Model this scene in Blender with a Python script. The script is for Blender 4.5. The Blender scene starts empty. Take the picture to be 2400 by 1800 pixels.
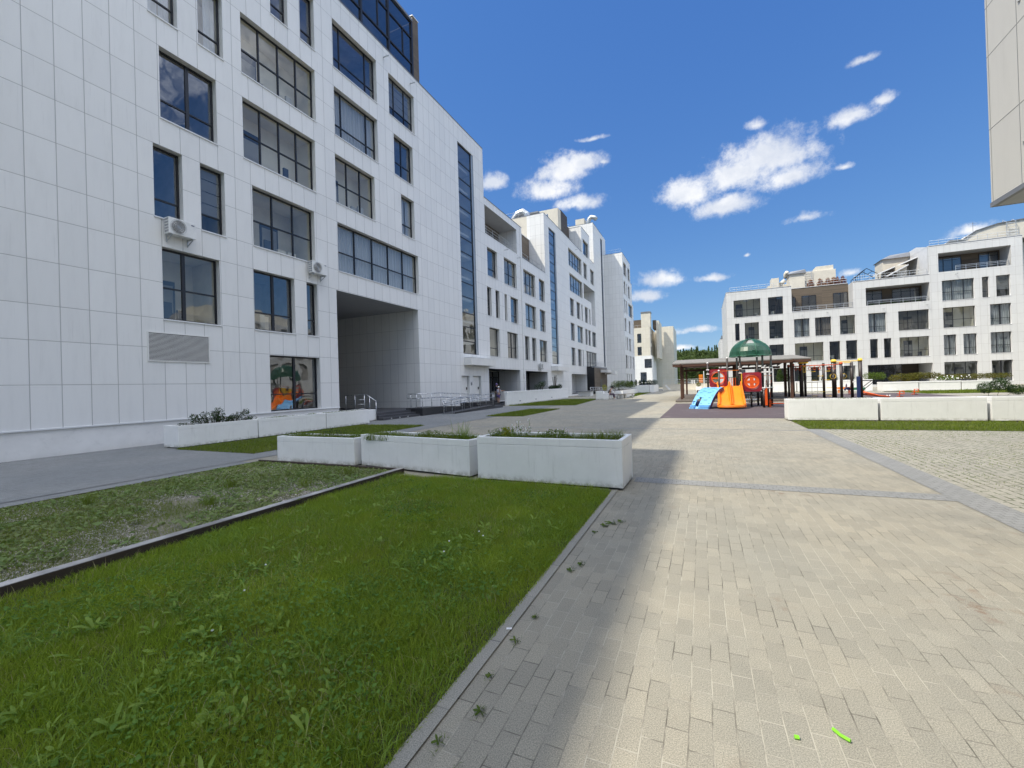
# Courtyard of white panel-clad apartment buildings with a playground, summer noon.
import bpy, bmesh, math, random
import numpy as np
from mathutils import Vector, Matrix
random.seed(7); RNG = np.random.default_rng(11)
SC = bpy.context.scene
COL = SC.collection
R = math.radians

# ------------------------------------------------------------------ mesh helpers
class MB:
    """collects polygons and links them as ONE mesh object"""
    def __init__(s): s.v = []; s.f = []; s.m = []
    def add(s, verts, faces, mi=0):
        o = len(s.v); s.v += [tuple(p) for p in verts]
        for f in faces: s.f.append(tuple(i + o for i in f)); s.m.append(mi)
    def quad(s, a, b, c, d, mi=0): s.add([a, b, c, d], [(0, 1, 2, 3)], mi)
    def box(s, x0, x1, y0, y1, z0, z1, mi=0):
        if x0 > x1: x0, x1 = x1, x0
        if y0 > y1: y0, y1 = y1, y0
        if z0 > z1: z0, z1 = z1, z0
        s.add([(x0,y0,z0),(x1,y0,z0),(x1,y1,z0),(x0,y1,z0),(x0,y0,z1),(x1,y0,z1),(x1,y1,z1),(x0,y1,z1)],
              [(0,3,2,1),(4,5,6,7),(0,1,5,4),(1,2,6,5),(2,3,7,6),(3,0,4,7)], mi)
    def obox(s, M, sx, sy, sz, mi=0):
        vs = []
        for z in (-.5, .5):
            for x, y in ((-.5,-.5),(.5,-.5),(.5,.5),(-.5,.5)): vs.append(tuple(M @ Vector((x*sx, y*sy, z*sz))))
        s.add(vs, [(0,3,2,1),(4,5,6,7),(0,1,5,4),(1,2,6,5),(2,3,7,6),(3,0,4,7)], mi)
    def bar(s, p, q, w, h, mi=0):
        """rectangular bar from p to q, w sideways and h upwards"""
        p, q = Vector(p), Vector(q); d = (q - p); L = d.length; d.normalize()
        up = Vector((0,0,1)) if abs(d.z) < .95 else Vector((1,0,0))
        r = d.cross(up).normalized(); u = r.cross(d)
        vs = []
        for e in (p, q):
            for a, b in ((-1,-1),(1,-1),(1,1),(-1,1)): vs.append(tuple(e + r*(a*w/2) + u*(b*h/2)))
        s.add(vs, [(0,1,2,3),(7,6,5,4),(0,4,5,1),(1,5,6,2),(2,6,7,3),(3,7,4,0)], mi)
    def tube(s, pts, r, n=8, mi=0, closed=False):
        pts = [Vector(p) for p in pts]; k = len(pts)
        rs = r if isinstance(r, (list, tuple)) else [r]*k
        o = len(s.v); pr = None
        for i, p in enumerate(pts):
            if closed: d = pts[(i+1) % k] - pts[i-1]
            else: d = pts[min(i+1, k-1)] - pts[max(i-1, 0)]
            d.normalize()
            if pr is None:
                a = Vector((0,0,1)) if abs(d.z) < .9 else Vector((1,0,0)); pr = d.cross(a).normalized()
            else: pr = (pr - d*pr.dot(d)).normalized()
            u = d.cross(pr)
            for j in range(n):
                t = 2*math.pi*j/n; s.v.append(tuple(p + (pr*math.cos(t) + u*math.sin(t))*rs[i]))
        m = k if closed else k-1
        for i in range(m):
            for j in range(n):
                a = o+i*n; b = o+((i+1) % k)*n
                s.f.append((a+j, a+(j+1) % n, b+(j+1) % n, b+j)); s.m.append(mi)
        if not closed:
            s.f.append(tuple(o+j for j in reversed(range(n)))); s.m.append(mi)
            s.f.append(tuple(o+(k-1)*n+j for j in range(n))); s.m.append(mi)
    def ball(s, c, rx, ry=None, rz=None, nu=12, nv=7, mi=0):
        ry = rx if ry is None else ry; rz = rx if rz is None else rz
        o = len(s.v); cx, cy, cz = c
        for i in range(1, nv):
            ph = math.pi*i/nv
            for j in range(nu):
                t = 2*math.pi*j/nu
                s.v.append((cx+rx*math.sin(ph)*math.cos(t), cy+ry*math.sin(ph)*math.sin(t), cz+rz*math.cos(ph)))
        a = len(s.v); s.v += [(cx,cy,cz+rz),(cx,cy,cz-rz)]
        for i in range(nv-2):
            for j in range(nu):
                s.f.append((o+i*nu+j, o+(i+1)*nu+j, o+(i+1)*nu+(j+1) % nu, o+i*nu+(j+1) % nu)); s.m.append(mi)
        for j in range(nu):
            s.f.append((a, o+j, o+(j+1) % nu)); s.m.append(mi)
            q = o+(nv-2)*nu; s.f.append((a+1, q+(j+1) % nu, q+j)); s.m.append(mi)
    def prism(s, poly, z0, z1, mi=0):
        n = len(poly)
        s.add([(x,y,z0) for x,y in poly] + [(x,y,z1) for x,y in poly],
              [tuple(reversed(range(n))), tuple(range(n, 2*n))] + [(i, (i+1) % n, n+(i+1) % n, n+i) for i in range(n)], mi)
    def build(s, name, mats, parent=None, smooth=False, bevel=0, seg=2, loc=None):
        me = bpy.data.meshes.new(name); me.from_pydata(s.v, [], s.f)
        for m in (mats if isinstance(mats, (list, tuple)) else [mats]): me.materials.append(m)
        me.polygons.foreach_set('material_index', s.m)
        if smooth: me.polygons.foreach_set('use_smooth', [True]*len(s.f))
        boxuv(me); me.update()
        o = bpy.data.objects.new(name, me); COL.objects.link(o)
        if parent is not None: o.parent = parent
        if loc is not None: o.location = loc
        if bevel:
            b = o.modifiers.new('bevel', 'BEVEL'); b.width = bevel; b.segments = seg; b.limit_method = 'ANGLE'; b.angle_limit = R(40)
        return o

def boxuv(me):
    """UV in metres: (along the wall, height) on walls, (x, y) on floors"""
    uv = me.uv_layers.new(name='UVMap')
    n = len(me.loops); out = np.zeros(n*2, np.float32)
    co = np.zeros(len(me.vertices)*3, np.float32); me.vertices.foreach_get('co', co); co = co.reshape(-1, 3)
    vi = np.zeros(n, np.int32); me.loops.foreach_get('vertex_index', vi)
    ls = np.zeros(len(me.polygons), np.int32); me.polygons.foreach_get('loop_start', ls)
    lt = np.zeros(len(me.polygons), np.int32); me.polygons.foreach_get('loop_total', lt)
    nn = np.zeros(len(me.polygons)*3, np.float32); me.polygons.foreach_get('normal', nn); nn = np.abs(nn.reshape(-1, 3))
    ax = np.repeat(np.argmax(nn, 1), lt); P = co[vi]
    out = out.reshape(-1, 2)
    m = ax == 0; out[m] = P[m][:, [1, 2]]
    m = ax == 1; out[m] = P[m][:, [0, 2]]
    m = ax == 2; out[m] = P[m][:, [0, 1]]
    uv.data.foreach_set('uv', out.ravel())

def npmesh(name, V, F, mats, parent=None, uv=None, mi=None, smooth=False):
    """V (n,3), F (m,k) with equal-sized polygons; uv per vertex (n,2)"""
    me = bpy.data.meshes.new(name); V = np.asarray(V, np.float32); F = np.asarray(F, np.int32)
    m, k = F.shape
    me.vertices.add(len(V)); me.vertices.foreach_set('co', V.ravel())
    me.loops.add(m*k); me.loops.foreach_set('vertex_index', F.ravel())
    me.polygons.add(m); me.polygons.foreach_set('loop_start', np.arange(0, m*k, k, dtype=np.int32))
    for q in (mats if isinstance(mats, (list, tuple)) else [mats]): me.materials.append(q)
    if mi is not None: me.polygons.foreach_set('material_index', np.asarray(mi, np.int32))
    if smooth: me.polygons.foreach_set('use_smooth', np.ones(m, bool))
    me.update(calc_edges=True)
    if uv is not None:
        l = me.uv_layers.new(name='UVMap'); l.data.foreach_set('uv', np.asarray(uv, np.float32)[F.ravel()].ravel())
    o = bpy.data.objects.new(name, me); COL.objects.link(o)
    if parent is not None: o.parent = parent
    return o

def tag(o, label, cat, group=None):
    o['label'] = label; o['category'] = cat
    if group: o['group'] = group
    return o
def thing(name, label, cat, loc=(0,0,0), rz=0, group=None):
    o = bpy.data.objects.new(name, None); COL.objects.link(o); o.empty_display_size = .3
    o.location = loc; o.rotation_euler = (0, 0, rz)
    return tag(o, label, cat, group)
def struct(o, kind='structure'): o['kind'] = kind; return o
def copy_thing(root, loc, label, rz=None, group=None):
    r = root.copy(); COL.objects.link(r); r.location = loc; r['label'] = label
    if rz is not None: r.rotation_euler = (0, 0, rz)
    if group: r['group'] = group
    for ch in list(root.children):
        c = ch.copy(); COL.objects.link(c); c.parent = r
        for g in list(ch.children):
            d = g.copy(); COL.objects.link(d); d.parent = c
    return r

# ------------------------------------------------------------------ material helpers
class NT:
    def __init__(s, name):
        s.mat = bpy.data.materials.new(name); s.mat.use_nodes = True
        s.t = s.mat.node_tree; s.n = s.t.nodes; s.l = s.t.links; s.n.clear()
        s.out = s.n.new('ShaderNodeOutputMaterial')
    def node(s, typ, **kw):
        nd = s.n.new(typ)
        for k, v in kw.items():
            if k.startswith('i_'):
                key = k[2:]; key = int(key) if key.isdigit() else key.replace('_', ' ')
                s.set(nd.inputs[key], v)
            else: setattr(nd, k, v)
        return nd
    def set(s, sock, v):
        if hasattr(v, 'is_output') or isinstance(v, bpy.types.NodeSocket): s.l.new(v, sock)
        elif isinstance(v, (tuple, list)) and len(v) == 3 and sock.type == 'RGBA': sock.default_value = (*v, 1)
        else: sock.default_value = v
    def math(s, op, a, b=None, c=None, clamp=False):
        nd = s.n.new('ShaderNodeMath'); nd.operation = op; nd.use_clamp = clamp; s.set(nd.inputs[0], a)
        if b is not None: s.set(nd.inputs[1], b)
        if c is not None: s.set(nd.inputs[2], c)
        return nd.outputs[0]
    def mix(s, f, a, b, mode='MIX'):
        nd = s.n.new('ShaderNodeMix'); nd.data_type = 'RGBA'; nd.blend_type = mode
        s.set(nd.inputs[0], f); s.set(nd.inputs[6], a); s.set(nd.inputs[7], b); return nd.outputs[2]
    def noise(s, vec, scale, detail=3, rough=.55, out=0, dist=0):
        nd = s.node('ShaderNodeTexNoise'); s.l.new(vec, nd.inputs['Vector'])
        nd.inputs['Scale'].default_value = scale; nd.inputs['Detail'].default_value = detail
        nd.inputs['Roughness'].default_value = rough; nd.inputs['Distortion'].default_value = dist
        return nd.outputs[out]
    def ramp(s, f, lo, hi, smooth=True):
        nd = s.node('ShaderNodeMapRange'); nd.interpolation_type = 'SMOOTHSTEP' if smooth else 'LINEAR'
        s.set(nd.inputs[0], f); s.set(nd.inputs[1], lo); s.set(nd.inputs[2], hi); return nd.outputs[0]
    def pos(s): return s.node('ShaderNodeNewGeometry').outputs['Position']
    def obj(s): return s.node('ShaderNodeTexCoord').outputs['Object']
    def uv(s): return s.node('ShaderNodeTexCoord').outputs['UV']
    def sep(s, v):
        nd = s.node('ShaderNodeSeparateXYZ'); s.l.new(v, nd.inputs[0]); return nd.outputs
    def comb(s, x, y, z=0):
        nd = s.node('ShaderNodeCombineXYZ'); s.set(nd.inputs[0], x); s.set(nd.inputs[1], y); s.set(nd.inputs[2], z); return nd.outputs[0]
    def white(s, v):
        nd = s.node('ShaderNodeTexWhiteNoise'); nd.noise_dimensions = '3D'; s.l.new(v, nd.inputs['Vector']); return nd.outputs[0]
    def bump(s, h, strength=.3, dist=.01):
        nd = s.node('ShaderNodeBump'); nd.inputs['Strength'].default_value = strength; nd.inputs['Distance'].default_value = dist
        s.l.new(h, nd.inputs['Height']); return nd.outputs[0]
    def bsdf(s, col, rough=.6, normal=None, metal=0, spec=.5, **kw):
        b = s.node('ShaderNodeBsdfPrincipled'); s.set(b.inputs['Base Color'], col); s.set(b.inputs['Roughness'], rough)
        s.set(b.inputs['Metallic'], metal); s.set(b.inputs['Specular IOR Level'], spec)
        if normal is not None: s.l.new(normal, b.inputs['Normal'])
        for k, v in kw.items(): s.set(b.inputs[k.replace('_', ' ')], v)
        return b.outputs[0]
    def done(s, sh): s.l.new(sh, s.out.inputs[0]); return s.mat

def paint(name, col, rough=.5, var=.08, scale=3, metal=0, spec=.5, bump=0, bscale=80, dirt=0):
    """painted or plastic surface with slight mottling, optional grime"""
    t = NT(name); p = t.obj()
    n = t.noise(p, scale, 4, .6)
    c = t.mix(t.ramp(n, .3, .75), tuple(x*(1-var) for x in col), tuple(min(1, x*(1+var)) for x in col))
    if dirt:
        d = t.ramp(t.noise(p, scale*2.3, 6, .7), .52, .75)
        c = t.mix(t.math('MULTIPLY', d, dirt), c, tuple(x*.55 for x in col))
    r = t.math('ADD', rough-.06, t.math('MULTIPLY', n, .12))
    nm = t.bump(t.noise(p, bscale, 3), bump, .004) if bump else None
    return t.done(t.bsdf(c, r, nm, metal, spec))
# ------------------------------------------------------------------ materials
def panel_mat(name, col, col2, z0, pitch, u0, pw, joint=(.40,.40,.395), jw=.010):
    """large facade panels: per storey one spandrel row and two window rows"""
    t = NT(name); u, v, _ = t.sep(t.uv())
    k = t.math('DIVIDE', t.math('SUBTRACT', v, z0), pitch)
    fl = t.math('FLOOR', k); ph = t.math('MULTIPLY', t.math('SUBTRACT', k, fl), pitch)
    r1 = t.math('GREATER_THAN', ph, 1.2375); r2 = t.math('GREATER_THAN', ph, 2.475)
    row = t.math('ADD', t.math('MULTIPLY', fl, 3), t.math('ADD', r1, r2))
    d = t.math('MINIMUM', t.math('ABSOLUTE', t.math('SUBTRACT', ph, 1.2375)), t.math('ABSOLUTE', t.math('SUBTRACT', ph, 2.475)))
    d = t.math('MINIMUM', d, t.math('MINIMUM', ph, t.math('SUBTRACT', pitch, ph)))
    kk = t.math('DIVIDE', t.math('SUBTRACT', u, u0), pw); cf = t.math('FLOOR', kk)
    pu = t.math('MULTIPLY', t.math('SUBTRACT', kk, cf), pw)
    du = t.math('MINIMUM', pu, t.math('SUBTRACT', pw, pu))
    dd = t.math('MINIMUM', d, du)
    jm = t.math('SUBTRACT', 1, t.ramp(dd, jw*.35, jw*1.2))
    w = t.white(t.comb(cf, row, 0))
    c = t.mix(w, col, col2)
    st = t.noise(t.comb(t.math('MULTIPLY', u, 2.2), t.math('MULTIPLY', v, .35)), 1.6, 5, .65)
    c = t.mix(t.math('MULTIPLY', t.ramp(st, .42, .8), .16), c, tuple(x*.62 for x in col))
    # rain streaks hanging under the spandrel joints, different in every panel column
    sk = t.noise(t.comb(t.math('MULTIPLY', u, 6.5), t.math('ADD', t.math('MULTIPLY', v, .22), t.math('MULTIPLY', row, 3.7))), 2.4, 4, .7)
    c = t.mix(t.math('MULTIPLY', t.math('MULTIPLY', t.ramp(sk, .56, .78), t.ramp(ph, 0, 2.4)), .30), c, tuple(x*.55 for x in col))
    pt = t.noise(t.comb(t.math('MULTIPLY', u, .12), t.math('MULTIPLY', v, .12)), 1.0, 3)
    c = t.mix(t.math('MULTIPLY', pt, .16), c, tuple(x*.86 for x in col))
    fine = t.noise(t.comb(u, v), 60, 2, .5)
    c = t.mix(.06, c, fine, 'OVERLAY')
    c = t.mix(jm, c, joint)
    nm = t.bump(t.math('SUBTRACT', 1, jm), .55, .012)
    return t.done(t.bsdf(c, t.math('ADD', .42, t.math('MULTIPLY', w, .1)), nm, 0, .4))

M = {}
M['panel'] = panel_mat('white_facade_panels', (.755,.755,.74), (.80,.80,.785), .78, 3.47, 5.34+.05, .647)
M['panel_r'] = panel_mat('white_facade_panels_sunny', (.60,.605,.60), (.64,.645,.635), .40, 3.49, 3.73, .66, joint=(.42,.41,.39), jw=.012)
M['panel_c'] = panel_mat('cream_facade_panels', (.64,.60,.51), (.69,.65,.56), .3, 3.47, .2, .66, joint=(.45,.38,.27))
M['panel_w'] = panel_mat('white_lower_panels', (.74,.75,.76), (.78,.79,.79), .3, 3.47, .2, 1.3, joint=(.5,.5,.5))
M['panel_b'] = panel_mat('pale_grey_block_panels', (.56,.55,.52), (.59,.58,.55), 4.48, 3.3, 10.03-.72*30, .72, joint=(.24,.24,.23), jw=.010)
M['plinth'] = paint('painted_plinth', (.77,.76,.74), .6, .05, 1.5, dirt=.25, bump=.1)
M['reveal'] = paint('white_metal_reveal', (.74,.735,.71), .4, .04, 2)
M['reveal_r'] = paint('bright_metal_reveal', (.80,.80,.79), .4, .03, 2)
M['cream'] = paint('cream_render', (.64,.60,.51), .8, .06, 1.2, dirt=.2, bump=.15)
M['cap'] = paint('grey_metal_coping', (.22,.23,.25), .45, .1, 2, metal=.3)
M['capw'] = paint('white_metal_coping', (.72,.73,.74), .4, .05, 2)
M['roof'] = paint('flat_roof_membrane', (.16,.16,.17), .9, .2, .5)
M['frame'] = paint('anthracite_window_frame', (.012,.014,.02), .38, .1, 5)
M['dark'] = paint('near_black_metal', (.012,.012,.014), .4, .15, 5)
M['steel'] = paint('brushed_steel', (.55,.56,.57), .28, .06, 9, metal=.9)
M['alu'] = paint('silver_aluminium', (.42,.46,.50), .4, .05, 3, metal=.5)
M['foil'] = paint('crinkled_foil_duct', (.55,.57,.58), .35, .2, 4, metal=.6, bump=.9, bscale=9)
M['rail'] = paint('galvanised_rail', (.50,.52,.53), .4, .06, 6, metal=.6)
M['soffit'] = paint('grey_soffit_boards', (.40,.41,.42), .6, .05, 2)
M['granite'] = None
def slat_mat(name, col, sp=.16):
    t = NT(name); u, v, _ = t.sep(t.uv())
    k = t.math('DIVIDE', v, sp); fl = t.math('FLOOR', k); f = t.math('SUBTRACT', k, fl)
    j = t.ramp(f, .9, .97); w = t.white(t.comb(fl, t.math('FLOOR', t.math('DIVIDE', u, 2.7)), 1))
    g = t.noise(t.comb(t.math('MULTIPLY', u, 1.3), t.math('MULTIPLY', v, 14)), 3, 5, .65)
    c = t.mix(w, tuple(x*.8 for x in col), tuple(x*1.2 for x in col)); c = t.mix(t.math('MULTIPLY', g, .4), c, tuple(x*.5 for x in col))
    c = t.mix(j, c, tuple(x*.2 for x in col))
    return t.done(t.bsdf(c, .65, t.bump(t.math('SUBTRACT', 1, j), .5, .01)))
M['slat'] = slat_mat('brown_slat_cladding', (.135,.105,.075))
M['slat_d'] = slat_mat('dark_slat_cladding', (.07,.055,.045))
M['awning'] = slat_mat('grey_brown_awning', (.20,.165,.135), .3)
def granite_mat(name, a, b, sc=220, rough=.45):
    t = NT(name); p = t.pos()
    n = t.noise(p, sc, 2, .6); m = t.noise(p, 1.5, 4)
    c = t.mix(t.ramp(n, .35, .65), a, b); c = t.mix(t.math('MULTIPLY', t.ramp(m, .4, .7), .35), c, tuple(x*.6 for x in a))
    return t.done(t.bsdf(c, rough, t.bump(n, .2, .003)))
M['granite'] = granite_mat('black_granite', (.014,.015,.017), (.05,.05,.055))
M['granite_step'] = granite_mat('dark_granite_steps', (.035,.037,.042), (.09,.09,.10), rough=.6)

def glass_mat(name, tint=(.86,.89,.89), refl=.03, wav=.35):
    t = NT(name); p = t.obj()
    nm = t.bump(t.noise(p, .55, 2, .5), wav, .05)
    fr = t.node('ShaderNodeLayerWeight'); fr.inputs['Blend'].default_value = .5; t.l.new(nm, fr.inputs['Normal'])
    f5 = t.math('ADD', .06, t.math('MULTIPLY', t.math('POWER', fr.outputs['Facing'], 4.2), .94))
    tr = t.node('ShaderNodeBsdfTransparent'); t.set(tr.inputs[0], tint)
    gl = t.node('ShaderNodeBsdfGlossy'); gl.inputs['Roughness'].default_value = .012; t.l.new(nm, gl.inputs['Normal']); t.set(gl.inputs[0], (.92,.95,1))
    mx = t.node('ShaderNodeMixShader'); t.set(mx.inputs[0], t.math('ADD', refl, t.math('MULTIPLY', f5, 1.3), clamp=True))
    t.l.new(tr.outputs[0], mx.inputs[1]); t.l.new(gl.outputs[0], mx.inputs[2])
    return t.done(mx.outputs[0])
M['glass'] = glass_mat('window_glass')
M['glass_s'] = glass_mat('reflective_window_glass', (.74,.77,.78), .10, .4)
M['glass_d'] = glass_mat('stairwell_glass', (.66,.70,.72), .10)
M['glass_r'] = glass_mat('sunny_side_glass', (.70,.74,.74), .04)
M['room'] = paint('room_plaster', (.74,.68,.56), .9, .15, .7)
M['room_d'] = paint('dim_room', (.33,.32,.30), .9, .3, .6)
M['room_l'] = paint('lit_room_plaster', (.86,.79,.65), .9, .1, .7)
M['furn'] = paint('dark_furniture', (.045,.055,.075), .6, .3, 1)
M['furn2'] = paint('pale_furniture', (.55,.53,.48), .6, .2, 1)
def cloth(name, col, tr=.35):
    t = NT(name); u, v, _ = t.sep(t.uv())
    n = t.noise(t.comb(t.math('MULTIPLY', u, 9), t.math('MULTIPLY', v, .4)), 1.5, 3)
    c = t.mix(n, tuple(x*.7 for x in col), col)
    a = t.bsdf(c, .9); b = t.node('ShaderNodeBsdfTranslucent'); t.set(b.inputs[0], c)
    mx = t.node('ShaderNodeMixShader'); mx.inputs[0].default_value = tr; t.l.new(a, mx.inputs[1]); t.l.new(b.outputs[0], mx.inputs[2])
    return t.done(mx.outputs[0])
M['curtain'] = cloth('pale_curtain', (.82,.84,.88))
M['curtain_b'] = cloth('beige_curtain', (.50,.43,.38))
M['blind'] = paint('grey_blind', (.17,.17,.17), .7, .06, 3)
M['planter'] = None
def planter_mat():
    t = NT('white_painted_concrete'); p = t.pos()
    n = t.noise(p, 3, 5, .65); m = t.noise(p, 26, 4, .7)
    c = t.mix(t.ramp(n, .35, .7), (.80,.80,.785), (.84,.84,.825))
    spot = t.ramp(m, .66, .76)
    c = t.mix(t.math('MULTIPLY', spot, .25), c, (.42,.43,.42))
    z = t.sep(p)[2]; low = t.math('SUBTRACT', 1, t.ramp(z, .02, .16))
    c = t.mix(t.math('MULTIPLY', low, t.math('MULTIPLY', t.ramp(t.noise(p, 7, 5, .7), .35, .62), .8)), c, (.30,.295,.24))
    rs = t.noise(t.comb(t.math('MULTIPLY', t.math('ADD', t.sep(p)[0], t.sep(p)[1]), 9), t.math('MULTIPLY', z, .8)), 1.6, 4, .7)
    c = t.mix(t.math('MULTIPLY', t.ramp(rs, .54, .76), .30), c, (.45,.45,.42))
    return t.done(t.bsdf(c, .62, t.bump(t.noise(p, 90, 3), .12, .004), 0, .3))
M['planter'] = planter_mat()
M['soil'] = paint('planter_soil', (.045,.035,.025), .95, .4, 14, bump=.8, bscale=30)
def leaf_mat(name, a, b, c3, trans=.35, spec=.25):
    """uv.x is random per leaf, uv.y along the leaf"""
    t = NT(name); u, v, _ = t.sep(t.uv()); p = t.pos()
    n = t.noise(p, 2.2, 3)
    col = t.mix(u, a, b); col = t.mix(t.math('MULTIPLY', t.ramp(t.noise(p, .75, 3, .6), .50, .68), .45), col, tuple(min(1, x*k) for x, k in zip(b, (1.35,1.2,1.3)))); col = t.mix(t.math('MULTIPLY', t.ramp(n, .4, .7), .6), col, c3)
    s = t.bsdf(col, .55, None, 0, spec); tl = t.node('ShaderNodeBsdfTranslucent'); t.set(tl.inputs[0], t.mix(.4, col, t.mix(1, col, (1.5,1.5,.6), 'MULTIPLY')))
    mx = t.node('ShaderNodeMixShader'); mx.inputs[0].default_value = trans; t.l.new(s, mx.inputs[1]); t.l.new(tl.outputs[0], mx.inputs[2])
    return t.done(mx.outputs[0])
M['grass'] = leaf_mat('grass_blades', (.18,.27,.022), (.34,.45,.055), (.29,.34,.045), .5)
M['grass_far'] = leaf_mat('mown_grass', (.11,.17,.018), (.19,.25,.035), (.16,.19,.032), .45)
M['grass_dry'] = leaf_mat('dry_stalks', (.34,.30,.14), (.50,.45,.24), (.38,.35,.17), .3)
M['clover'] = leaf_mat('clover_leaves', (.09,.19,.03), (.16,.29,.05), (.13,.22,.035), .45)
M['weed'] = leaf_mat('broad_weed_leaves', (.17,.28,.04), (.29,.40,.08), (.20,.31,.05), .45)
M['colt'] = leaf_mat('coltsfoot_leaves', (.13,.21,.06), (.25,.32,.12), (.21,.24,.10), .35)
M['shrub'] = leaf_mat('shrub_leaves', (.02,.048,.014), (.05,.09,.028), (.03,.06,.018), .3)
M['shrub_y'] = leaf_mat('olive_shrub_leaves', (.075,.09,.012), (.16,.15,.025), (.10,.085,.02), .35)
M['shrub_m'] = leaf_mat('mid_green_leaves', (.07,.125,.018), (.14,.20,.035), (.10,.145,.028), .4)
M['conifer'] = leaf_mat('conifer_leaves', (.012,.035,.012), (.03,.06,.02), (.02,.04,.012), .2)
M['thuja'] = leaf_mat('thuja_leaves', (.03,.065,.012), (.065,.11,.02), (.04,.07,.015), .25)
M['rust'] = leaf_mat('rusty_dead_leaves', (.16,.055,.02), (.30,.11,.04), (.20,.07,.025), .3)
M['lime'] = leaf_mat('lime_leaves', (.20,.24,.02), (.34,.34,.03), (.25,.27,.03), .4)
M['forest'] = leaf_mat('forest_leaves', (.06,.10,.03), (.14,.19,.06), (.09,.13,.045), .35)
M['stem'] = paint('brown_stems', (.07,.05,.03), .8, .2, 8)
M['petal'] = paint('white_petals', (.85,.85,.83), .6, .03, 9)
M['petal_p'] = paint('pale_pink_petals', (.70,.60,.68), .6, .05, 9)
M['wood'] = slat_mat('dark_stained_timber', (.095,.042,.024), .11)
M['deckwood'] = slat_mat('weathered_deck', (.17,.145,.125), .12)
M['shingle'] = paint('grey_felt_roofing', (.20,.19,.17), .9, .14, 2, bump=.4, bscale=40)
M['post'] = paint('dark_brown_post', (.030,.020,.017), .45, .25, 3)
M['orange'] = paint('orange_plastic', (.85,.23,.012), .32, .05, 2)
M['orange_r'] = paint('deep_orange_plastic', (.72,.10,.012), .35, .06, 2)
M['redp'] = paint('dark_red_plastic', (.30,.018,.028), .4, .1, 2)
M['bluep'] = paint('sky_blue_plastic', (.17,.42,.74), .42, .08, 2.5, bump=.35, bscale=12)
M['blued'] = paint('navy_plastic', (.02,.035,.11), .4, .1, 2)
M['yellow'] = paint('yellow_plastic', (.80,.52,.05), .4, .08, 3)
M['green'] = paint('green_mesh', (.03,.16,.09), .45, .1, 3)
M['whitep'] = paint('white_plastic', (.75,.75,.73), .4, .05, 3)
M['violet'] = paint('violet_plastic', (.16,.07,.22), .4, .1, 3)
def net_mat():
    t = NT('green_dome_mesh'); c = t.mix(t.noise(t.obj(), 3, 3), (.008,.055,.03), (.02,.095,.055))
    b = t.bsdf(c, .35, None, 0, .6); tr = t.node('ShaderNodeBsdfTransparent'); t.set(tr.inputs[0], (.55,.8,.7))
    mx = t.node('ShaderNodeMixShader'); mx.inputs[0].default_value = .72; t.l.new(tr.outputs[0], mx.inputs[1]); t.l.new(b, mx.inputs[2])
    return t.done(mx.outputs[0])
M['net'] = net_mat()
def rubber():
    t = NT('brown_rubber_matting'); p = t.pos()
    n = t.noise(p, 300, 2); m = t.noise(p, .9, 5, .65)
    c = t.mix(n, (.055,.042,.045), (.11,.085,.09)); c = t.mix(t.math('MULTIPLY', t.ramp(m, .56, .74), .5), c, (.19,.165,.16))
    return t.done(t.bsdf(c, .85, t.bump(n, .3, .004)))
M['rubber'] = rubber()

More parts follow.
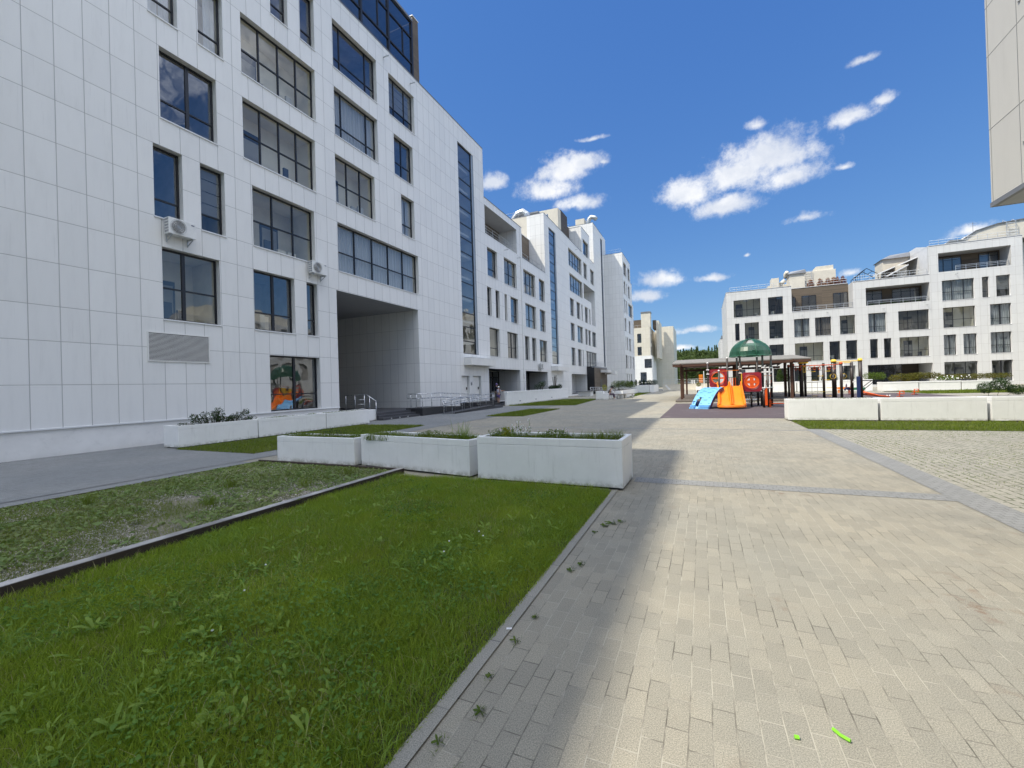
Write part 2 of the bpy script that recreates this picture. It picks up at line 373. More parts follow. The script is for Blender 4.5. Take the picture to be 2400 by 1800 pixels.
def paver_mat(name, tan, grey, joint, bw=.2, bh=.1, swap=True, green=0, stain=1.):
    t = NT(name); x, y, z = t.sep(t.pos())
    wob = t.noise(t.pos(), 3.5, 2)
    xx = t.math('ADD', x, t.math('MULTIPLY', t.math('SUBTRACT', wob, .5), .012))
    vec = t.comb(y, xx) if swap else t.comb(xx, y)
    def brick(ms):
        b = t.node('ShaderNodeTexBrick'); t.l.new(vec, b.inputs['Vector']); b.offset = .5; b.squash = 1
        t.set(b.inputs['Color1'], (0,0,0)); t.set(b.inputs['Color2'], (1,1,1)); t.set(b.inputs['Mortar'], (.5,.5,.5))
        b.inputs['Scale'].default_value = 1; b.inputs['Mortar Size'].default_value = ms; b.inputs['Mortar Smooth'].default_value = .35
        b.inputs['Bias'].default_value = 0; b.inputs['Brick Width'].default_value = bw; b.inputs['Row Height'].default_value = bh
        return b
    b = brick(.0035 if not green else .012)
    P = t.pos()
    big = t.noise(P, .33, 5, .6); med = t.noise(P, 2.1, 4, .6); fine = t.noise(P, 170, 3, .7)
    c = t.mix(t.ramp(big, .35, .65), tan, grey)
    c = t.mix(t.math('MULTIPLY', b.outputs['Color'], .45), c, tuple(v*.74 for v in grey))
    dk = t.math('MULTIPLY', t.ramp(t.noise(P, .55, 6, .68), .50, .72), .32); c = t.mix(dk, c, tuple(v*.62 for v in grey))
    c = t.mix(t.math('MULTIPLY', t.ramp(med, .5, .75), .22), c, tuple(v*1.25 for v in tan))
    c = t.mix(t.math('MULTIPLY', t.ramp(fine, .30, .46), -.0), c, (0,0,0))
    sp = t.math('SUBTRACT', fine, .5); 
    c = t.mix(.62, c, t.mix(t.ramp(fine, .28, .72), (.18,.18,.18), (.85,.85,.82)), 'OVERLAY')
    if stain:
        ru = t.math('MULTIPLY', t.ramp(t.noise(P, .8, 3), .54, .70), t.ramp(t.noise(P, 7, 5, .7), .50, .66))
        c = t.mix(t.math('MULTIPLY', ru, .55*stain), c, (.17,.09,.05))
    # joints: mostly pale sand, in places open and dark, in places green
    jn = t.noise(P, 1.7, 5, .7)
    jc = t.mix(t.ramp(jn, .42, .60), joint[0], joint[1])
    if green:
        jc = t.mix(t.ramp(t.noise(P, 1.4, 5, .65), .36, .56), jc, (.045,.07,.012))
    jf = t.math('MULTIPLY', b.outputs['Fac'], t.math('ADD', .7 if not green else .9, t.math('MULTIPLY', t.ramp(t.noise(P, 5, 3), .45, .6), .55)), clamp=True)
    if green: jf = t.math('MULTIPLY', jf, t.ramp(t.noise(P, 6.5, 4, .7), .40, .56))
    c = t.mix(jf, c, jc)
    hgt = t.math('ADD', t.math('SUBTRACT', 1, b.outputs['Fac']), t.math('MULTIPLY', fine, .05))
    return t.done(t.bsdf(c, .85, t.bump(hgt, .5, .006), 0, .25))
M['paver'] = paver_mat('concrete_block_paving', (.325,.297,.238), (.275,.264,.226), ((.40,.375,.31), (.12,.11,.09)))
M['paver_g'] = paver_mat('mossy_lawn_paving', (.34,.32,.26), (.33,.315,.27), ((.12,.11,.08), (.06,.06,.03)), .24, .12, True, 1, 0)
M['band'] = paver_mat('grey_granite_setts', (.235,.24,.24), (.27,.27,.265), ((.08,.08,.08), (.12,.12,.11)), .12, .1, False, 0, 0)
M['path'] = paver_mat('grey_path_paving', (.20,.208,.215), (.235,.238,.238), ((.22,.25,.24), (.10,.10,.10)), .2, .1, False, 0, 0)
M['kerb'] = paver_mat('grey_kerb_edging', (.315,.30,.265), (.29,.28,.25), ((.2,.2,.18), (.1,.1,.1)), .6, 2.0, True, 0, 0)
def ground_mat():
    t = NT('ground_earth'); p = t.pos(); c = t.mix(t.noise(p, .05, 5), (.07,.10,.03), (.12,.13,.06)); return t.done(t.bsdf(c, .95))
M['ground'] = ground_mat()
def lawn_mat():
    t = NT('lawn_soil'); p = t.pos(); n = t.noise(p, 9, 5, .7); m = t.noise(p, 120, 2)
    c = t.mix(n, (.05,.075,.014), (.08,.10,.025)); c = t.mix(t.math('MULTIPLY', m, .5), c, (.075,.06,.03)); return t.done(t.bsdf(c, .95, t.bump(m, .6, .02)))
M['lawn'] = lawn_mat()
def bed_mat():
    t = NT('gravel_bed'); p = t.pos(); n = t.noise(p, 55, 3, .6); m = t.noise(p, 1.3, 4, .6)
    v = t.node('ShaderNodeTexVoronoi'); t.l.new(p, v.inputs['Vector']); v.inputs['Scale'].default_value = 45
    c = t.mix(v.outputs['Color'], (.17,.155,.105), (.33,.305,.24)); c = t.mix(.55, c, t.mix(n, (.13,.12,.07), (.28,.255,.19)))
    c = t.mix(t.math('MULTIPLY', t.ramp(m, .42, .68), .6), c, (.14,.15,.06))
    return t.done(t.bsdf(c, .95, t.bump(v.outputs['Distance'], .8, .02)))
M['bed'] = bed_mat()
M['pebble'] = leaf_mat('pale_pebbles', (.22,.20,.17), (.55,.52,.47), (.38,.35,.30), 0)
M['sleeper'] = slat_mat('weathered_timber_edging', (.05,.035,.028), .3)
M['sleeper_top'] = paint('silvered_timber_top', (.34,.325,.31), .8, .35, 3, dirt=.6)
M['skin'] = paint('skin', (.50,.30,.21), .5, .06, 4)
M['hair'] = paint('black_hair', (.012,.010,.009), .6, .2, 20)
M['navy'] = paint('navy_cloth', (.018,.018,.035), .85, .15, 9)
M['khaki'] = paint('khaki_cloth', (.21,.19,.14), .85, .12, 9)
M['lilac'] = paint('pale_lilac_cloth', (.50,.50,.62), .85, .1, 9)
M['whitec'] = paint('white_cloth', (.75,.75,.76), .85, .06, 9)
M['purple'] = paint('dusty_violet_cloth', (.16,.12,.30), .85, .12, 9)
M['plum'] = paint('dark_plum_cloth', (.09,.06,.10), .85, .2, 9)
M['neon'] = paint('neon_green_plastic', (.22,.62,.03), .35, .05, 9)
M['paper'] = paint('white_paper', (.8,.8,.8), .7, .04, 9)
# ------------------------------------------------------------------ camera, sky, sun
cam = bpy.data.cameras.new('camera'); co = bpy.data.objects.new('camera', cam); COL.objects.link(co)
cam.sensor_width = 36; cam.lens = 1007/2400*36; cam.clip_end = 3000; cam.clip_start = .05
rx = Vector((.91407,.40444,-.02994)); dn = Vector((-.02925,-.00789,-.99954)); fw = Vector((-.40449,.91453,.00462))
co.matrix_world = Matrix(((rx.x,-dn.x,-fw.x,0),(rx.y,-dn.y,-fw.y,0),(rx.z,-dn.z,-fw.z,1.6),(0,0,0,1)))
SC.camera = co
SC.view_settings.view_transform = 'Standard'; SC.view_settings.look = 'None'; SC.view_settings.gamma = 1
SC.view_settings.exposure = EXPOSURE = 1.43

SUN = Vector((-1, -.86, 1.9)).normalized()
sl = bpy.data.lights.new('sun', 'SUN'); sl.energy = 2.0; sl.angle = R(.5); sl.color = (1, .93, .79)
so = bpy.data.objects.new('sun', sl); COL.objects.link(so); so.rotation_euler = SUN.to_track_quat('Z', 'Y').to_euler(); so.location = (-40, -35, 80)

# clouds: unit direction, half-width and half-height in radians
CLOUDS = [
   (0.1153, 0.9091, 0.4003, 0.0894, 0.0469), (0.0781, 0.9195, 0.3852, 0.0722, 0.0379), (-0.0114, 0.928, 0.3723, 0.0573, 0.0386),
   (0.0501, 0.9407, 0.3354, 0.0678, 0.0236), (0.1555, 0.9193, 0.3617, 0.0561, 0.027), (0.1011, 0.8855, 0.4534, 0.0251, 0.0146),
   (0.2319, 0.9045, 0.3581, 0.0193, 0.0088), (0.237, 0.8724, 0.4274, 0.0499, 0.0242), (0.272, 0.8583, 0.4351, 0.0262, 0.0142),
   (0.2414, 0.8374, 0.4904, 0.0268, 0.0093), (0.1819, 0.939, 0.292, 0.0404, 0.0137), (-0.2522, 0.8616, 0.4405, 0.058, 0.033),
   (-0.2851, 0.8661, 0.4107, 0.064, 0.03), (-0.2074, 0.8676, 0.4519, 0.0446, 0.0234), (-0.1717, 0.8774, 0.4479, 0.0148, 0.0084),
   (-0.3893, 0.8152, 0.4288, 0.0312, 0.0227), (-0.1853, 0.8521, 0.4894, 0.0434, 0.0072), (-0.074, 0.9735, 0.2164, 0.0517, 0.0231),
   (-0.1086, 0.9763, 0.187, 0.0401, 0.0178), (0.0267, 0.9773, 0.2102, 0.0458, 0.0139), (-0.0071, 0.9941, 0.1079, 0.0743, 0.0127),
   (0.0871, 0.9661, 0.243, 0.0073, 0.0053), (0.3833, 0.8974, 0.2185, 0.039, 0.0153), (0.2474, 0.9515, 0.1826, 0.0291, 0.0114),
   (-0.0404, 0.9967, 0.0709, 0.0635, 0.009), (-0.2286, 0.8951, 0.3829, 0.0579, 0.018),
   # added out of the frame to fill the shade; some show in window reflections
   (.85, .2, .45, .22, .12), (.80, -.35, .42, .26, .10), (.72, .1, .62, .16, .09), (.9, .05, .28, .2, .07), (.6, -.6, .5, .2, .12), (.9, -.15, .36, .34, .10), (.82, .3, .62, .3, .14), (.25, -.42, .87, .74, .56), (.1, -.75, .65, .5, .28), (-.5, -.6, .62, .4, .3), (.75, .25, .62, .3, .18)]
wd = bpy.data.worlds.new('World'); SC.world = wd; wd.use_nodes = True
class WT(NT):
    def __init__(s, t): s.t = t; s.n = t.nodes; s.l = t.links; s.n.clear(); s.out = s.n.new('ShaderNodeOutputWorld')
w = WT(wd.node_tree)
sky = w.node('ShaderNodeTexSky'); sky.sky_type = 'NISHITA'; sky.sun_disc = False
sky.sun_elevation = math.asin(SUN.z); sky.sun_rotation = math.atan2(SUN.x, SUN.y) % (2*math.pi)
sky.air_density = 1.0; sky.dust_density = 0; sky.ozone_density = 1; sky.altitude = 0
D = w.node('ShaderNodeTexCoord').outputs['Generated']
nv = w.node('ShaderNodeVectorMath', operation='NORMALIZE'); w.l.new(D, nv.inputs[0]); D = nv.outputs[0]
acc = None
warp = w.node('ShaderNodeTexNoise'); w.l.new(D, warp.inputs['Vector']); warp.inputs['Scale'].default_value = 14; warp.inputs['Detail'].default_value = 3
wv = w.node('ShaderNodeVectorMath', operation='MULTIPLY_ADD'); w.l.new(warp.outputs['Color'], wv.inputs[0]); wv.inputs[1].default_value = (.016,)*3; 
ws = w.node('ShaderNodeVectorMath', operation='ADD'); w.l.new(D, ws.inputs[0]); ws.inputs[1].default_value = (-.008,)*3
w.l.new(ws.outputs[0], wv.inputs[2]); DW = wv.outputs[0]
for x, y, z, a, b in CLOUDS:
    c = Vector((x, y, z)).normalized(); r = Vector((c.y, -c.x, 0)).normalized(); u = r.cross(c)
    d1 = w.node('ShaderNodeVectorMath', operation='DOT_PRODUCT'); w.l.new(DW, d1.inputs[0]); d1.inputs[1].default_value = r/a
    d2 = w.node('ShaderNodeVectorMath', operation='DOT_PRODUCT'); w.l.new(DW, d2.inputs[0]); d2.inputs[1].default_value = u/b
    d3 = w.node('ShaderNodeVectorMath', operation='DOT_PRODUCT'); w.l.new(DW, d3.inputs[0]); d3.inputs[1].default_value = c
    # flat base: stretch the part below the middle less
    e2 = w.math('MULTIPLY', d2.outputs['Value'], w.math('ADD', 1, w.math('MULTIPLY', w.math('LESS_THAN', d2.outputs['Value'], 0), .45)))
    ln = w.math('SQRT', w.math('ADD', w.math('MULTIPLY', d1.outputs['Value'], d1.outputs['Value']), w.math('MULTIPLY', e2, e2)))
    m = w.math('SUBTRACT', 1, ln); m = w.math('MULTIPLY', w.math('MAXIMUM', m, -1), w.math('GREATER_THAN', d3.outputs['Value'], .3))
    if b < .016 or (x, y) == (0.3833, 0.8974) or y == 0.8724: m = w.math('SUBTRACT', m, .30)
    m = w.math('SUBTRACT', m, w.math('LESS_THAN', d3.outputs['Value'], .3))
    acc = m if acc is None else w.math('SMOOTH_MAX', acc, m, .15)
n1 = w.noise(D, 30, 12, .68, 0, .1); n2 = w.noise(D, 9, 6, .55)
den = w.math('ADD', w.math('ADD', acc, .30), w.math('MULTIPLY', w.math('SUBTRACT', n1, .5), 1.9))
fac = w.math('MULTIPLY', w.ramp(den, .10, 1.05), .97)
shade = w.ramp(w.math('ADD', n2, w.math('MULTIPLY', den, .10)), .42, .72)
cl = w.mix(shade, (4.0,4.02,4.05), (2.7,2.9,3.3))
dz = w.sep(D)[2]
cl = w.mix(1, cl, w.comb(*[w.math('ADD', w.math('ADD', 1, w.math('MULTIPLY', w.ramp(dz, .70, .84), 4.4)), w.math('MULTIPLY', w.ramp(w.sep(D)[0], .56, .72), 1.6))]*3), 'MULTIPLY')  # boosts the added unseen clouds overhead and to the right as fill light
# grade the sky: the deep clear blue away from the sun, lighter towards the horizon
sr, sg, sb = w.sep(sky.outputs[0])
P_ = lambda c, x0, y0, e: w.math('MULTIPLY', w.math('POWER', w.math('DIVIDE', c, x0), e), y0)
grad = w.comb(P_(sr, .952, .275, .85), P_(sg, 1.58, .77, .65), P_(sb, 2.878, 2.12, .35))
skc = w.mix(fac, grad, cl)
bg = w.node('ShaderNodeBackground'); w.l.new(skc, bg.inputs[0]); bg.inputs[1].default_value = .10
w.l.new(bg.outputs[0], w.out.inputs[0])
try: wd.cycles.sampling_method = 'MANUAL'; wd.cycles.sample_map_resolution = 1024
except Exception: pass
SC.cycles.max_bounces = 8; SC.cycles.transparent_max_bounces = 12; SC.cycles.caustics_reflective = False; SC.cycles.caustics_refractive = False
SC.cycles.sample_clamp_indirect = 6
# ------------------------------------------------------------------ facade kit
class Side:
    """maps (u along the wall, z, d inwards) to the building's own axes"""
    def __init__(s, mode, off=0): s.mode = mode; s.off = off
    def P(s, u, z, d):
        if s.mode == 'E': return (s.off-d, u, z)       # faces +x
        if s.mode == 'S': return (u, s.off+d, z)       # faces -y
        if s.mode == 'W': return (s.off+d, u, z)       # faces -x
    def box(s, mb, u0, u1, z0, z1, d0, d1, mi=0):
        a = s.P(u0, z0, d0); b = s.P(u1, z1, d1); mb.box(a[0], b[0], a[1], b[1], a[2], b[2], mi)
    def quad(s, mb, c, mi=0): mb.quad(*[s.P(*p) for p in c], mi)
    def wall(s, mb, regions, holes, mi=0):
        us = sorted({v for r in regions for v in r[:2]} | {v for h in holes for v in h[:2]})
        zs = sorted({v for r in regions for v in r[2:4]} | {v for h in holes for v in h[2:4]})
        inn = lambda u, z, L: any(a < u < b and c < z < d for a, b, c, d in L)
        R4 = [r[:4] for r in regions]; H4 = [h[:4] for h in holes]
        for i in range(len(us)-1):
            for j in range(len(zs)-1):
                u, z = (us[i]+us[i+1])/2, (zs[j]+zs[j+1])/2
                if inn(u, z, R4) and not inn(u, z, H4):
                    s.quad(mb, [(us[i],zs[j],0),(us[i+1],zs[j],0),(us[i+1],zs[j+1],0),(us[i],zs[j+1],0)], mi)
    def reveal(s, mb, u0, u1, z0, z1, d, mi=0, floor=None, ceil=None, sides=None, a=0):
        f = mi if floor is None else floor; c = mi if ceil is None else ceil; q = mi if sides is None else sides
        s.quad(mb, [(u0,z0,a),(u0,z1,a),(u0,z1,d),(u0,z0,d)], q); s.quad(mb, [(u1,z0,a),(u1,z0,d),(u1,z1,d),(u1,z1,a)], q)
        s.quad(mb, [(u0,z1,a),(u1,z1,a),(u1,z1,d),(u0,z1,d)], c); s.quad(mb, [(u0,z0,a),(u0,z0,d),(u1,z0,d),(u1,z0,a)], f)

ROOMS = [M['room'], M['room_d'], M['furn'], M['room_l'], M['furn2']]
def window(root, sd, inter, u0, u1, z0, z1, cols=1, trans=.3, style='room', depth=.22, glass='glass', fw=.055, thick=None, sill=True, rdepth=None, name='window', capm='capw'):
    """frame (the window) > pane, curtain or blind; the room behind goes into inter"""
    if isinstance(cols, int): cols = [i/cols for i in range(1, cols)]
    if trans is None: trans = []
    elif not isinstance(trans, (list, tuple)): trans = [trans]
    mb = MB(); d0, d1 = depth, depth+.07; e = .004
    U = lambda f: u0+(u1-u0)*f
    Z = lambda f: z0+(z1-z0)*f
    sd.box(mb, u0+e, u0+fw, z0+e, z1-e, d0, d1); sd.box(mb, u1-fw, u1-e, z0+e, z1-e, d0, d1)
    sd.box(mb, u0+fw, u1-fw, z0+e, z0+fw, d0, d1); sd.box(mb, u0+fw, u1-fw, z1-fw, z1-e, d0, d1)
    for k, c in enumerate(cols):
        hw = (thick if thick else fw)*.5
        sd.box(mb, U(c)-hw, U(c)+hw, z0+fw, z1-fw, d0-.006, d1)
    us = [u0+fw]+[U(c) for c in cols]+[u1-fw]
    for f in trans:
        for a, b in zip(us[:-1], us[1:]): sd.box(mb, a+.002, b-.002, Z(f)-fw*.42, Z(f)+fw*.42, d0-.003, d1)
    mats = [M['frame']]
    if sill:
        mats.append(M[capm]); sd.box(mb, u0-.02, u1+.02, z0-.045, z0-.002, -.035, depth-.003, 1)
    wo = mb.build(name, mats, root)
    g = MB(); sd.quad(g, [(u0+fw*.5,z0+fw*.5,d0+.035),(u1-fw*.5,z0+fw*.5,d0+.035),(u1-fw*.5,z1-fw*.5,d0+.035),(u0+fw*.5,z1-fw*.5,d0+.035)])
    g.build('pane', M['glass_s' if glass == 'glass' and style == 'dim' else glass], wo)
    # the room behind the pane
    if inter is not None:
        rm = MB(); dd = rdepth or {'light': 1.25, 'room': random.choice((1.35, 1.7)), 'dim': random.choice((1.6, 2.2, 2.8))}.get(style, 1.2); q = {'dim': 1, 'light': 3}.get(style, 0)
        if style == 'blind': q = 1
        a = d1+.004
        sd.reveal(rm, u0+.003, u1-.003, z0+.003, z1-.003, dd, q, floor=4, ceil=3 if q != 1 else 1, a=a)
        sd.quad(rm, [(u0+.003,z0+.003,dd),(u1-.003,z0+.003,dd),(u1-.003,z1-.003,dd),(u0+.003,z1-.003,dd)], q)
        w = u1-u0
        if w > 1.1 and style in ('room', 'light', 'dim'):
            x = u0+w*random.uniform(.08, .5); ww = min(.9, w*.4)
            sd.box(rm, x, x+ww, z0+.02, z0+(z1-z0)*random.uniform(.68, .86), dd-.05, dd-.004, 2)
            sd.box(rm, x+.08, x+ww-.08, z0+.5, z0+(z1-z0)*.62, dd-.07, dd-.052, 1)
            for _ in range(random.randint(1, 3)):
                x = u0+.1+(w-.6)*random.random(); sd.box(rm, x, x+random.uniform(.15, .45), z0+.01, z0+random.uniform(.15, .75), a+.25+.1*_, a+.34+.1*_, random.choice((2, 4, 0)))
        rm.build('room', ROOMS, wo)
    if style in ('curtain', 'beige'):
        c = MB(); n = max(8, int((u1-u0)*14)); dz = .17+depth
        a, b = u0+.05, u1-.05
        gap = None if random.random() < .5 else random.uniform(.3, .7)
        for i in range(n):
            f0, f1 = i/n, (i+1)/n
            if gap and abs((f0+f1)/2-gap) < .06: continue
            q0 = .05*math.sin(i*2.1)+.02*math.sin(i*.7); q1 = .05*math.sin((i+1)*2.1)+.02*math.sin((i+1)*.7)
            sd.quad(c, [(a+(b-a)*f0,z0+.03,dz+q0),(a+(b-a)*f1,z0+.03,dz+q1),(a+(b-a)*f1,z1-.05,dz+q1),(a+(b-a)*f0,z1-.05,dz+q0)])
        c.build('curtain', M['curtain' if style == 'curtain' else 'curtain_b'], wo, smooth=True)
    if style == 'blind':
        c = MB()
        lo = z0+(z1-z0)*(trans[0] if trans else 0)
        k = 4
        for i in range(k):
            za = lo+(z1-lo)*i/k; zb = lo+(z1-lo)*(i+1)/k
            sd.box(c, u0+fw, u1-fw, za+.02, zb-.012, d0+.045, d0+.06)
        c.build('blind', M['blind'], wo)
    return wo

def ac_unit(root_loc, rz, label, group='air conditioner units on the long facade'):
    t = thing('air_conditioner', label, 'air conditioner', root_loc, rz, group)
    b = MB(); b.box(.10, .36, 0, .86, 0, .56); cs = b.build('casing', M['whitep'], t, bevel=.015)
    g = MB(); c = (.365, .30, .28)
    for r in (.06, .11, .16, .21, .25):
        g.tube([(.368, c[1]+r*math.cos(a*math.pi/12), c[2]+r*math.sin(a*math.pi/12)) for a in range(24)], .006, 4, 0, True)
    for a in range(12):
        an = a*math.pi/6; g.bar((.37, c[1], c[2]), (.37, c[1]+.25*math.cos(an), c[2]+.25*math.sin(an)), .006, .006)
    g.build('fan_grille', M['rail'], t)
    f = MB(); f.ball((.358, .30, .28), .006, .24, .24, 16, 7); f.build('fan_opening', M['room_d'], t)
    s = MB()
    for i in range(5):
        for j in range(3): s.box(.13+j*.075, .18+j*.075, -.004, .003, .05+i*.10, .12+i*.10)
    s.build('side_vent', M['cap'], t)
    l = MB(); l.box(.363, .366, .70, .80, .45, .48); l.build('badge', M['blued'], t)
    k = MB()
    for y in (.10, .76):
        k.bar((0, y, -.02), (.38, y, -.02), .03, .03); k.bar((0, y, -.22), (.33, y, -.04), .025, .025); k.bar((0.015, y, -.24), (.015, y, .05), .03, .03)
    k.build('bracket', M['rail'], t)
    return t
# ------------------------------------------------------------------ long white building on the left
LA = .0063
LU = Vector((math.sin(LA), math.cos(LA), 0)); LN = Vector((math.cos(LA), -math.sin(LA), 0)); LO = Vector((-16.72, 10, 0)) - LU*10
def LW(x, y, z=0): return LO + LN*x + LU*y + Vector((0, 0, z))
B = thing('apartment_building', 'long white panel-clad apartment building with stepped roof along the left of the courtyard', 'building', LO, -LA)
E0 = Side('E')
S = lambda k: .78+3.47*k
H = lambda k: .78+3.47*k+2.475
W = [ # y0, y1, z0, z1, columns, transoms, what is behind
 (8.62,10.53,S(1),H(1),[.40],.45,'room'), (8.68,10.57,S(3),H(3),[.52],.30,'dim'), (8.43,9.32,S(2),H(2),1,.27,'dim'), (9.92,10.80,S(2),H(2),1,.27,'blind'),
 (8.38,9.28,S(4),H(4),1,.27,'curtain'), (9.96,10.88,S(4),H(4),1,.27,'curtain'),
 (11.60,15.26,S(4),H(4),4,.45,'light'), (11.60,15.16,S(3),H(3),4,.45,'light'), (11.92,15.0,S(2),H(2),3,.45,'room'),
 (12.97,13.83,S(5),H(5),1,.27,'dim'), (14.48,15.30,S(5),H(5),1,.27,'dim'),
 (16.43,19.64,S(5),H(5),[.2,.78],.28,'dim'), (16.43,19.60,S(4),H(4),[.2,.78],.28,'curtain'), (16.38,19.24,S(3),H(3),3,.45,'light'), (16.42,23.14,S(2),H(2),5,.42,'curtain'),
 (20.69,23.16,S(5),H(5),[.28,.68],.28,'blind'), (21.03,22.88,S(4),H(4),2,.38,'dim'), (21.58,22.86,S(3),H(3),1,.3,'curtain'),
 (11.88,13.80,S(1),H(1),[.52],.30,'dim'), (14.46,15.06,S(1),H(1),1,.30,'dim'), (12.50,15.08,S(0)+.04,H(0)-.03,[.52],.30,'dim'),
 (33.02,34.96,S(3),H(3),1,.3,'dim'), (36.40,39.31,S(3),H(3),2,.45,'room'), (41.10,44.48,S(3),H(3),[.35,.68],.45,'room'), (45.66,47.52,S(3),H(3),1,.3,'dim'),
 (32.80,33.62,S(2),H(2),1,.3,'dim'), (34.43,35.24,S(2),H(2),1,.3,'dim'), (36.32,36.87,S(2),H(2),1,None,'dim'), (37.67,39.48,S(2),H(2),1,.3,'dim'), (41.39,44.48,S(2),H(2),[.5],.36,'curtain'), (45.66,47.50,S(2),H(2),1,.3,'dim'),
 (33.04,35.00,S(1),H(1),1,.3,'room'), (36.71,39.17,S(1),H(1),[.55],.42,'beige'), (41.01,42.20,S(1),H(1),1,.3,'dim'), (43.00,44.24,S(1),H(1),1,.3,'dim'), (45.30,47.79,S(1),H(1),[.45],.35,'room'),
 (57.70,64.70,S(5),H(5),5,.4,'room'), (57.96,64.89,S(4),H(4),5,.4,'room'), (65.83,67.93,S(5),H(5),1,.3,'dim'), (70.14,72.75,S(5),H(5),1,.3,'dim'), (65.91,69.37,S(6)+.25,H(6)+.2,[.6],.3,'dim'),
 (57.86,59.81,S(3),H(3),1,.3,'dim'), (61.21,63.14,S(3),H(3),1,.3,'dim'), (63.87,64.59,S(3),H(3),1,None,'dim'), (65.93,67.80,S(3),H(3),1,.3,'dim'), (68.62,69.45,S(3),H(3),1,None,'dim'),
 (57.86,59.81,S(2),H(2),1,None,'dim'), (61.31,64.40,S(2),H(2),2,.2,'curtain'), (65.85,67.24,S(2),H(2),1,None,'dim'), (67.79,69.26,S(2),H(2),1,None,'dim'), (70.36,72.92,S(2),H(2),2,.3,'dim'),
 (57.86,59.82,S(1),H(1),1,.3,'dim'), (61.23,63.19,S(1),H(1),1,.3,'dim'), (63.94,64.44,S(1),H(1),1,None,'dim'), (66.02,72.94,S(1),H(1),4,.3,'room'),
]
STAIR = [(28.55,30.96,4.2,20.5), (49.56,52.17,4.15,20.75), (78.67,80.12,4.6,28.2)]
DOORS = [(28.16,29.36,.46,2.49), (29.93,31.26,.46,2.50)]
PASS = (16.23,22.97,0,6.69)
LOGG = (32.75,39.58,14.75,17.2)
HOLES = [w[:4] for w in W] + STAIR + DOORS + [PASS, LOGG, (32.70,39.52,.35,3.16), (40.97,47.71,.35,3.12), (57.6,65.98,.2,3.05),
         (65.6,72.95,14.9,17.27), (70.35,72.95,11.3,14.9)]
REG = [(-40,-3.4,.78,31.0), (-3.4,7,.78,28.5), (7,16.23,.78,21.9), (16.23,32.68,0,21.9), (32.68,40.9,0,17.8), (40.9,47.9,0,14.76), (47.9,65.0,0,21.88), (65.0,70.2,0,25.85), (70.2,73,0,22.05), (73,80.7,0,29.12), (80.7,83,25.4,29.12)]
wm = MB(); E0.wall(wm, REG, HOLES)
# returns where the roof steps, and the back of the block
D = 16.
for y, a, b, xs in [(32.68,17.8,21.9,D), (40.9,14.76,17.8,2), (65.0,21.88,25.85,D), (70.2,22.05,25.85,D), (73,22.05,29.12,D), (83,20,29.12,D), (7,21.9,28.5,D), (-3.4,28.5,31,D), (-40,0,31,D), (73,0,2,0.01)]:
    wm.quad((0,y,a),(-xs,y,a),(-xs,y,b),(0,y,b))
wm.quad((0,47.9,14.0),(-2.15,47.9,14.0),(-2.15,47.9,21.88),(0,47.9,21.88))
for y0, y1, z0, z1 in REG:
    if y0 != 80.7: wm.quad((-D,y0,0),(-D,y1,0),(-D,y1,z1),(-D,y0,z1))
for u0, u1, z0, z1, *_ in W: E0.reveal(wm, u0, u1, z0, z1, .30, 1)
for u0, u1, z0, z1 in STAIR: E0.reveal(wm, u0, u1, z0, z1, .3, 2)
for u0, u1, z0, z1 in DOORS: E0.reveal(wm, u0, u1, z0, z1, .26, 1)
E0.reveal(wm, PASS[0], PASS[1], .38, PASS[3], D, 0, floor=3, ceil=4)
E0.reveal(wm, *LOGG, 1.9, 0, ceil=4)
E0.reveal(wm, 32.70,39.52,.35,3.16, 2.6, 0, floor=3, ceil=5); E0.reveal(wm, 40.97,47.71,.35,3.12, 2.6, 0, floor=3, ceil=5)
E0.reveal(wm, 57.6,65.98,.2,3.05, 2.0, 0, floor=3, ceil=4)
for q in [[(57.6,.2,2.0),(65.98,.2,2.0),(65.98,3.05,2.0),(57.6,3.05,2.0)], [(65.6,14.9,1.9),(72.95,14.9,1.9),(72.95,17.27,1.9),(65.6,17.27,1.9)], [(70.35,11.3,1.9),(72.95,11.3,1.9),(72.95,14.9,1.9),(70.35,14.9,1.9)]]: E0.quad(wm, q)
q = E0.quad
q(wm, [(65.6,14.9,0),(65.6,14.9,1.9),(65.6,17.27,1.9),(65.6,17.27,0)]); q(wm, [(72.95,11.3,0),(72.95,11.3,1.9),(72.95,17.27,1.9),(72.95,17.27,0)])
q(wm, [(65.6,17.27,0),(72.95,17.27,0),(72.95,17.27,1.9),(65.6,17.27,1.9)], 4); q(wm, [(65.6,14.9,0),(70.35,14.9,0),(70.35,14.9,1.9),(65.6,14.9,1.9)], 3)
q(wm, [(70.35,11.3,0),(72.95,11.3,0),(72.95,11.3,1.9),(70.35,11.3,1.9)], 3); q(wm, [(70.35,11.3,0),(70.35,11.3,1.9),(70.35,14.9,1.9),(70.35,14.9,0)])
wm.build('wall', [M['panel'], M['reveal'], M['alu'], M['granite_step'], M['soffit'], M['dark']], B)
pl = MB(); pl.box(-.06, -.02, -40, 16.20, 0, .76); pl.quad((-.02,16.20,0),(-.06,16.20,0),(-.06,16.20,.76),(-.02,16.20,.76)); pl.build('plinth', M['plinth'], B)
fl = MB(); fl.box(-.02, .03, -40, 16.235, .762, .80); fl.build('sill_flashing', M['capw'], B)
inter = MB()
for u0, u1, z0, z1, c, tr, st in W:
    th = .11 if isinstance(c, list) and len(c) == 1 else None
    window(B, E0, inter, u0, u1, z0, z1, c, tr, st, thick=th, fw=.06)
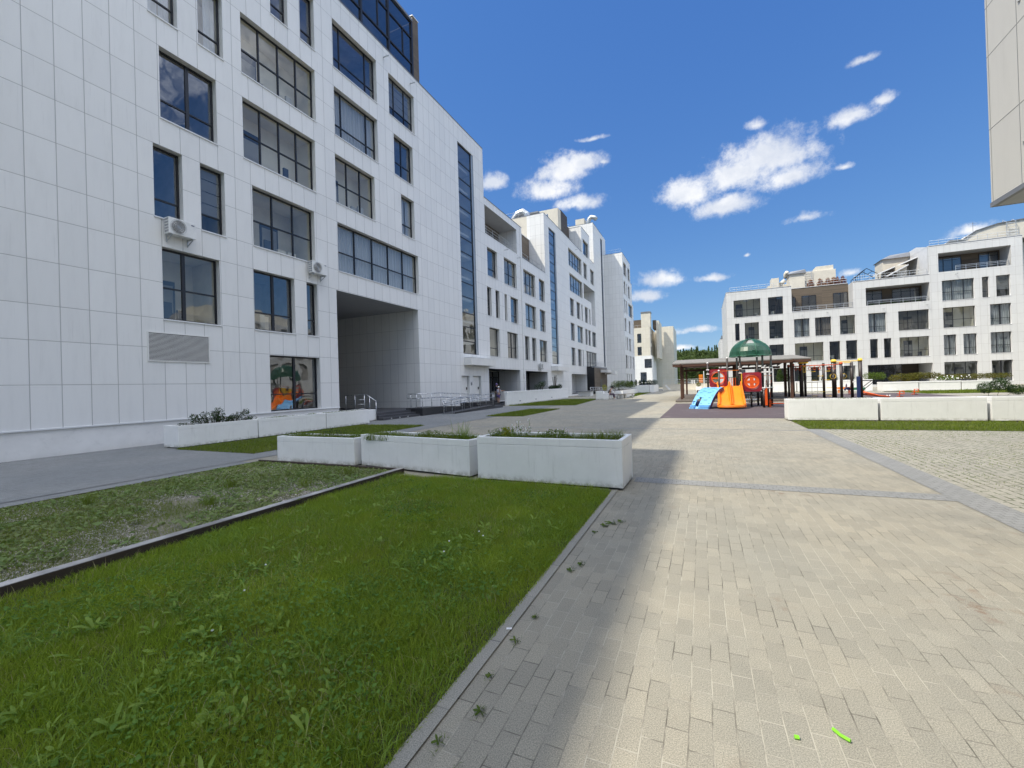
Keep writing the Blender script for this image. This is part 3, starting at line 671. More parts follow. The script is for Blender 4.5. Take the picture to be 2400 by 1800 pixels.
for u0, u1, z0, z1 in STAIR:
    fr = []; z = z0+1.0; i = 0
    while z < z1-.4:
        fr.append((z-z0)/(z1-z0)); i += 1; z += (1.25, 1.12, 1.1)[i % 3]
    ue = u0+(u1-u0)*.9
    sw = window(B, E0, None, u0, ue, z0, z1, 1, fr, 'dim', depth=.10, glass='glass_d', fw=.07, sill=False, name='stairwell_window')
    st = MB(); E0.quad(st, [(u0+.01,z0,2.2),(u1-.01,z0,2.2),(u1-.01,z1,2.2),(u0+.01,z1,2.2)], 0); E0.reveal(st, u0+.02, u1-.02, z0+.01, z1-.01, 2.19, 0, a=.31)
    k = z0+.8
    while k < z1: E0.box(st, u0+.03, u1-.03, k, k+.18, .40, 2.18, 3); k += 1.735
    st.build('stair_flights', ROOMS, sw)
    sm = MB(); E0.box(sm, ue+.004, u1-.006, z0+.01, z1-.01, .05, .16); sm.build('side_cladding', M['alu'], B)
# recessed entrance fronts on the ground floor
for (u0, u1) in ((32.70,39.52), (40.97,47.71)):
    mb = MB(); n = 5
    for i in range(n+1):
        u = u0+.05+(u1-u0-.1)*i/n; E0.box(mb, u-.035, u+.035, .36, 3.10, 2.35, 2.45)
    for z in (.40, 2.5, 3.06): E0.box(mb, u0, u1, z-.04, z+.04, 2.36, 2.44)
    sh = mb.build('entrance_glazing', M['dark'], B)
    g = MB(); E0.quad(g, [(u0,.4,2.4),(u1,.4,2.4),(u1,3.1,2.4),(u0,3.1,2.4)]); g.build('pane', M['glass_d'], sh)
    k = MB(); E0.box(k, u0+.01, u1-.01, .36, 3.10, 2.56, 2.59, 0); k.build('dark_lobby', M['dark'], B)
# two white service doors
for u0, u1, z0, z1 in DOORS:
    mb = MB(); E0.box(mb, u0+.03, u1-.03, z0, z1-.03, .20, .25); E0.box(mb, u0+.08, u1-.08, z0+.05, z1-.1, .19, .2)
    d = mb.build('door', M['whitep'], B, bevel=.006)
    h = MB(); E0.box(h, u1-.25, u1-.19, z0+.95, z0+1.15, .13, .19); E0.box(h, u1-.34, u1-.19, z0+1.06, z0+1.09, .11, .14); h.build('handle', M['dark'], d)
sg = MB(); E0.box(sg, 29.54, 29.74, 1.75, 1.98, -.02, -.002); sg.build('wall_sign', M['cap'], B)
# louvred vent
mb = MB(); u0, u1, z0, z1 = 8.12, 10.08, 2.78, 3.78
E0.box(mb, u0, u1, z0, z0+.04, -.03, .02); E0.box(mb, u0, u1, z1-.04, z1, -.03, .02); E0.box(mb, u0, u0+.035, z0+.04, z1-.04, -.03, .02); E0.box(mb, u1-.035, u1, z0+.04, z1-.04, -.03, .02)
for i in range(22):
    z = z0+.055+i*(z1-z0-.1)/22; E0.box(mb, u0+.036, u1-.036, z, z+.019, -.027, -.018)
E0.box(mb, u0+.035, u1-.035, z0+.04, z1-.04, -.004, -.002, 1)
mb.build('vent_grille', [M['reveal'], M['dark']], B)
# entrance canopies
for y0, y1, z0, z1, x in ((28.6,32.8,3.32,3.88,.66), (49.0,53.6,3.30,3.80,.86)):
    mb = MB(); mb.box(.005, x, y0, y1, z0, z1); mb.box(-.0, x+.012, y0-.012, y1+.012, z1, z1+.03, 1); mb.ball((x*.5, y0+1.2, z0-.02), .12, .12, .04, 12, 5, 2)
    mb.build('canopy', [M['reveal'], M['capw'], M['whitep']], B)
# ramp portal, black inside and brown on the courtyard side, with its own white canopy
mb = MB(); mb.box(.01, 1.18, 65.99, 75.3, 0, 4.28, 1)
mb.quad((.0,65.98,0),(1.185,65.98,0),(1.185,65.98,4.285),(0,65.98,4.285), 0)
mb.quad((1.19,66.0,0.01),(1.19,75.3,0.01),(1.19,75.3,4.1),(1.19,66.0,4.1), 2)
E0b = Side('E', 1.195); E0b.box(mb, 65.95, 75.33, 4.08, 4.3, -.02, .4, 3); E0b.box(mb, 69.9, 71.25, .2, 2.32, -.012, 0, 0)
mb.build('entrance_portal', [M['dark'], M['slat_d'], M['slat'], M['cap']], B)
mb = MB(); mb.box(1.22, 2.35, 70.2, 73.3, 3.36, 3.78); mb.box(1.22, 2.37, 70.18, 73.32, 3.78, 3.81, 1); mb.box(1.22, 2.9, 73.4, 76.2, 3.10, 3.72)
mb.build('canopy', [M['reveal'], M['capw']], B)
mb = MB()
for y in np.arange(66.2, 75.2, 1.1): mb.tube([(1.1,y,4.3),(1.1,y,5.05)], .02, 6)
for z in (4.55, 4.8, 5.05): mb.tube([(1.1,66.2,z),(1.1,75.1,z)], .018, 6)
mb.build('terrace_railing', M['rail'], B)
# copings and flat roofs
cp = MB()
for y0, y1, z0, z1 in REG:
    if y0 in (80.7,): continue
    cp.box(-.32, .025, y0, y1, z1, z1+.05)
for y, a, z in ((47.9,2.15,21.88), (65.0,5,25.85), (73,5,29.12), (32.68,.0,21.9)):
    if a: cp.box(-a-6, -.32, y-.02, y+.25, z, z+.05)
cp.build('coping', M['cap'], B)
rf = MB()
for y0, y1, z1, xb in ((-40,-3.4,30.7,0), (-3.4,7,28.2,0), (7,32.68,21.6,0), (32.68,40.9,17.5,0), (40.9,47.9,18.9,1.97), (47.9,65,21.5,0), (65,70.2,25.5,0), (70.2,73,21.3,0), (73,83,28.8,0)):
    rf.quad((-xb-.05,y0,z1),(-xb-.05,y1,z1),(-D,y1,z1),(-D,y0,z1))
rf.quad((-.05,40.9,13.95),(-.05,47.9,13.95),(-1.95,47.9,13.95),(-1.95,40.9,13.95))
rf.build('roof', M['roof'], B)
# open terrace on the low section: slatted wall set back, dark window, railing
mb = MB(); mb.quad((-1.95,40.9,13.95),(-1.95,47.9,13.95),(-1.95,47.9,18.95),(-1.95,40.9,18.95)); mb.quad((-1.95,40.9,13.95),(-D,40.9,13.95),(-D,40.9,18.95),(-1.95,40.9,18.95)); mb.box(-2.3, -1.9, 40.88, 47.9, 18.95, 19.02, 1)
mb.build('terrace_wall', [M['slat'], M['capw']], B)
Et = Side('E', -1.95)
for a, b in ((41.6,43.5), (44.3,47.2)): window(B, Et, None, a, b, 14.0, 16.5, 2, .7, 'dim', depth=-.04, glass='glass_d', sill=False)
mb = MB(); mb.quad((-2.15,47.9,13.95),(-D,47.9,13.95),(-D,47.9,21.88),(-2.15,47.9,21.88)); mb.build('rendered_gable', M['cream'], B)
mb = MB(); q(mb, [(LOGG[0],LOGG[2],1.9),(LOGG[1],LOGG[2],1.9),(LOGG[1],LOGG[3],1.9),(LOGG[0],LOGG[3],1.9)]); mb.build('loggia_wall', M['slat'], B)
El = Side('E', -1.9)
for a, b in ((33.1,35.4), (36.2,38.4)): window(B, El, None, a, b, 14.8, 16.6, 2, None, 'dim', depth=-.05, glass='glass_d', sill=False)
mb = MB()
for y in np.arange(33.2, 39.5, 1.25): mb.tube([(-.12,y,14.75),(-.12,y,15.5)], .018, 6)
for z in (15.0, 15.25, 15.5): mb.tube([(-.12,32.8,z),(-.12,39.5,z)], .016, 6)
for y in np.arange(41.2, 47.4, 1.5): mb.tube([(-.15,y,14.7),(-.15,y,15.4)], .018, 6)
for z in (15.05, 15.4): mb.tube([(-.15,41.0,z),(-.15,46.4,z)], .016, 6)
mb.build('terrace_railing', M['rail'], B)
# glazed penthouse with a brown end pier
Pz0, Pz1 = 21.9, 25.55
mb = MB(); n = 7; ys = [7.1+i*(23.15-7.1)/n for i in range(n+1)]
for y in ys: mb.box(-.14, .02, y-.07, y+.07, Pz0+.02, Pz1)
for z in (Pz0+.07, Pz0+.85, Pz0+2.55, Pz1-.06):
    for a, b in zip(ys[:-1], ys[1:]): mb.box(-.12, .0, a+.071, b-.071, z-.045, z+.045)
for a, b in zip(ys[:-1], ys[1:]): mb.box(-.11, -.01, (a*.4+b*.6)-.03, (a*.4+b*.6)+.03, Pz0+.9, Pz0+2.5)
pg = mb.build('penthouse_glazing', M['frame'], B)
g = MB(); g.quad((-.06,7.1,Pz0+.05),(-.06,23.15,Pz0+.05),(-.06,23.15,Pz1),(-.06,7.1,Pz1)); g.build('pane', M['glass_d'], pg)
mb = MB(); mb.box(-8, .05, 7.05, 23.2, Pz1, Pz1+.14); mb.box(-8, -2.4, 7.05, 23.1, Pz0, Pz1-.01, 1); mb.build('penthouse_roof', [M['cap'], M['room_d']], B)
mb = MB(); mb.box(-9, -.0, 23.25, 23.85, Pz0, 26.0, 0); mb.box(-9.02, .03, 23.22, 23.88, 26.0, 26.06, 1); mb.build('end_pier', [M['slat'], M['capw']], B)
# roof structures on the higher sections
mb = MB(); mb.box(-6.5, -1.9, 59.5, 60.9, 21.5, 27.1); mb.build('lift_housing', M['cream'], B)
mb = MB(); mb.box(-5, -1.88, 60.9, 64.1, 21.5, 27.3); mb.box(-5, -1.9, 64.1, 65.0, 21.5, 25.9); mb.build('roof_terrace_wall', M['slat_d'], B)
mb = MB(); mb.box(-3.3, -1.9, 51.0, 52.6, 21.5, 23.3, 0); mb.box(-3.45, -1.75, 50.85, 52.75, 23.3, 23.5, 1); mb.build('chimney', [M['cream'], M['cap']], B)
mb = MB(); mb.tube([(-4.6,49.4,21.6),(-4.5,49.4,22.3),(-3.9,49.4,22.95),(-3.2,49.4,23.1),(-2.7,49.4,22.7),(-2.5,49.4,21.6)], [.36,.40,.44,.45,.42,.36], 12); mb.build('foil_duct', M['foil'], B)
mb = MB(); mb.tube([(-2.3,50.3,22.3),(-1.5,50.3,22.28),(-.35,50.3,22.25)], [.36,.38,.40], 12); mb.build('foil_duct', M['foil'], B)
mb = MB(); mb.box(-3.6, -2.0, 75.2, 76.6, 28.8, 31.0); mb.build('chimney', M['cream'], B)
mb = MB(); mb.tube([(-1.3,75.4,28.8),(-1.3,75.4,30.3),(-1.1,75.4,30.8),(-.7,75.4,31.05),(-.2,75.4,30.85),(.1,75.4,30.5)], .38, 12); mb.build('vent_cowl', M['foil'], B, smooth=True)
mb = MB()
for x0, y, z, n in ((-6.5,48.2,21.95,6), (-5.2,65.3,25.9,5)):
    mb = MB()
    for i in range(n): mb.tube([(x0+i*.8,y,z),(x0+i*.8,y,z+.75)], .015, 5)
    mb.tube([(x0,y,z+.75),(x0+(n-1)*.8,y,z+.75)], .015, 5); mb.tube([(x0,y,z+.4),(x0+(n-1)*.8,y,z+.4)], .012, 5)
    mb.build('roof_railing', M['rail'], B)
mb = MB()
for y, z in ((20.3,21.25), (22.8,21.25), (36.6,14.35), (39.5,14.35), (61.2,21.2), (70.3,21.4)): mb.tube([(-.02,y,z),(.42,y-.02,z-.04)], .035, 8)
mb.build('drain_spout', M['rail'], B)
mb = MB(); mb.tube([(.06,40.35,.3),(.06,40.35,17.7)], .03, 6); mb.box(.03,.14,40.28,40.42,2.3,2.8); mb.build('conduit', M['reveal'], B)

for (y, z, lb) in ((8.66,7.15,'white air conditioner outdoor unit below the narrow tall window, nearest of the wall units'), (14.5,7.15,'white air conditioner outdoor unit between the wide balcony window and a slim window'), (44.6,3.45,'small grey air conditioner unit above the low planter wall shrubs, farthest of the wall units')):
    ac_unit(LW(0, y, z), -LA, lb)

# ------------------------------------------------------------------ tower projecting at the far end of the long building
T = thing('apartment_tower', 'tall white tower block jutting forward at the far end of the long left building', 'building', LO, -LA)
Et = Side('E', 3.5)
TW = [(81.67,84.86,S(6)+.1,H(6)+.1,2), (86.45,88.83,S(6)+.1,H(6)+.1,1), (81.64,83.32,S(5),H(5),1), (84.45,85.11,S(5),H(5),1), (86.45,88.36,S(5),H(5),1), (81.44,82.68,S(4),H(4),1), (83.56,84.66,S(4),H(4),1), (86.26,90.9,S(4),H(4),3),
      (81.43,83.12,S(3),H(3),1), (86.04,87.96,S(3),H(3),1), (91.3,92.0,S(3),H(3),1), (81.63,82.25,S(2),H(2),1), (83.13,84.46,S(2),H(2),1), (86.07,87.99,S(2),H(2),1), (91.3,92.0,S(2),H(2),1), (81.41,83.34,S(1),H(1),1), (84.25,84.75,S(1),H(1),1), (86.1,87.27,S(1),H(1),1), (87.9,88.5,S(1),H(1),1), (90.2,91.6,S(1),H(1),1), (81.82,82.91,S(0),H(0),1), (84.3,85.2,S(0),H(0),1), (86.83,88.07,S(0),H(0),1)]
wm = MB(); TR = [(80.7,89.6,0,25.55), (89.6,91.1,0,21.7), (91.1,92.4,0,17.6)]
Et.wall(wm, TR, [w[:4] for w in TW])
wm.quad((0,80.7,0),(3.5,80.7,0),(3.5,80.7,25.55),(0,80.7,25.55)); wm.quad((-12,80.72,20),(0,80.72,20),(0,80.72,25.5),(-12,80.72,25.5))
for y, a, b in ((89.6,21.7,25.55), (91.1,17.6,21.7), (92.4,0,17.6)): wm.quad((3.5,y,a),(-12,y,a),(-12,y,b),(3.5,y,b))
for w_ in TW: Et.reveal(wm, *w_[:4], .3, 1)
wm.build('wall', [M['panel'], M['reveal']], T)
inter = MB()
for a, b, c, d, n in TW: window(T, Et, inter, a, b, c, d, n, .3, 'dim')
cp = MB()
for y0, y1, z0, z1 in TR: cp.box(3.2, 3.525, y0, y1, z1, z1+.05)
cp.box(-6, 3.2, 80.68, 80.95, 25.55, 25.6); cp.build('coping', M['cap'], T)
rf = MB()
for y0, y1, z0, z1 in TR: rf.quad((3.45,y0,z1-.3),(3.45,y1,z1-.3),(-12,y1,z1-.3),(-12,y0,z1-.3))
rf.build('roof', M['roof'], T)
mb = MB()
for i in range(5): mb.tube([(-.4+i*.9,81.1,25.6),(-.4+i*.9,81.1,26.35)], .015, 5)
for z in (26.0, 26.35): mb.tube([(-.4,81.1,z),(3.2,81.1,z)], .013, 5)
mb.build('roof_railing', M['rail'], T)
# ------------------------------------------------------------------ sunny white building across the far side
RB = thing('terraced_building', 'sunlit white terraced apartment building behind the playground, stepping up to the right', 'building', (0, 73, 0))
S0 = Side('S')
h = lambda k: 3.0+3.49*k
s_ = lambda k: 3.0+3.49*k-2.58
RW = [(4.69,8.23,s_(3)+.02,h(3),4,.42,'room'), (9.20,11.08,s_(3)+.02,h(3),[.55],.3,'dim'),
 (4.80,5.39,s_(2),h(2),1,.3,'dim'), (6.08,7.94,s_(2),h(2),2,.3,'room'), (9.24,11.02,s_(2),h(2),2,.3,'dim'), (12.35,14.21,s_(2),h(2),[.6],.3,'curtain'), (14.86,16.73,s_(2),h(2),[.38],.3,'beige'), (17.72,19.45,s_(2),h(2),2,.3,'room'),
 (20.90,22.79,s_(2),h(2),[.38],.3,'curtain'), (24.08,27.21,s_(2),h(2),3,.38,'dim'), (28.58,31.66,s_(2),h(2),3,.4,'light'), (33.01,34.92,s_(2),h(2),[.52],.32,'curtain'),
 (4.8,5.4,s_(1),h(1),1,.3,'dim'), (6.1,7.9,s_(1),h(1),2,.3,'dim'), (9.20,11.01,s_(1),h(1),2,.3,'dim'), (12.36,15.76,s_(1),h(1),3,.27,'light'), (16.45,17.68,s_(1),h(1),1,.3,'dim'), (18.35,19.60,s_(1),h(1),1,.3,'dim'),
 (20.99,21.85,s_(1),h(1),1,.35,'dim'), (22.48,23.28,s_(1),h(1),1,.35,'dim'), (24.12,27.15,s_(1),h(1),3,.32,'room'), (28.56,29.80,s_(1),h(1),2,.33,'curtain'), (30.45,31.73,s_(1),h(1),2,.33,'curtain'), (32.98,34.88,s_(1),h(1),3,.38,'curtain'),
 (28.56,31.64,s_(3),h(3),[.33,.7],.42,'curtain'), (32.36,33.00,s_(3),h(3),1,.3,'dim'), (33.65,34.91,s_(3),h(3),1,.32,'blind'),
 (28.53,31.73,.45,h(0),3,.4,'dim'), (33.0,34.9,.45,h(0),[.5],.35,'dim'), (5.0,6.0,.6,h(0),1,None,'dim'), (7.2,8.2,.6,h(0),1,None,'dim'), (9.6,11.0,.6,h(0),1,None,'dim'), (12.2,13.2,.6,h(0),1,None,'dim'), (14.2,15.2,.6,h(0),1,None,'dim'), (16.0,16.7,.6,h(0),1,None,'dim')]
ENT = (17.71,19.31,.35,3.02); RP = (20.67,27.4,.3,2.99)
LOG = [(20.7,27.34,11.06,13.47), (28.28,35.06,14.6,17.04)]
RREG = [(3.73,12.14,0,14.78), (12.14,19.3,0,11.06), (19.3,27.35,0,14.5), (27.35,36.1,0,18.1)]
wm = MB(); S0.wall(wm, RREG, [w[:4] for w in RW]+[ENT, RP]+LOG)
for u0, u1, z0, z1, *_ in RW: S0.reveal(wm, u0, u1, z0, z1, .30, 1)
S0.reveal(wm, *ENT, 1.5, 0, ceil=2); S0.reveal(wm, *RP, 4.0, 0, ceil=2)
for L in LOG: S0.reveal(wm, *L, 2.2, 0, ceil=2, floor=3)
wm.quad((3.73,0,0),(3.73,16,0),(3.73,16,14.78),(3.73,0,14.78))
wm.quad((12.14,0,10.2),(12.14,2.0,10.2),(12.14,2.0,14.78),(12.14,0,14.78)); wm.quad((19.3,0,10.2),(19.3,2,10.2),(19.3,2,14.5),(19.3,0,14.5))
wm.quad((27.35,0,14.5),(27.35,7,14.5),(27.35,7,18.1),(27.35,0,18.1)); wm.quad((36.1,0,0),(36.1,2,0),(36.1,2,18.1),(36.1,0,18.1)); wm.quad((12.14,2.0,14.5),(12.14,16,14.5),(12.14,16,14.78),(12.14,2.0,14.78))
wm.build('wall', [M['panel_r'], M['reveal_r'], M['soffit'], M['roof']], RB)
inter = MB()
for u0, u1, z0, z1, c, tr, st in RW:
    window(RB, S0, inter, u0, u1, z0, z1, c, tr, st, glass='glass_r', depth=.26, thick=.12 if isinstance(c, list) and len(c) == 1 else None)
S2 = Side('S', 2.0)
mb = MB(); S2.quad(mb, [(12.14,10.2,0),(19.3,10.2,0),(19.3,14.72,0),(12.14,14.72,0)]); mb.quad((12.14,0.05,10.3),(19.3,.05,10.3),(19.3,2,10.3),(12.14,2,10.3), 1)
mb.build('terrace_wall', [M['slat'], M['roof']], RB)
for a, b, z1 in ((12.5,12.95,13.4), (13.7,15.47,13.5), (17.5,19.2,13.5)): window(RB, S2, None, a, b, 10.4, z1, 2 if b-a > 1 else 1, None, 'dim', depth=-.05, glass='glass_d', sill=False)
S22 = Side('S', 2.2)
for L, wins in zip(LOG, (((21.0,23.1),(24.2,27.1)), ((28.7,31.4),(33.1,34.9)))):
    mb = MB(); S22.quad(mb, [(L[0],L[2],-.001),(L[1],L[2],-.001),(L[1],L[3],-.001),(L[0],L[3],-.001)]); mb.build('loggia_wall', M['slat'], RB)
    for a, b in wins: window(RB, S22, None, a, b, L[2]+.05, L[3]-.15, 3 if b-a > 2.3 else 2, .8, 'dim', depth=-.05, glass='glass_d', sill=False)
def rail(u0, u1, z, d, n, hgt=.75):
    mb = MB()
    for i in range(n+1):
        u = u0+(u1-u0)*i/n; S0.box(mb, u-.025, u+.025, z, z+hgt, d-.02, d+.02)
    for k in (.28, .5, hgt): S0.box(mb, u0, u1, z+k-.02, z+k+.02, d-.045, d-.021)
    mb.build('terrace_railing', M['rail'], RB)
rail(12.3, 19.25, 11.1, .15, 7, .62); rail(20.9, 27.2, 11.1, .15, 5, .6); rail(30.0, 34.9, 14.62, .15, 5, .65)
S4 = Side('S', 4.0)
mb = MB(); S4.quad(mb, [(RP[0],.3,-.002),(RP[1],.3,-.002),(RP[1],2.99,-.002),(RP[0],2.99,-.002)]); mb.build('lobby_wall', M['slat_d'], RB)
mb = MB()
for i in range(7): S0.box(mb, RP[0]+.2+i*.62, RP[0]+.27+i*.62, .31, 2.96, 1.2, 1.28)
for z in (.35, 1.2, 2.3, 2.94): S0.box(mb, RP[0]+.2, RP[0]+4.0, z-.03, z+.03, 1.21, 1.27)
f = mb.build('entrance_glazing', M['frame'], RB); g = MB(); S0.quad(g, [(RP[0]+.2,.35,1.24),(RP[0]+4,.35,1.24),(RP[0]+4,2.94,1.24),(RP[0]+.2,2.94,1.24)]); g.build('pane', M['glass_r'], f)
window(RB, S0, inter, ENT[0]+.02, ENT[1]-.02, ENT[2]+.02, ENT[3]-.02, [.6], .75, 'dim', depth=1.45, glass='glass_r', sill=False, name='entrance_door')
cp = MB()
for a, b, z0, z1 in RREG: cp.box(a, b, -.03, .3, z1, z1+.05)
cp.box(3.70, 4.0, .3, 16, 14.78, 14.83); cp.box(27.32, 27.6, .3, 7, 18.1, 18.15); cp.box(12.2, 19.25, 1.95, 2.3, 14.72, 14.78)
cp.build('coping', M['capw'], RB)
cd = MB()
for a, b, z0, z1 in RREG: cd.box(a+.01, b-.01, -.012, -.002, z1-.07, z1-.004)
cd.build('shadow_gap', M['cap'], RB)  # dark metal strip just below the coping
rf = MB(); rf.quad((3.8,.3,14.5),(12.1,.3,14.5),(12.1,16,14.5),(3.8,16,14.5)); rf.quad((12.2,2,14.4),(27.3,2,14.4),(27.3,16,14.4),(12.2,16,14.4)); rf.quad((19.35,.1,14.3),(27.3,.1,14.3),(27.3,2,14.3),(19.35,2,14.3)); rf.quad((27.4,.1,17.8),(40,.1,17.8),(40,16,17.8),(27.4,16,17.8)); rf.build('roof', M['roof'], RB)
mb = MB(); mb.quad((36.1,2,0),(52,2,0),(52,2,17.6),(36.1,2,17.6)); mb.build('set_back_wall', M['panel_r'], RB)
# roof-top volumes
mb = MB(); mb.box(12.55,14.5,3.6,6.2,14.5,17.2); mb.box(10.3,11.3,4.4,6,14.5,17.05); mb.box(9.9,12.55,5,8,14.5,16.1); mb.box(15.0,19.0,6.5,9.5,14.4,17.9); mb.box(16.6,18.8,6.8,9.2,17.9,18.6)
mb.build('roof_housing', M['cream'], RB, bevel=.02)
mb = MB(); mb.add([(12.3,3.4,17.2),(14.7,3.4,17.2),(14.7,6.4,17.2),(12.3,6.4,17.2),(12.7,3.6,17.6),(14.55,3.5,17.72),(14.5,6.2,17.7),(12.7,6.2,17.6)], [(0,3,2,1),(4,5,6,7),(0,1,5,4),(1,2,6,5),(2,3,7,6),(3,0,4,7)])
mb.build('chimney_cap', M['cap'], RB)
mb = MB(); mb.tube([(12.45,6.0,17.2),(12.45,6.0,17.8),(12.6,5.6,18.0)], .3, 10); mb.tube([(11.5,5.2,16.1),(12.2,5.2,16.7)], .3, 10); mb.build('vent_cowl', M['cream'], RB, smooth=True)
mb = MB()
for x in (14.95, 15.9): mb.tube([(x,6.3,14.5),(x,6.3,18.0)], .03, 5)
for z in np.arange(14.8, 18, .35): mb.tube([(14.95,6.3,z),(15.9,6.3,z)], .02, 5)
mb.build('roof_ladder', M['rail'], RB); mb = MB()
for x in (37.9, 38.8): mb.tube([(x,6.6,17.9),(x,6.6,21.6),(x,7.3,22.0),(x,7.8,21.4)], .04, 5)
for z in np.arange(18.2, 21.6, .4): mb.tube([(37.9,6.6,z),(38.8,6.6,z)], .03, 5)
mb.build('roof_ladder', M['rail'], RB)
mb = MB(); mb.tube([(34.3,6,20.6),(34.3,6,22.0)], .025, 5); mb.tube([(33.8,6,21.8),(34.8,6,21.8)], .015, 5); mb.tube([(34,6,21.5),(34.6,6,21.5)], .015, 5); mb.build('aerial', M['cap'], RB)
mb = MB()
pts = [(30.0,18.0),(31.3,19.2),(32.3,20.1),(33.6,20.0),(35.0,21.0),(37.2,21.6),(40,21.8),(44,21.8)]
for (a, za), (b, zb) in zip(pts[:-1], pts[1:]):
    mb.add([(a,7.0,17.8),(b,7.0,17.8),(b,7.0,zb),(a,7.0,za),(a,12,17.8),(b,12,17.8),(b,12,zb),(a,12,za)], [(0,1,2,3),(3,2,6,7),(4,7,6,5),(0,3,7,4),(1,5,6,2)])
    mb.bar((a,6.95,za+.03),(b,6.95,zb+.03), .2, .09, 1)
mb.build('stepped_penthouse', [M['cream'], M['cap']], RB)
mb = MB(); mb.box(34.5,40,4.5,6.5,17.8,18.6); mb.build('roof_skylight', M['glass_d'], RB)
# white gable with a slit window and two sloping awnings over a roof terrace
mb = MB(); mb.add([(27.34,0.3,14.5),(27.34,7,14.5),(27.34,7,18.9),(27.34,3.4,18.9),(27.34,.3,18.1)], [(0,1,2,3,4)]); mb.box(27.345,27.365,1.2,1.75,14.9,17.0,1); mb.build('gable', [M['capw'], M['frame']], RB)
mb = MB()
for x0, x1, z0, z1, y in ((22.4,27.3,15.6,17.6,4.2), (23.6,26.0,15.2,16.5,3.2)):
    mb.add([(x0,y-1.2,z0),(x0,y+1.8,z0+.15),(x1,y+1.8,z1+.15),(x1,y-1.2,z1),(x0,y-1.2,z0-.05),(x0,y+1.8,z0+.1),(x1,y+1.8,z1+.1),(x1,y-1.2,z1-.05)], [(0,1,2,3),(4,7,6,5),(0,3,7,4),(1,5,6,2),(0,4,5,1),(2,6,7,3)])
    mb.bar((x0,y-1.22,z0-.08),(x1,y-1.22,z1-.08), .06, .14, 1)
mb.build('awning', [M['awning'], M['capw']], RB)
mb = MB(); mb.box(24.9,26.0,2.6,4.4,14.4,16.6); mb.box(24.3,27.3,5.5,8.5,14.4,18.2); mb.add([(24.1,5.2,18.2),(27.5,5.2,18.2),(27.5,8.7,18.2),(24.1,8.7,18.2),(25.2,5.6,18.75),(27.3,5.4,18.85),(27.3,8.5,18.85),(25.2,8.5,18.75)], [(0,3,2,1),(4,5,6,7),(0,1,5,4),(1,2,6,5),(2,3,7,6),(3,0,4,7)], 1)
mb.build('roof_housing', [M['cream'], M['cap']], RB)
mb = MB()
for y in (3.6, 5.6):
    mb.tube([(20.6,y,14.4),(20.6,y,15.7),(21.9,y,16.85),(23.2,y,15.9),(23.2,y,14.4)], .05, 5)
    for i in range(1, 5): mb.tube([(20.6+1.3*i/5,y,15.7+1.15*i/5),(20.6+1.3*i/5,y,15.5)], .02, 4)
for x, z in ((20.6,15.7),(21.25,16.27),(21.9,16.85),(22.55,16.37),(23.2,15.9)): mb.tube([(x,3.6,z),(x,5.6,z)], .04, 5)
mb.build('gazebo_frame', M['dark'], RB)
mb = MB()
for a, b, z, y, n in ((4.2,12.0,14.85,.6,8), (14.7,19.2,14.8,2.2,6), (19.5,27.2,14.55,.25,9), (27.6,36,18.15,.4,9)):
    for i in range(n+1):
        x = a+(b-a)*i/n; mb.tube([(x,y,z),(x,y,z+.7)], .02, 5)
    for k in (.38, .7): mb.tube([(a,y,z+k),(b,y,z+k)], .022, 5)
mb.build('roof_railing', M['rail'], RB)
mb = MB()
for x, z in ((13.3,10.5),(16.3,10.6),(22.5,10.5),(27.0,10.6),(29.9,14.2)): mb.tube([(x,-.02,z),(x+.06,-.45,z-.05)], .035, 6)
mb.build('drain_spout', M['rail'], RB)

# ------------------------------------------------------------------ overhanging corner block close on the right
K = thing('overhanging_block', 'pale grey clad building corner overhanging the paving at the right edge of the photo', 'building', (4.6, 10.03, 0))
Wd = Side('W')
mb = MB(); Wd.wall(mb, [(-20, 0, 4.48, 24)], [])
mb.quad((0,0,4.48),(62,0,4.48),(62,0,24),(0,0,24)); mb.quad((62,0,0),(62,-20,0),(62,-20,24),(62,0,24)); mb.quad((0,-20,4.48),(62,-20,4.48),(62,-20,24),(0,-20,24)); mb.quad((0,0,24),(62,0,24),(62,-20,24),(0,-20,24)); mb.quad((16,-.3,0),(62,-.3,0),(62,-.3,4.48),(16,-.3,4.48)); mb.quad((16,-.3,0),(16,-20,0),(16,-20,4.48),(16,-.3,4.48))
mb.build('wall', M['panel_b'], K)
mb = MB(); mb.box(.05,15.98,-19.98,-.05,4.40,4.46,0); mb.box(-.012,.05,-20,.012,4.40,4.476,1); mb.box(.05,15.98,-.05,.012,4.40,4.476,1); mb.build('soffit', [M['soffit'], M['cap']], K)
mb = MB()
for y in (-.86, -.84): 
    for z in (5.05, 7.2): mb.box(-.02,-.002,y-.02,y+.01,z+abs(y+.85)*4,z+.05)
mb.build('panel_clip', M['capw'], K)
mb = MB()
for x, y in ((5,-6),(5,-14),(11,-6),(11,-14)): mb.box(x-.4,x+.4,y-.4,y+.4,0,4.4)
mb.build('column', M['plinth'], K)

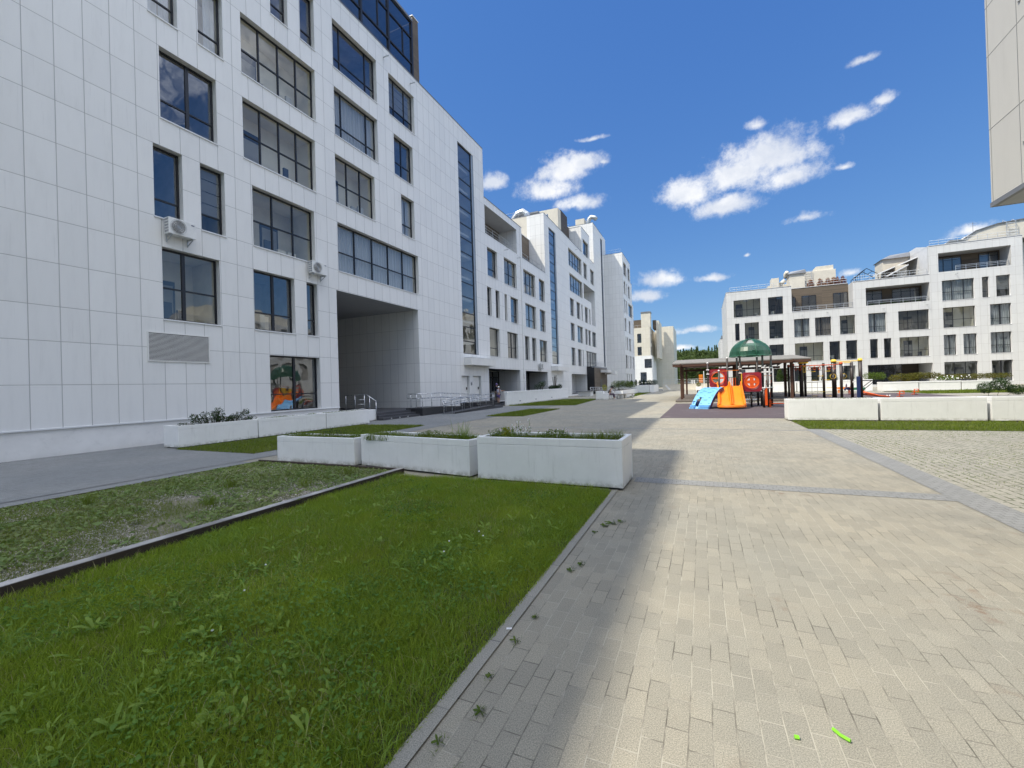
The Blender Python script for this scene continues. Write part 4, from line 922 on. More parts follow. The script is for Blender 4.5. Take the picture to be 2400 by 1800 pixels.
# ------------------------------------------------------------------ cream blocks far beyond the courtyard
C = thing('cream_block', 'tall cream and white block with brown-capped chimney stack, just beyond the left building', 'building', (-16.2, 119, 0))
Cs = Side('S'); Ce = Side('E', 5.6); 
CW = [(.65,1.72,8.75,11.05),(.65,1.72,12.1,14.55)]
mb = MB(); Cs.wall(mb, [(-6,3.95,8.6,16.1)], CW, 0); Cs.wall(mb, [(-6,4.25,0,8.6)], [(2.35,4.2,5.3,7.7),(1.2,2.8,1.5,4.2)], 1)
for w_ in CW: Cs.reveal(mb, *w_, .3, 0)
for w_ in ((2.35,4.2,5.3,7.7),(1.2,2.8,1.5,4.2)): Cs.reveal(mb, *w_, .3, 1)
mb.quad((3.95,0,8.6),(3.95,14,8.6),(3.95,14,16.1),(3.95,0,16.1), 0); mb.quad((4.25,0,0),(4.25,12,0),(4.25,12,8.6),(4.25,0,8.6), 1); mb.quad((3.95,0,8.6),(4.25,0,8.6),(4.25,12,8.6),(3.95,12,8.6), 1)
mb.quad((3.95,14,0),(9,14,0),(9,14,17.6),(3.95,14,17.6), 0); mb.quad((9,14,0),(9,30,0),(9,30,17.6),(9,14,17.6), 0); mb.quad((-6,0.01,16.05),(3.95,0.01,16.05),(3.95,14,16.05),(-6,14,16.05), 0)
mb.build('wall', [M['panel_c'], M['panel_w']], C)
inter = MB()
for w_ in CW+[(2.35,4.2,5.3,7.7),(1.2,2.8,1.5,4.2)]: window(C, Cs, inter, *w_, 1, .35, 'dim', sill=False)
Cp = Side('E', 3.95)
for a, b, z in ((2,3.2,12.1),(2,3.2,8.7)): window(C, Cp, None, a, b, z, z+2.4, 1, None, 'dim', depth=-.06, glass='glass_d', sill=False)
mb = MB(); mb.box(1.75,4.1,.3,3,16.1,20.0,0); mb.box(1.7,4.2,.2,3.2,20.0,20.35,1); mb.box(-4,1.74,1.2,6,16.1,18.4,2); mb.box(4.3,5.2,4,9,16.1,18.4,2); mb.box(5.2,5.9,4,13,8,18.2,0)
mb.build('chimney_stack', [M['cream'], M['cap'], M['slat']], C)
mb = MB()
for i in range(7): mb.tube([(-2+i*.95,.1,16.1),(-2+i*.95,.1,16.8)], .02, 4)
mb.tube([(-2,.1,16.8),(3.7,.1,16.8)], .02, 4); mb.build('roof_railing', M['rail'], C)

C2 = thing('cream_block', 'lower cream block with flat brown roof plate, farthest building beside the forest', 'building', (-15.6, 172, 0))
CW2 = [(.65,1.7,15.35,17.75),(.65,1.75,11.9,14.3),(.65,1.75,8.45,10.85),(.65,1.75,5.1,7.45)]
mb = MB(); Cs.wall(mb, [(-6,3.95,0,19.35)], CW2+[(.3,3.0,1,3.6)], 0)
for w_ in CW2: Cs.reveal(mb, *w_, .3, 0)
mb.quad((3.95,0,0),(3.95,12,0),(3.95,12,19.35),(3.95,0,19.35)); mb.quad((3.95,12,0),(5.6,12,0),(5.6,12,16.6),(3.95,12,16.6)); mb.quad((5.6,12,0),(5.6,24,0),(5.6,24,16.6),(5.6,12,16.6)); mb.quad((-6,.01,19.3),(3.95,.01,19.3),(3.95,12,19.3),(-6,12,19.3))
Cs.reveal(mb, .3,3.0,1,3.6, 1.2, 0)
mb.build('wall', M['panel_c'], C2)
inter = MB()
for w_ in CW2: window(C2, Cs, inter, *w_, 1, .35, 'dim', sill=False)
Cs.box(inter, .3, 3.0, 1, 3.6, 1.2, 1.3, 1); inter.build('garage_door', ROOMS, C2)
mb = MB(); mb.box(2.1,4.0,1,4,19.35,20.2,1); mb.box(1.8,4.1,.8,4.4,20.2,20.4,0); mb.bar((.3,2,19.4),(1.1,2,20.9),.5,.1,0); mb.box(-1,1.6,1,3,19.4,19.8,2); mb.build('roof_plate', [M['cap'], M['cream'], M['orange_r']], C2)
C3 = thing('white_block', 'sliver of a distant white building seen past the left corner of the sunny terraced building', 'building', (3.97, 106, 0))
mb = MB(); mb.box(0,12,0,14,0,10.7,0); mb.box(.25,1.5,.5,3,10.7,11.4,1); mb.box(-.05,12,-.05,.2,10.66,10.74,1); mb.build('wall', [M['panel_r'], M['cap']], C3)
# ------------------------------------------------------------------ ground
def sheet(name, poly, z, mat):
    mb = MB(); n = len(poly); mb.add([(x, y, z) for x, y in poly], [tuple(range(n))]); return struct(mb.build(name, mat))
def rect(x0, x1, y0, y1): return [(x0,y0),(x1,y0),(x1,y1),(x0,y1)]
sheet('ground', rect(-1500,1500,-1500,1500), -.03, M['ground'])
sheet('paving', rect(-16.72,64,-14,122), 0, M['paver'])
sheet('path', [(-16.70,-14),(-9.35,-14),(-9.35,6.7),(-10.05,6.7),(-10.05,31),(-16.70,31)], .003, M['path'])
sheet('lawn', rect(-5.2,-1.27,-1.5,6.42), .006, M['lawn'])
sheet('lawn', rect(-14.5,-10.95,7.65,15.4), .006, M['lawn'])
sheet('lawn', rect(-10.7,-8.55,20.6,27.0), .006, M['lawn'])
sheet('lawn', [(-14.4,31.6),(-8.75,31.4),(-9.6,42),(-13.6,44)], .006, M['lawn'])
sheet('lawn', rect(2.95,32,15.75,18.66), .006, M['lawn'])
sheet('lawn', rect(16.4,40,44.5,50.8), .006, M['lawn'])
sheet('lawn', [(-9.2,47.5),(-7.3,47.5),(-6.9,66),(-9.2,66)], .006, M['lawn'])
sheet('gravel_bed', rect(-9.25,-5.35,-2,6.60), .05, M['bed'])
sheet('grass_paving', rect(3.25,32,-6,15.72), .004, M['paver_g'])
sheet('paving_band', rect(-1.05,2.85,7.10,7.45), .004, M['band'])
sheet('paving_band', rect(2.85,3.25,-6,15.72), .006, M['band'])
sheet('paving_band', rect(-10,2.85,15.25,15.37), .004, M['band'])
sheet('kerb', rect(-1.27,-1.19,-2,6.45), .012, M['kerb'])
sheet('drain_channel', rect(-10.12,-10.03,-4,28), .004, M['dark'])
sheet('rubber_matting', rect(-1.75,15.5,19.85,32.6), .005, M['rubber'])
sheet('rubber_matting', rect(7.9,16.2,32.6,48), .005, M['rubber'])
mb = MB(); mb.bar((-5.28,-2,.04),(-5.28,6.62,.04),.13,.12,0); mb.box(-5.34,-5.22,-2,6.62,.101,.106,1)
tag(mb.build('timber_edging', [M['sleeper'], M['sleeper_top']], bevel=.012), 'weathered dark timber edging beam between the gravel bed and the lawn', 'edging')
mb = MB(); mb.bar((-9.28,-2,.03),(-9.28,6.62,.03),.04,.07); mb.bar((-9.32,6.64,.04),(-5.36,6.64,.04),.05,.10)
tag(mb.build('bed_border', M['sleeper'], bevel=.01), 'thin dark border strip round the far and left sides of the gravel bed', 'edging')

# ------------------------------------------------------------------ foliage kit
def leaf_quads(P, size, rnd=1., up=0., aspect=.55, dirs=None):
    """diamond leaves at the points P: returns V, F, UV"""
    n = len(P); s = size*(1-.45*RNG.random(n)*rnd)
    a = RNG.normal(size=(n,3)); a[:,2] = a[:,2]*.7+up; a /= np.linalg.norm(a, axis=1)[:,None]
    if dirs is not None: a = dirs
    b = np.cross(a, RNG.normal(size=(n,3))); b /= np.linalg.norm(b, axis=1)[:,None]
    a = a*s[:,None]*.5; b = b*(s*aspect)[:,None]*.5
    V = np.stack([P-a, P+b, P+a, P-b], 1).reshape(-1,3)
    F = np.arange(4*n).reshape(-1,4); r = RNG.random(n)
    UV = np.stack([np.repeat(r,4), np.tile([0,.5,1,.5], n)], 1)
    return V, F, UV
def blob_points(n, c, r, shell=.55, lump=0):
    d = RNG.normal(size=(n,3)); d /= np.linalg.norm(d, axis=1)[:,None]
    q = shell+(1-shell)*RNG.random(n)**.6; P = d*q[:,None]
    return P*np.array(r)+np.array(c)
def cat(parts):
    V=[];F=[];U=[];o=0
    for v,f,u in parts: V.append(v);F.append(f+o);U.append(u);o+=len(v)
    return np.concatenate(V),np.concatenate(F),np.concatenate(U)
def foliage(name, parts, mat, parent=None): V,F,U = cat(parts); return npmesh(name, V, F, mat, parent, U)
def blades(P, h, w, lean=.5, curl=.5):
    """grass blades standing on the points P (n,3): two quads and a tip each"""
    n = len(P); hh = h*(.45+.75*RNG.random(n)); az = RNG.random(n)*2*np.pi
    d = np.stack([np.cos(az), np.sin(az), np.zeros(n)], 1); sd = np.stack([-np.sin(az), np.cos(az), np.zeros(n)], 1)
    tw = RNG.random(n)*2*np.pi; sd = sd*np.cos(tw)[:,None]+d*np.sin(tw)[:,None]
    ln = lean*(.2+RNG.random(n))
    ww = w*(.6+.7*RNG.random(n))
    up = np.array([0,0,1.])
    p0 = P; p1 = P+d*(ln*hh*.28)[:,None]+up*(hh*.52)[:,None]; p2 = P+d*(ln*hh*(.55+curl*.5))[:,None]+up*(hh*(1-.22*ln))[:,None]
    s0 = sd*(ww*.5)[:,None]
    V = np.stack([p0-s0, p0+s0, p1+s0*.8, p1-s0*.8, p2+s0*.12, p2-s0*.12], 1).reshape(-1,3)
    k = np.arange(n)*6
    F = np.concatenate([np.stack([k,k+1,k+2,k+3],1), np.stack([k+3,k+2,k+4,k+5],1)])
    U = np.stack([np.repeat(RNG.random(n),6), np.tile([0,0,.5,.5,1,1], n)], 1)
    return V, F, U
def scatter(n, x0, x1, y0, y1, z, keep=None):
    P = np.stack([x0+(x1-x0)*RNG.random(n), y0+(y1-y0)*RNG.random(n), np.full(n, z)], 1)
    return P if keep is None else P[keep(P)]
def vn(P, s, seed=0):
    """cheap smooth value noise 0..1 on x, y"""
    r = np.random.default_rng(seed); g = r.random((64,64)); x = P[:,0]*s+200; y = P[:,1]*s+200
    i = np.floor(x).astype(int); j = np.floor(y).astype(int); u = x-i; v = y-j; u = u*u*(3-2*u); v = v*v*(3-2*v)
    a = g[i%64,j%64]; b = g[(i+1)%64,j%64]; c = g[i%64,(j+1)%64]; d = g[(i+1)%64,(j+1)%64]
    return (a*(1-u)+b*u)*(1-v)+(c*(1-u)+d*u)*v
def round_leaves(P, size, tilt=.5):
    n = len(P); s = size*(.5+.9*RNG.random(n)**1.5); N_ = RNG.normal(size=(n,3))*[tilt,tilt,.2]+[0,0,1]; N_ /= np.linalg.norm(N_,axis=1)[:,None]
    a = np.cross(N_, RNG.normal(size=(n,3))); a /= np.linalg.norm(a,axis=1)[:,None]; b = np.cross(N_, a)
    ring = []
    for i in range(6):
        t = 2*np.pi*i/6; rr = (1,.85,1.05,.35,1.05,.85)[i]; ring.append(P+(a*math.cos(t)*.5*rr+b*math.sin(t)*.5*rr)*s[:,None]+N_*((.06 if i % 2 else -.03)*s)[:,None])
    V = np.stack(ring,1).reshape(-1,3); F = np.arange(6*n).reshape(-1,6); U = np.stack([np.repeat(RNG.random(n),6), np.tile([1,.8,.8,0,.8,.8],n)],1)
    return V, F, U
# near lawn: only where the camera and its neighbourhood can see it
def near(P): return (P[:,1] > -.2) & (P[:,0] > -5.2)
P = scatter(340000, -5.20, -1.255, .2, 6.42, .004)
d = np.hypot(P[:,0], P[:,1]); dens = np.clip(1.25-(d-2)*.14, .3, 1)*(.55+.45*(vn(P, 2.2, 1) > .28)+.0*d)
P = P[RNG.random(len(P)) < dens]
tall = .045+.055*vn(P, 1.7, 2)**1.6+.02*vn(P, 5, 3)
edge = np.clip((-1.2-P[:,0])/.22, .45, 1); tall = tall*edge
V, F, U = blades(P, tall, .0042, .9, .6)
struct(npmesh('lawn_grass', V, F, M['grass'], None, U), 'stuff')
P = scatter(30000, -5.18, -1.28, .2, 6.42, .006); P = P[(vn(P, 3.1, 15)*.6+.4*vn(P, .9, 16) > .50)]
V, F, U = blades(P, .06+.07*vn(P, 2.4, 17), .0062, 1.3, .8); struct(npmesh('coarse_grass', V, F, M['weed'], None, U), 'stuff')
P = scatter(9000, -5.18, -1.3, .2, 6.42, .01); P = P[vn(P, 1.9, 5) > .5]; P[:,2] += .02*RNG.random(len(P))
V, F, U = blades(P, np.full(len(P), .10), .0022, 1.2, .8); struct(npmesh('dry_stalks', V, F, M['grass_dry'], None, U), 'stuff')
# clover and plantain patches in the lawn
P = scatter(26000, -5.15, -1.4, .3, 6.3, .02); k = (vn(P, .9, 21) > .52) & (vn(P, 3, 22) > .3); P = P[k]; P[:,2] += .015+.045*RNG.random(len(P))
V, F, U = round_leaves(P, .026, .5); struct(npmesh('clover', V, F, M['clover'], None, U), 'stuff')
def rosette(c, n, L, wid, lift=.5):
    """broad leaves rising from one root, each a bent strip"""
    Vs=[];Fs=[];Us=[]
    for i in range(n):
        az = 2*math.pi*i/n+random.uniform(-.4,.4); l = L*random.uniform(.6,1.1); w = wid*random.uniform(.7,1.1); up = lift*random.uniform(.6,1.3)
        dx, dy = math.cos(az), math.sin(az); sx, sy = -dy, dx; pts = []
        for t, ww in ((0,.15),(.3,.75),(.6,1),(.85,.6),(1,.05)):
            r = l*t; z = l*(up*t-.55*up*t*t)+.01
            pts.append((c[0]+dx*r-sx*w*ww*.5, c[1]+dy*r-sy*w*ww*.5, c[2]+z+.006)); pts.append((c[0]+dx*r+sx*w*ww*.5, c[1]+dy*r+sy*w*ww*.5, c[2]+z))
        o = len(Vs); Vs += pts
        for k in range(4): Fs.append((o+2*k, o+2*k+1, o+2*k+3, o+2*k+2))
        rr = random.random(); Us += [(rr, j//2/4) for j in range(10)]
    return np.array(Vs), np.array(Fs), np.array(Us)
R_ = []
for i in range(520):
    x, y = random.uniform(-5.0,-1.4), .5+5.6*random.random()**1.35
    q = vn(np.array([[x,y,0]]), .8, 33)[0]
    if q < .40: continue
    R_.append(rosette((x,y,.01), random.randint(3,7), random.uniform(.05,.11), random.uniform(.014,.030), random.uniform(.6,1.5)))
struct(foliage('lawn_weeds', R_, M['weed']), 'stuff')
R_ = []
for (x, y) in ((-3.55,4.9),(-3.1,4.7),(-2.55,3.85),(-4.3,4.0),(-2.35,2.55),(-3.1,1.9),(-1.75,4.2),(-1.9,5.2),(-2.7,2.0),(-3.4,2.0)):
    Q = np.tile([[x,y,.01]], (26,1))+RNG.normal(size=(26,3))*[.02,.02,0]; R_.append(blades(Q, np.full(26,.13), .008, 1.1, .7))
struct(foliage('grass_tufts', R_, M['weed']), 'stuff')
def stalk_weed(x, y, n, hgt, label):
    t = thing('dock_stalk', label, 'weed', (x, y, .0), 0, 'seed stalks standing in the lawn')
    st = MB(); pts = []
    for i in range(n):
        a = random.uniform(0,6.28); r = .05*i/n+.02; b = (r*math.cos(a), r*math.sin(a), 0); l = hgt*random.uniform(.7,1)
        e = (b[0]+random.uniform(-.03,.03), b[1]+random.uniform(-.03,.03), l); st.tube([b, e], .0025, 4)
        for k in range(70):
            f = .35+.65*k/70; rr = .010*(1.1-f*.6); an = random.uniform(0,6.28); pts.append((b[0]+(e[0]-b[0])*f+rr*math.cos(an), b[1]+(e[1]-b[1])*f+rr*math.sin(an), l*f))
    st.build('stem', M['weed'], t); foliage('seed_head', [leaf_quads(np.array(pts), .014, .5, .6)], M['weed'], t)
    foliage('leaves', [rosette((0,0,0), 6, .12, .03, .8)], M['weed'], t)
stalk_weed(-3.72,3.05,3,.17,'pair of pale green seed stalks in the middle of the lawn, left of centre'); stalk_weed(-3.35,4.55,4,.22,'pale green seed stalks in the lawn just beyond the timber edging'); stalk_weed(-2.3,3.0,2,.2,'single seed stalk with broad leaves in the middle of the lawn')
mb = MB()
for x, y in ((-2.35,3.65),(-2.25,3.4),(-2.1,3.9),(-3.3,2.2),(-2.95,1.75),(-2.2,4.0),(-3.6,2.6)): mb.ball((x,y,.075), .009, .009, .007, 6, 4)
struct(mb.build('clover_flowers', M['petal']), 'stuff')
# other lawns, farther off
def far_grass(name, n, poly_rect, hgt, w, keep=None):
    P = scatter(n, *poly_rect, .006, keep); V, F, U = blades(P, np.full(len(P), hgt)*(.6+.8*vn(P, .8, 4)), w, .8, .5); struct(npmesh(name, V, F, M['grass_far'], None, U), 'stuff')
far_grass('lawn_grass', 24000, (-14.45,-10.95,7.65,15.4), .07, .011)
far_grass('lawn_grass', 9000, (-10.7,-8.55,20.6,27.0), .07, .016)
far_grass('lawn_grass', 16000, (-14.4,-8.8,31.5,44), .10, .02, lambda P: (P[:,0] < -8.75-(P[:,1]-31.4)*.08) & (P[:,0] > -14.4+np.maximum(0, (P[:,1]-31.6)*.065)))
far_grass('lawn_grass', 30000, (2.95,16,15.75,18.64), .06, .012)
far_grass('lawn_grass', 14000, (16.4,36,44.5,50.8), .16, .035)
far_grass('lawn_grass', 5000, (-9.2,-7.0,47.5,66), .1, .03)
# green tufts in the joints of the grass paving and along the kerb
P = scatter(26000, 3.3, 14, 2, 15.6, .002); P = P[vn(P, 1.3, 9) > .45]; gx = np.round(P[:,0]/.15)*.15; P[:,0] = np.where(RNG.random(len(P)) < .8, gx, P[:,0]); V, F, U = blades(P, np.full(len(P), .022), .007, .8); struct(npmesh('joint_grass', V, F, M['grass_far'], None, U), 'stuff')
R_ = []
for x, y, s in ((-1.12,1.62,.05),(-1.05,1.85,.045),(-1.11,2.45,.05),(-1.10,2.75,.045),(-1.08,3.55,.07),(-1.02,3.7,.06),(-.96,4.9,.10),(-1.05,4.8,.08),(-.9,5.0,.07),(-1.1,4.55,.05),(-.98,1.5,.045),(-1.13,2.1,.03)):
    R_.append(rosette((x+random.gauss(0,.02),y,.002), random.randint(5,9), s*random.uniform(.6,1.1), s*.25, .12)); Q = np.tile([[x,y,.004]], (14,1))+RNG.normal(size=(14,3))*[.012,.03,0]; 
    V, F, U = blades(Q, np.full(14, s*.5), .003, 1.5); R_.append((V,F,U))
struct(foliage('joint_weeds', R_, M['shrub_m']), 'stuff')
# gravel bed: pebbles, coltsfoot leaves, thin grass
P = scatter(30000, -9.2,-5.4,.8,6.55,.055); P = P[vn(P, 1.3, 41) > .40]; n = len(P); s = .006+.011*RNG.random(n)**2
oc = np.array([(1,0,0),(0,1,0),(-1,0,0),(0,-1,0),(0,0,.6),(0,0,-.6)]); a = RNG.random(n)*6.28; ca, sa = np.cos(a), np.sin(a)
V = np.stack([np.stack([(o[0]*ca*1.4-o[1]*sa), (o[0]*sa*1.4+o[1]*ca), np.full(n,o[2])],1)*s[:,None] for o in oc],1).reshape(-1,3)+np.repeat(P,6,0)
k = np.arange(n)*6; F = np.concatenate([np.stack([k+i,k+(i+1)%4,k+4],1) for i in range(4)]+[np.stack([k+(i+1)%4,k+i,k+5],1) for i in range(4)])
struct(npmesh('pebbles', V, F, M['pebble'], None, np.repeat(np.stack([RNG.random(n),np.zeros(n)],1),6,0)), 'stuff')
P = scatter(17000, -9.2,-5.4,.8,6.55,.055); q = .7*vn(P, 1.1, 51)+.3*vn(P, 4, 52)+.22*((P[:,1]-3)/3.5); P = P[q > .43]; P[:,2] += .03*RNG.random(len(P))
V, F, U = round_leaves(P, .044); struct(npmesh('ground_cover_leaves', V, F, M['colt'], None, U), 'stuff')
P = np.array([(-5.7+random.gauss(0,.2), y, .10+.03*random.random()) for y in np.arange(2.0,6.0,.2)]+[(-6.6+random.gauss(0,.6), random.uniform(2.5,6), .11) for _ in range(22)])
V, F, U = round_leaves(P, .11, .35); struct(npmesh('large_cover_leaves', V, F, M['colt'], None, U), 'stuff')
P = scatter(110000, -9.2,-5.4,.8,6.55,.05); P = P[vn(P, 1.0, 61)*.7+.3*RNG.random(len(P))-.10*((P[:,1]-3)/3.5) > .34]; V, F, U = blades(P, np.full(len(P),.05), .0032, 1.3); struct(npmesh('bed_grass', V, F, M['grass_far'], None, U), 'stuff')
R_ = []
for x, y in ((-6.3,3.75),(-5.95,5.0),(-7.2,4.6),(-6.0,6.0),(-8.2,3.2)):
    Q = np.tile([[x,y,.07]], (120,1))+RNG.normal(size=(120,3))*[.05,.05,0]; R_.append(blades(Q, np.full(120,.17), .004, .7, .7))
struct(foliage('grass_tufts', R_, M['grass_far']), 'stuff')

# ------------------------------------------------------------------ planters
def planter(x, y, L, Dp, hgt, label, group, rz=0, soil=.10, bev=.018):
    """x, y: front left corner of the box at ground level; L along its front"""
    t = thing('concrete_planter', label, 'planter', (x, y, 0), rz, group)
    mb = MB(); th = .07; b0 = .035; zl = hgt-.115
    mb.box(0, L, 0, Dp, b0, zl-.006)
    mb.box(.004, L-.004, .004, Dp-.004, zl-.006, zl+.004)
    mb.add([(0,0,zl+.004),(L,0,zl+.004),(L,Dp,zl+.004),(0,Dp,zl+.004),(0,0,hgt),(L,0,hgt),(L,Dp,hgt),(0,Dp,hgt),(th,th,hgt),(L-th,th,hgt),(L-th,Dp-th,hgt),(th,Dp-th,hgt),(th,th,zl+.01),(L-th,th,zl+.01),(L-th,Dp-th,zl+.01),(th,Dp-th,zl+.01)],
           [(0,1,5,4),(1,2,6,5),(2,3,7,6),(3,0,4,7),(4,5,9,8),(5,6,10,9),(6,7,11,10),(7,4,8,11),(8,9,13,12),(9,10,14,13),(10,11,15,14),(11,8,12,15)])
    mb.build('box', M['planter'], t, bevel=bev)
    f = MB(); f.box(.06, L-.06, .06, Dp-.06, .003, b0-.002); f.build('foot', M['dark'], t)
    s = MB(); s.quad((th,th,hgt-soil),(L-th,th,hgt-soil),(L-th,Dp-th,hgt-soil),(th,Dp-th,hgt-soil)); s.build('soil', M['soil'], t)
    return t
G1 = 'white planter boxes lined up across the lawn'
NP = [(-9.05,6.90,2.33,.62,.60,0,'white concrete planter at the left end of the front row, low purple weeds inside'), (-6.62,7.0,2.88,.70,.67,-.145,'middle white concrete planter of the front row behind the timber edging'), (-3.57,6.51,2.46,.85,.745,-.02,'largest white concrete planter, at the paving end of the front row, with wildflowers')]
for x, y, L, Dp, hh, rz, lb in NP: planter(x, y, L, Dp, hh, lb, G1, rz)
G2 = 'white planter boxes along the edge of the playground'
for i, (x, L, lb) in enumerate(((2.89,2.65,'white planter nearest the slide on the sunny lawn strip'), (5.63,2.69,'second white planter from the slide on the sunny lawn strip'), (8.43,2.7,'third white planter from the slide, cut by the right edge of the photo'))): planter(x, 18.72, L, .8, .79, lb, G2)
G3 = 'white planter boxes against the long facade'
for y, L, lb in ((7.80,2.55,'white planter by the facade holding a dark leafy shrub, nearest of its row'), (10.39,3.0,'white planter in the middle of the row under the shop window'), (13.43,2.55,'white planter of the facade row nearest the steel railing')): planter(-14.55, y, L, .75, .69, lb, G3, math.pi/2)
planter(-15.62, 17.15, .5, .55, .6, 'short white planter block beside the entrance steps', G3, math.pi/2)
# plants inside the planters
def planter_plants(name, label, x0, x1, y0, y1, z, kind, n, hgt, cat_='plants', group=None):
    t = thing(name, label, cat_, ((x0+x1)/2, (y0+y1)/2, z), 0, group); cx, cy = (x0+x1)/2, (y0+y1)/2
    P = scatter(n*9, x0-cx, x1-cx, y0-cy, y1-cy, 0); P = P[vn(P+[cx,cy,0], 2.2, 71) > .08]; V, F, U = blades(P, np.full(len(P), hgt*.8)*(.5+vn(P+[cx,cy,0], 3, 72)), .006, .8, .7); npmesh('grass', V, F, M['grass_far'], t, U)
    Q = scatter(n*12, x0-cx, x1-cx, y0-cy, y1-cy, 0); w_ = vn(Q+[cx,cy,0], 2.6, 73); Q = Q[w_ > .18]; Q[:,2] = hgt*.95*RNG.random(len(Q))*np.clip((vn(Q+[cx,cy,0], 2.6, 73)-.12)*1.7, .1, 1)
    foliage('leaves', [leaf_quads(Q, .035, .8, .4)], M[kind], t)
    return t
G4 = 'wild plants growing in the front planters'
p1 = planter_plants('planter_plants', 'low grass and purplish weeds in the left front planter', -8.95,-6.8,6.98,7.45,.51,'shrub_m',230,.17,group=G4)
p2 = planter_plants('planter_plants', 'grass and weeds filling the middle front planter, with one tall pale tuft', -6.45,-3.85,6.88,7.3,.57,'shrub_m',330,.20,group=G4)
p3 = planter_plants('planter_plants', 'white flowers, lime shoots and green weeds in the largest front planter', -3.48,-1.2,6.62,7.25,.64,'shrub_m',380,.21,group=G4)
Q = np.tile([[.95,.0,0]], (60,1))+RNG.normal(size=(60,3))*[.07,.05,0]; V, F, U = blades(Q, np.full(60,.42), .006, .5, .6); npmesh('tall_grass', V, F, M['weed'], p2, U)
P = blob_points(260, (-.86,-.02,.12), (.09,.09,.13), .1); foliage('lime_leaves', [leaf_quads(P, .045, .6, .5)], M['lime'], p3)
st = MB(); fl = MB(); lv = []
for i in range(26):
    x = -.62+random.gauss(0,.14) if i < 14 else random.uniform(-1.0,.95); y = random.uniform(-.2,.25); l = random.uniform(.18,.36) if i < 14 else random.uniform(.1,.24); dx = random.uniform(-.05,.05)
    st.tube([(x,y,0),(x+dx*.5,y,l*.6),(x+dx,y,l)], .0025, 4)
    for k in range(random.randint(1,3)): fl.ball((x+dx+random.uniform(-.02,.02),y,l+random.uniform(-.03,.01)), .011, .011, .008, 6, 4, 0 if i < 16 else 1)
    lv += [(x+dx*f+random.uniform(-.02,.02), y+random.uniform(-.02,.02), l*f) for f in np.linspace(.1,.8,9)]
st.build('stem', M['weed'], p3); fl.build('flowers', [M['petal'], M['petal_p']], p3); foliage('stem_leaves', [leaf_quads(np.array(lv), .04, .6, .3)], M['shrub_m'], p3)
sh = MB(); lv = []
for i in range(9):
    x = random.uniform(-.2,.7); l = random.uniform(.15,.3); y = random.uniform(-.1,.1); sh.tube([(x,y,0),(x+random.uniform(-.1,.1),y,l)], .004, 4); lv += [(x+random.gauss(0,.05), y+random.gauss(0,.03), l*random.uniform(.3,1.05)) for _ in range(26)]
sh.build('stem', M['stem'], p1); foliage('stem_leaves', [leaf_quads(np.array(lv), .035, .6, .2)], M['shrub'], p1)
def shrub(name, label, loc, blobs, mat, leaf, n, cat_='shrub', group=None, stems=0, spread=.5):
    """blobs: (x, y, z, rx, ry, rz)"""
    t = thing(name, label, cat_, loc, 0, group); vol = [b[3]*b[4]*b[5] for b in blobs]; sv = sum(vol); parts = []
    for b, v in zip(blobs, vol):
        k = max(30, int(n*v/sv)); parts.append(leaf_quads(blob_points(k, b[:3], b[3:], .35), leaf, .8, .25))
    foliage('foliage', parts, M[mat], t)
    st = MB()
    for b in blobs:
        for i in range(max(1, stems)):
            e = (b[0]+random.uniform(-.5,.5)*b[3], b[1]+random.uniform(-.5,.5)*b[4], b[2]+b[5]*random.uniform(.3,.9)); st.tube([(b[0]*.6,b[1]*.6,0),((b[0]*.6+e[0])/2,(b[1]*.6+e[1])/2,e[2]*.6),e], [.012,.008,.004], 5)
    st.build('stems', M['stem'], t); return t
bl = []
for i in range(30):
    y = random.uniform(-1.0,1.25); bl.append((random.uniform(-.25,.25), y, random.uniform(.06,.50)*(1.05-.3*abs(y-.3)), .13, .16, .11))
shrub('leafy_shrub', 'dark loosely branched shrub in the facade planter nearest the camera', (-14.92,9.15,.59), bl, 'shrub', .06, 2600, stems=2)
planter_plants('planter_plants', 'flat green weeds in the facade planter below the shop window', -15.2,-14.7,10.6,15.7,.60,'shrub_m',300,.14,group='weeds in the facade planters')
planter_plants('planter_plants', 'thin weeds along the top of the sunny planter nearest the slide', 3.0,5.4,18.85,19.4,.70,'shrub_m',70,.14,group='weeds in the sunny planters')
planter_plants('planter_plants', 'thin weeds along the top of the second sunny planter', 5.8,8.2,18.85,19.4,.70,'shrub_m',20,.05,group='weeds in the sunny planters')
# ------------------------------------------------------------------ entrance steps, ramp and railings by the facade
t = thing('entrance_steps', 'three dark granite steps leading up into the covered passage', 'steps', (0,0,0))
mb = MB()
for i, (x0, x1) in enumerate(((-15.5,-15.2),(-15.83,-15.5),(-16.74,-15.83))):
    z = .127*(i+1); mb.box(x0 if i < 2 else -16.74, x1, 17.72, 20.9, .0+.002, z-.0); 
mb.build('treads', M['granite_step'], t, bevel=.008)
mb = MB(); mb.box(-16.745,-16.4,16.3,17.70,.002,.379); mb.box(-16.74,-16.25,20.95,23.1,.002,.379); mb.build('landing', M['granite_step'], t)
mb = MB()
for y in (18.3,19.0,19.7): mb.box(-15.205,-15.196,y,y+.10,.03,.10)
mb.build('step_light', M['steel'], t)
t = thing('access_ramp', 'black granite wheelchair ramp with a switchback beside the passage', 'ramp', (0,0,0))
mb = MB(); mb.add([(-16.24,20.93,0),(-15.05,20.93,0),(-15.05,23.0,0),(-15.05,28.0,0),(-16.24,28.0,0),(-16.24,20.93,.46),(-15.05,20.93,.46),(-15.05,23.0,.46),(-15.05,28.0,.20),(-16.24,28.0,.20),(-16.24,23.0,.46)],
  [(0,1,6,5),(1,2,7,6),(2,3,8,7),(3,4,9,8),(5,6,7,10),(10,7,8,9),(4,0,5,10,9)]); mb.build('upper_run', M['granite'], t)
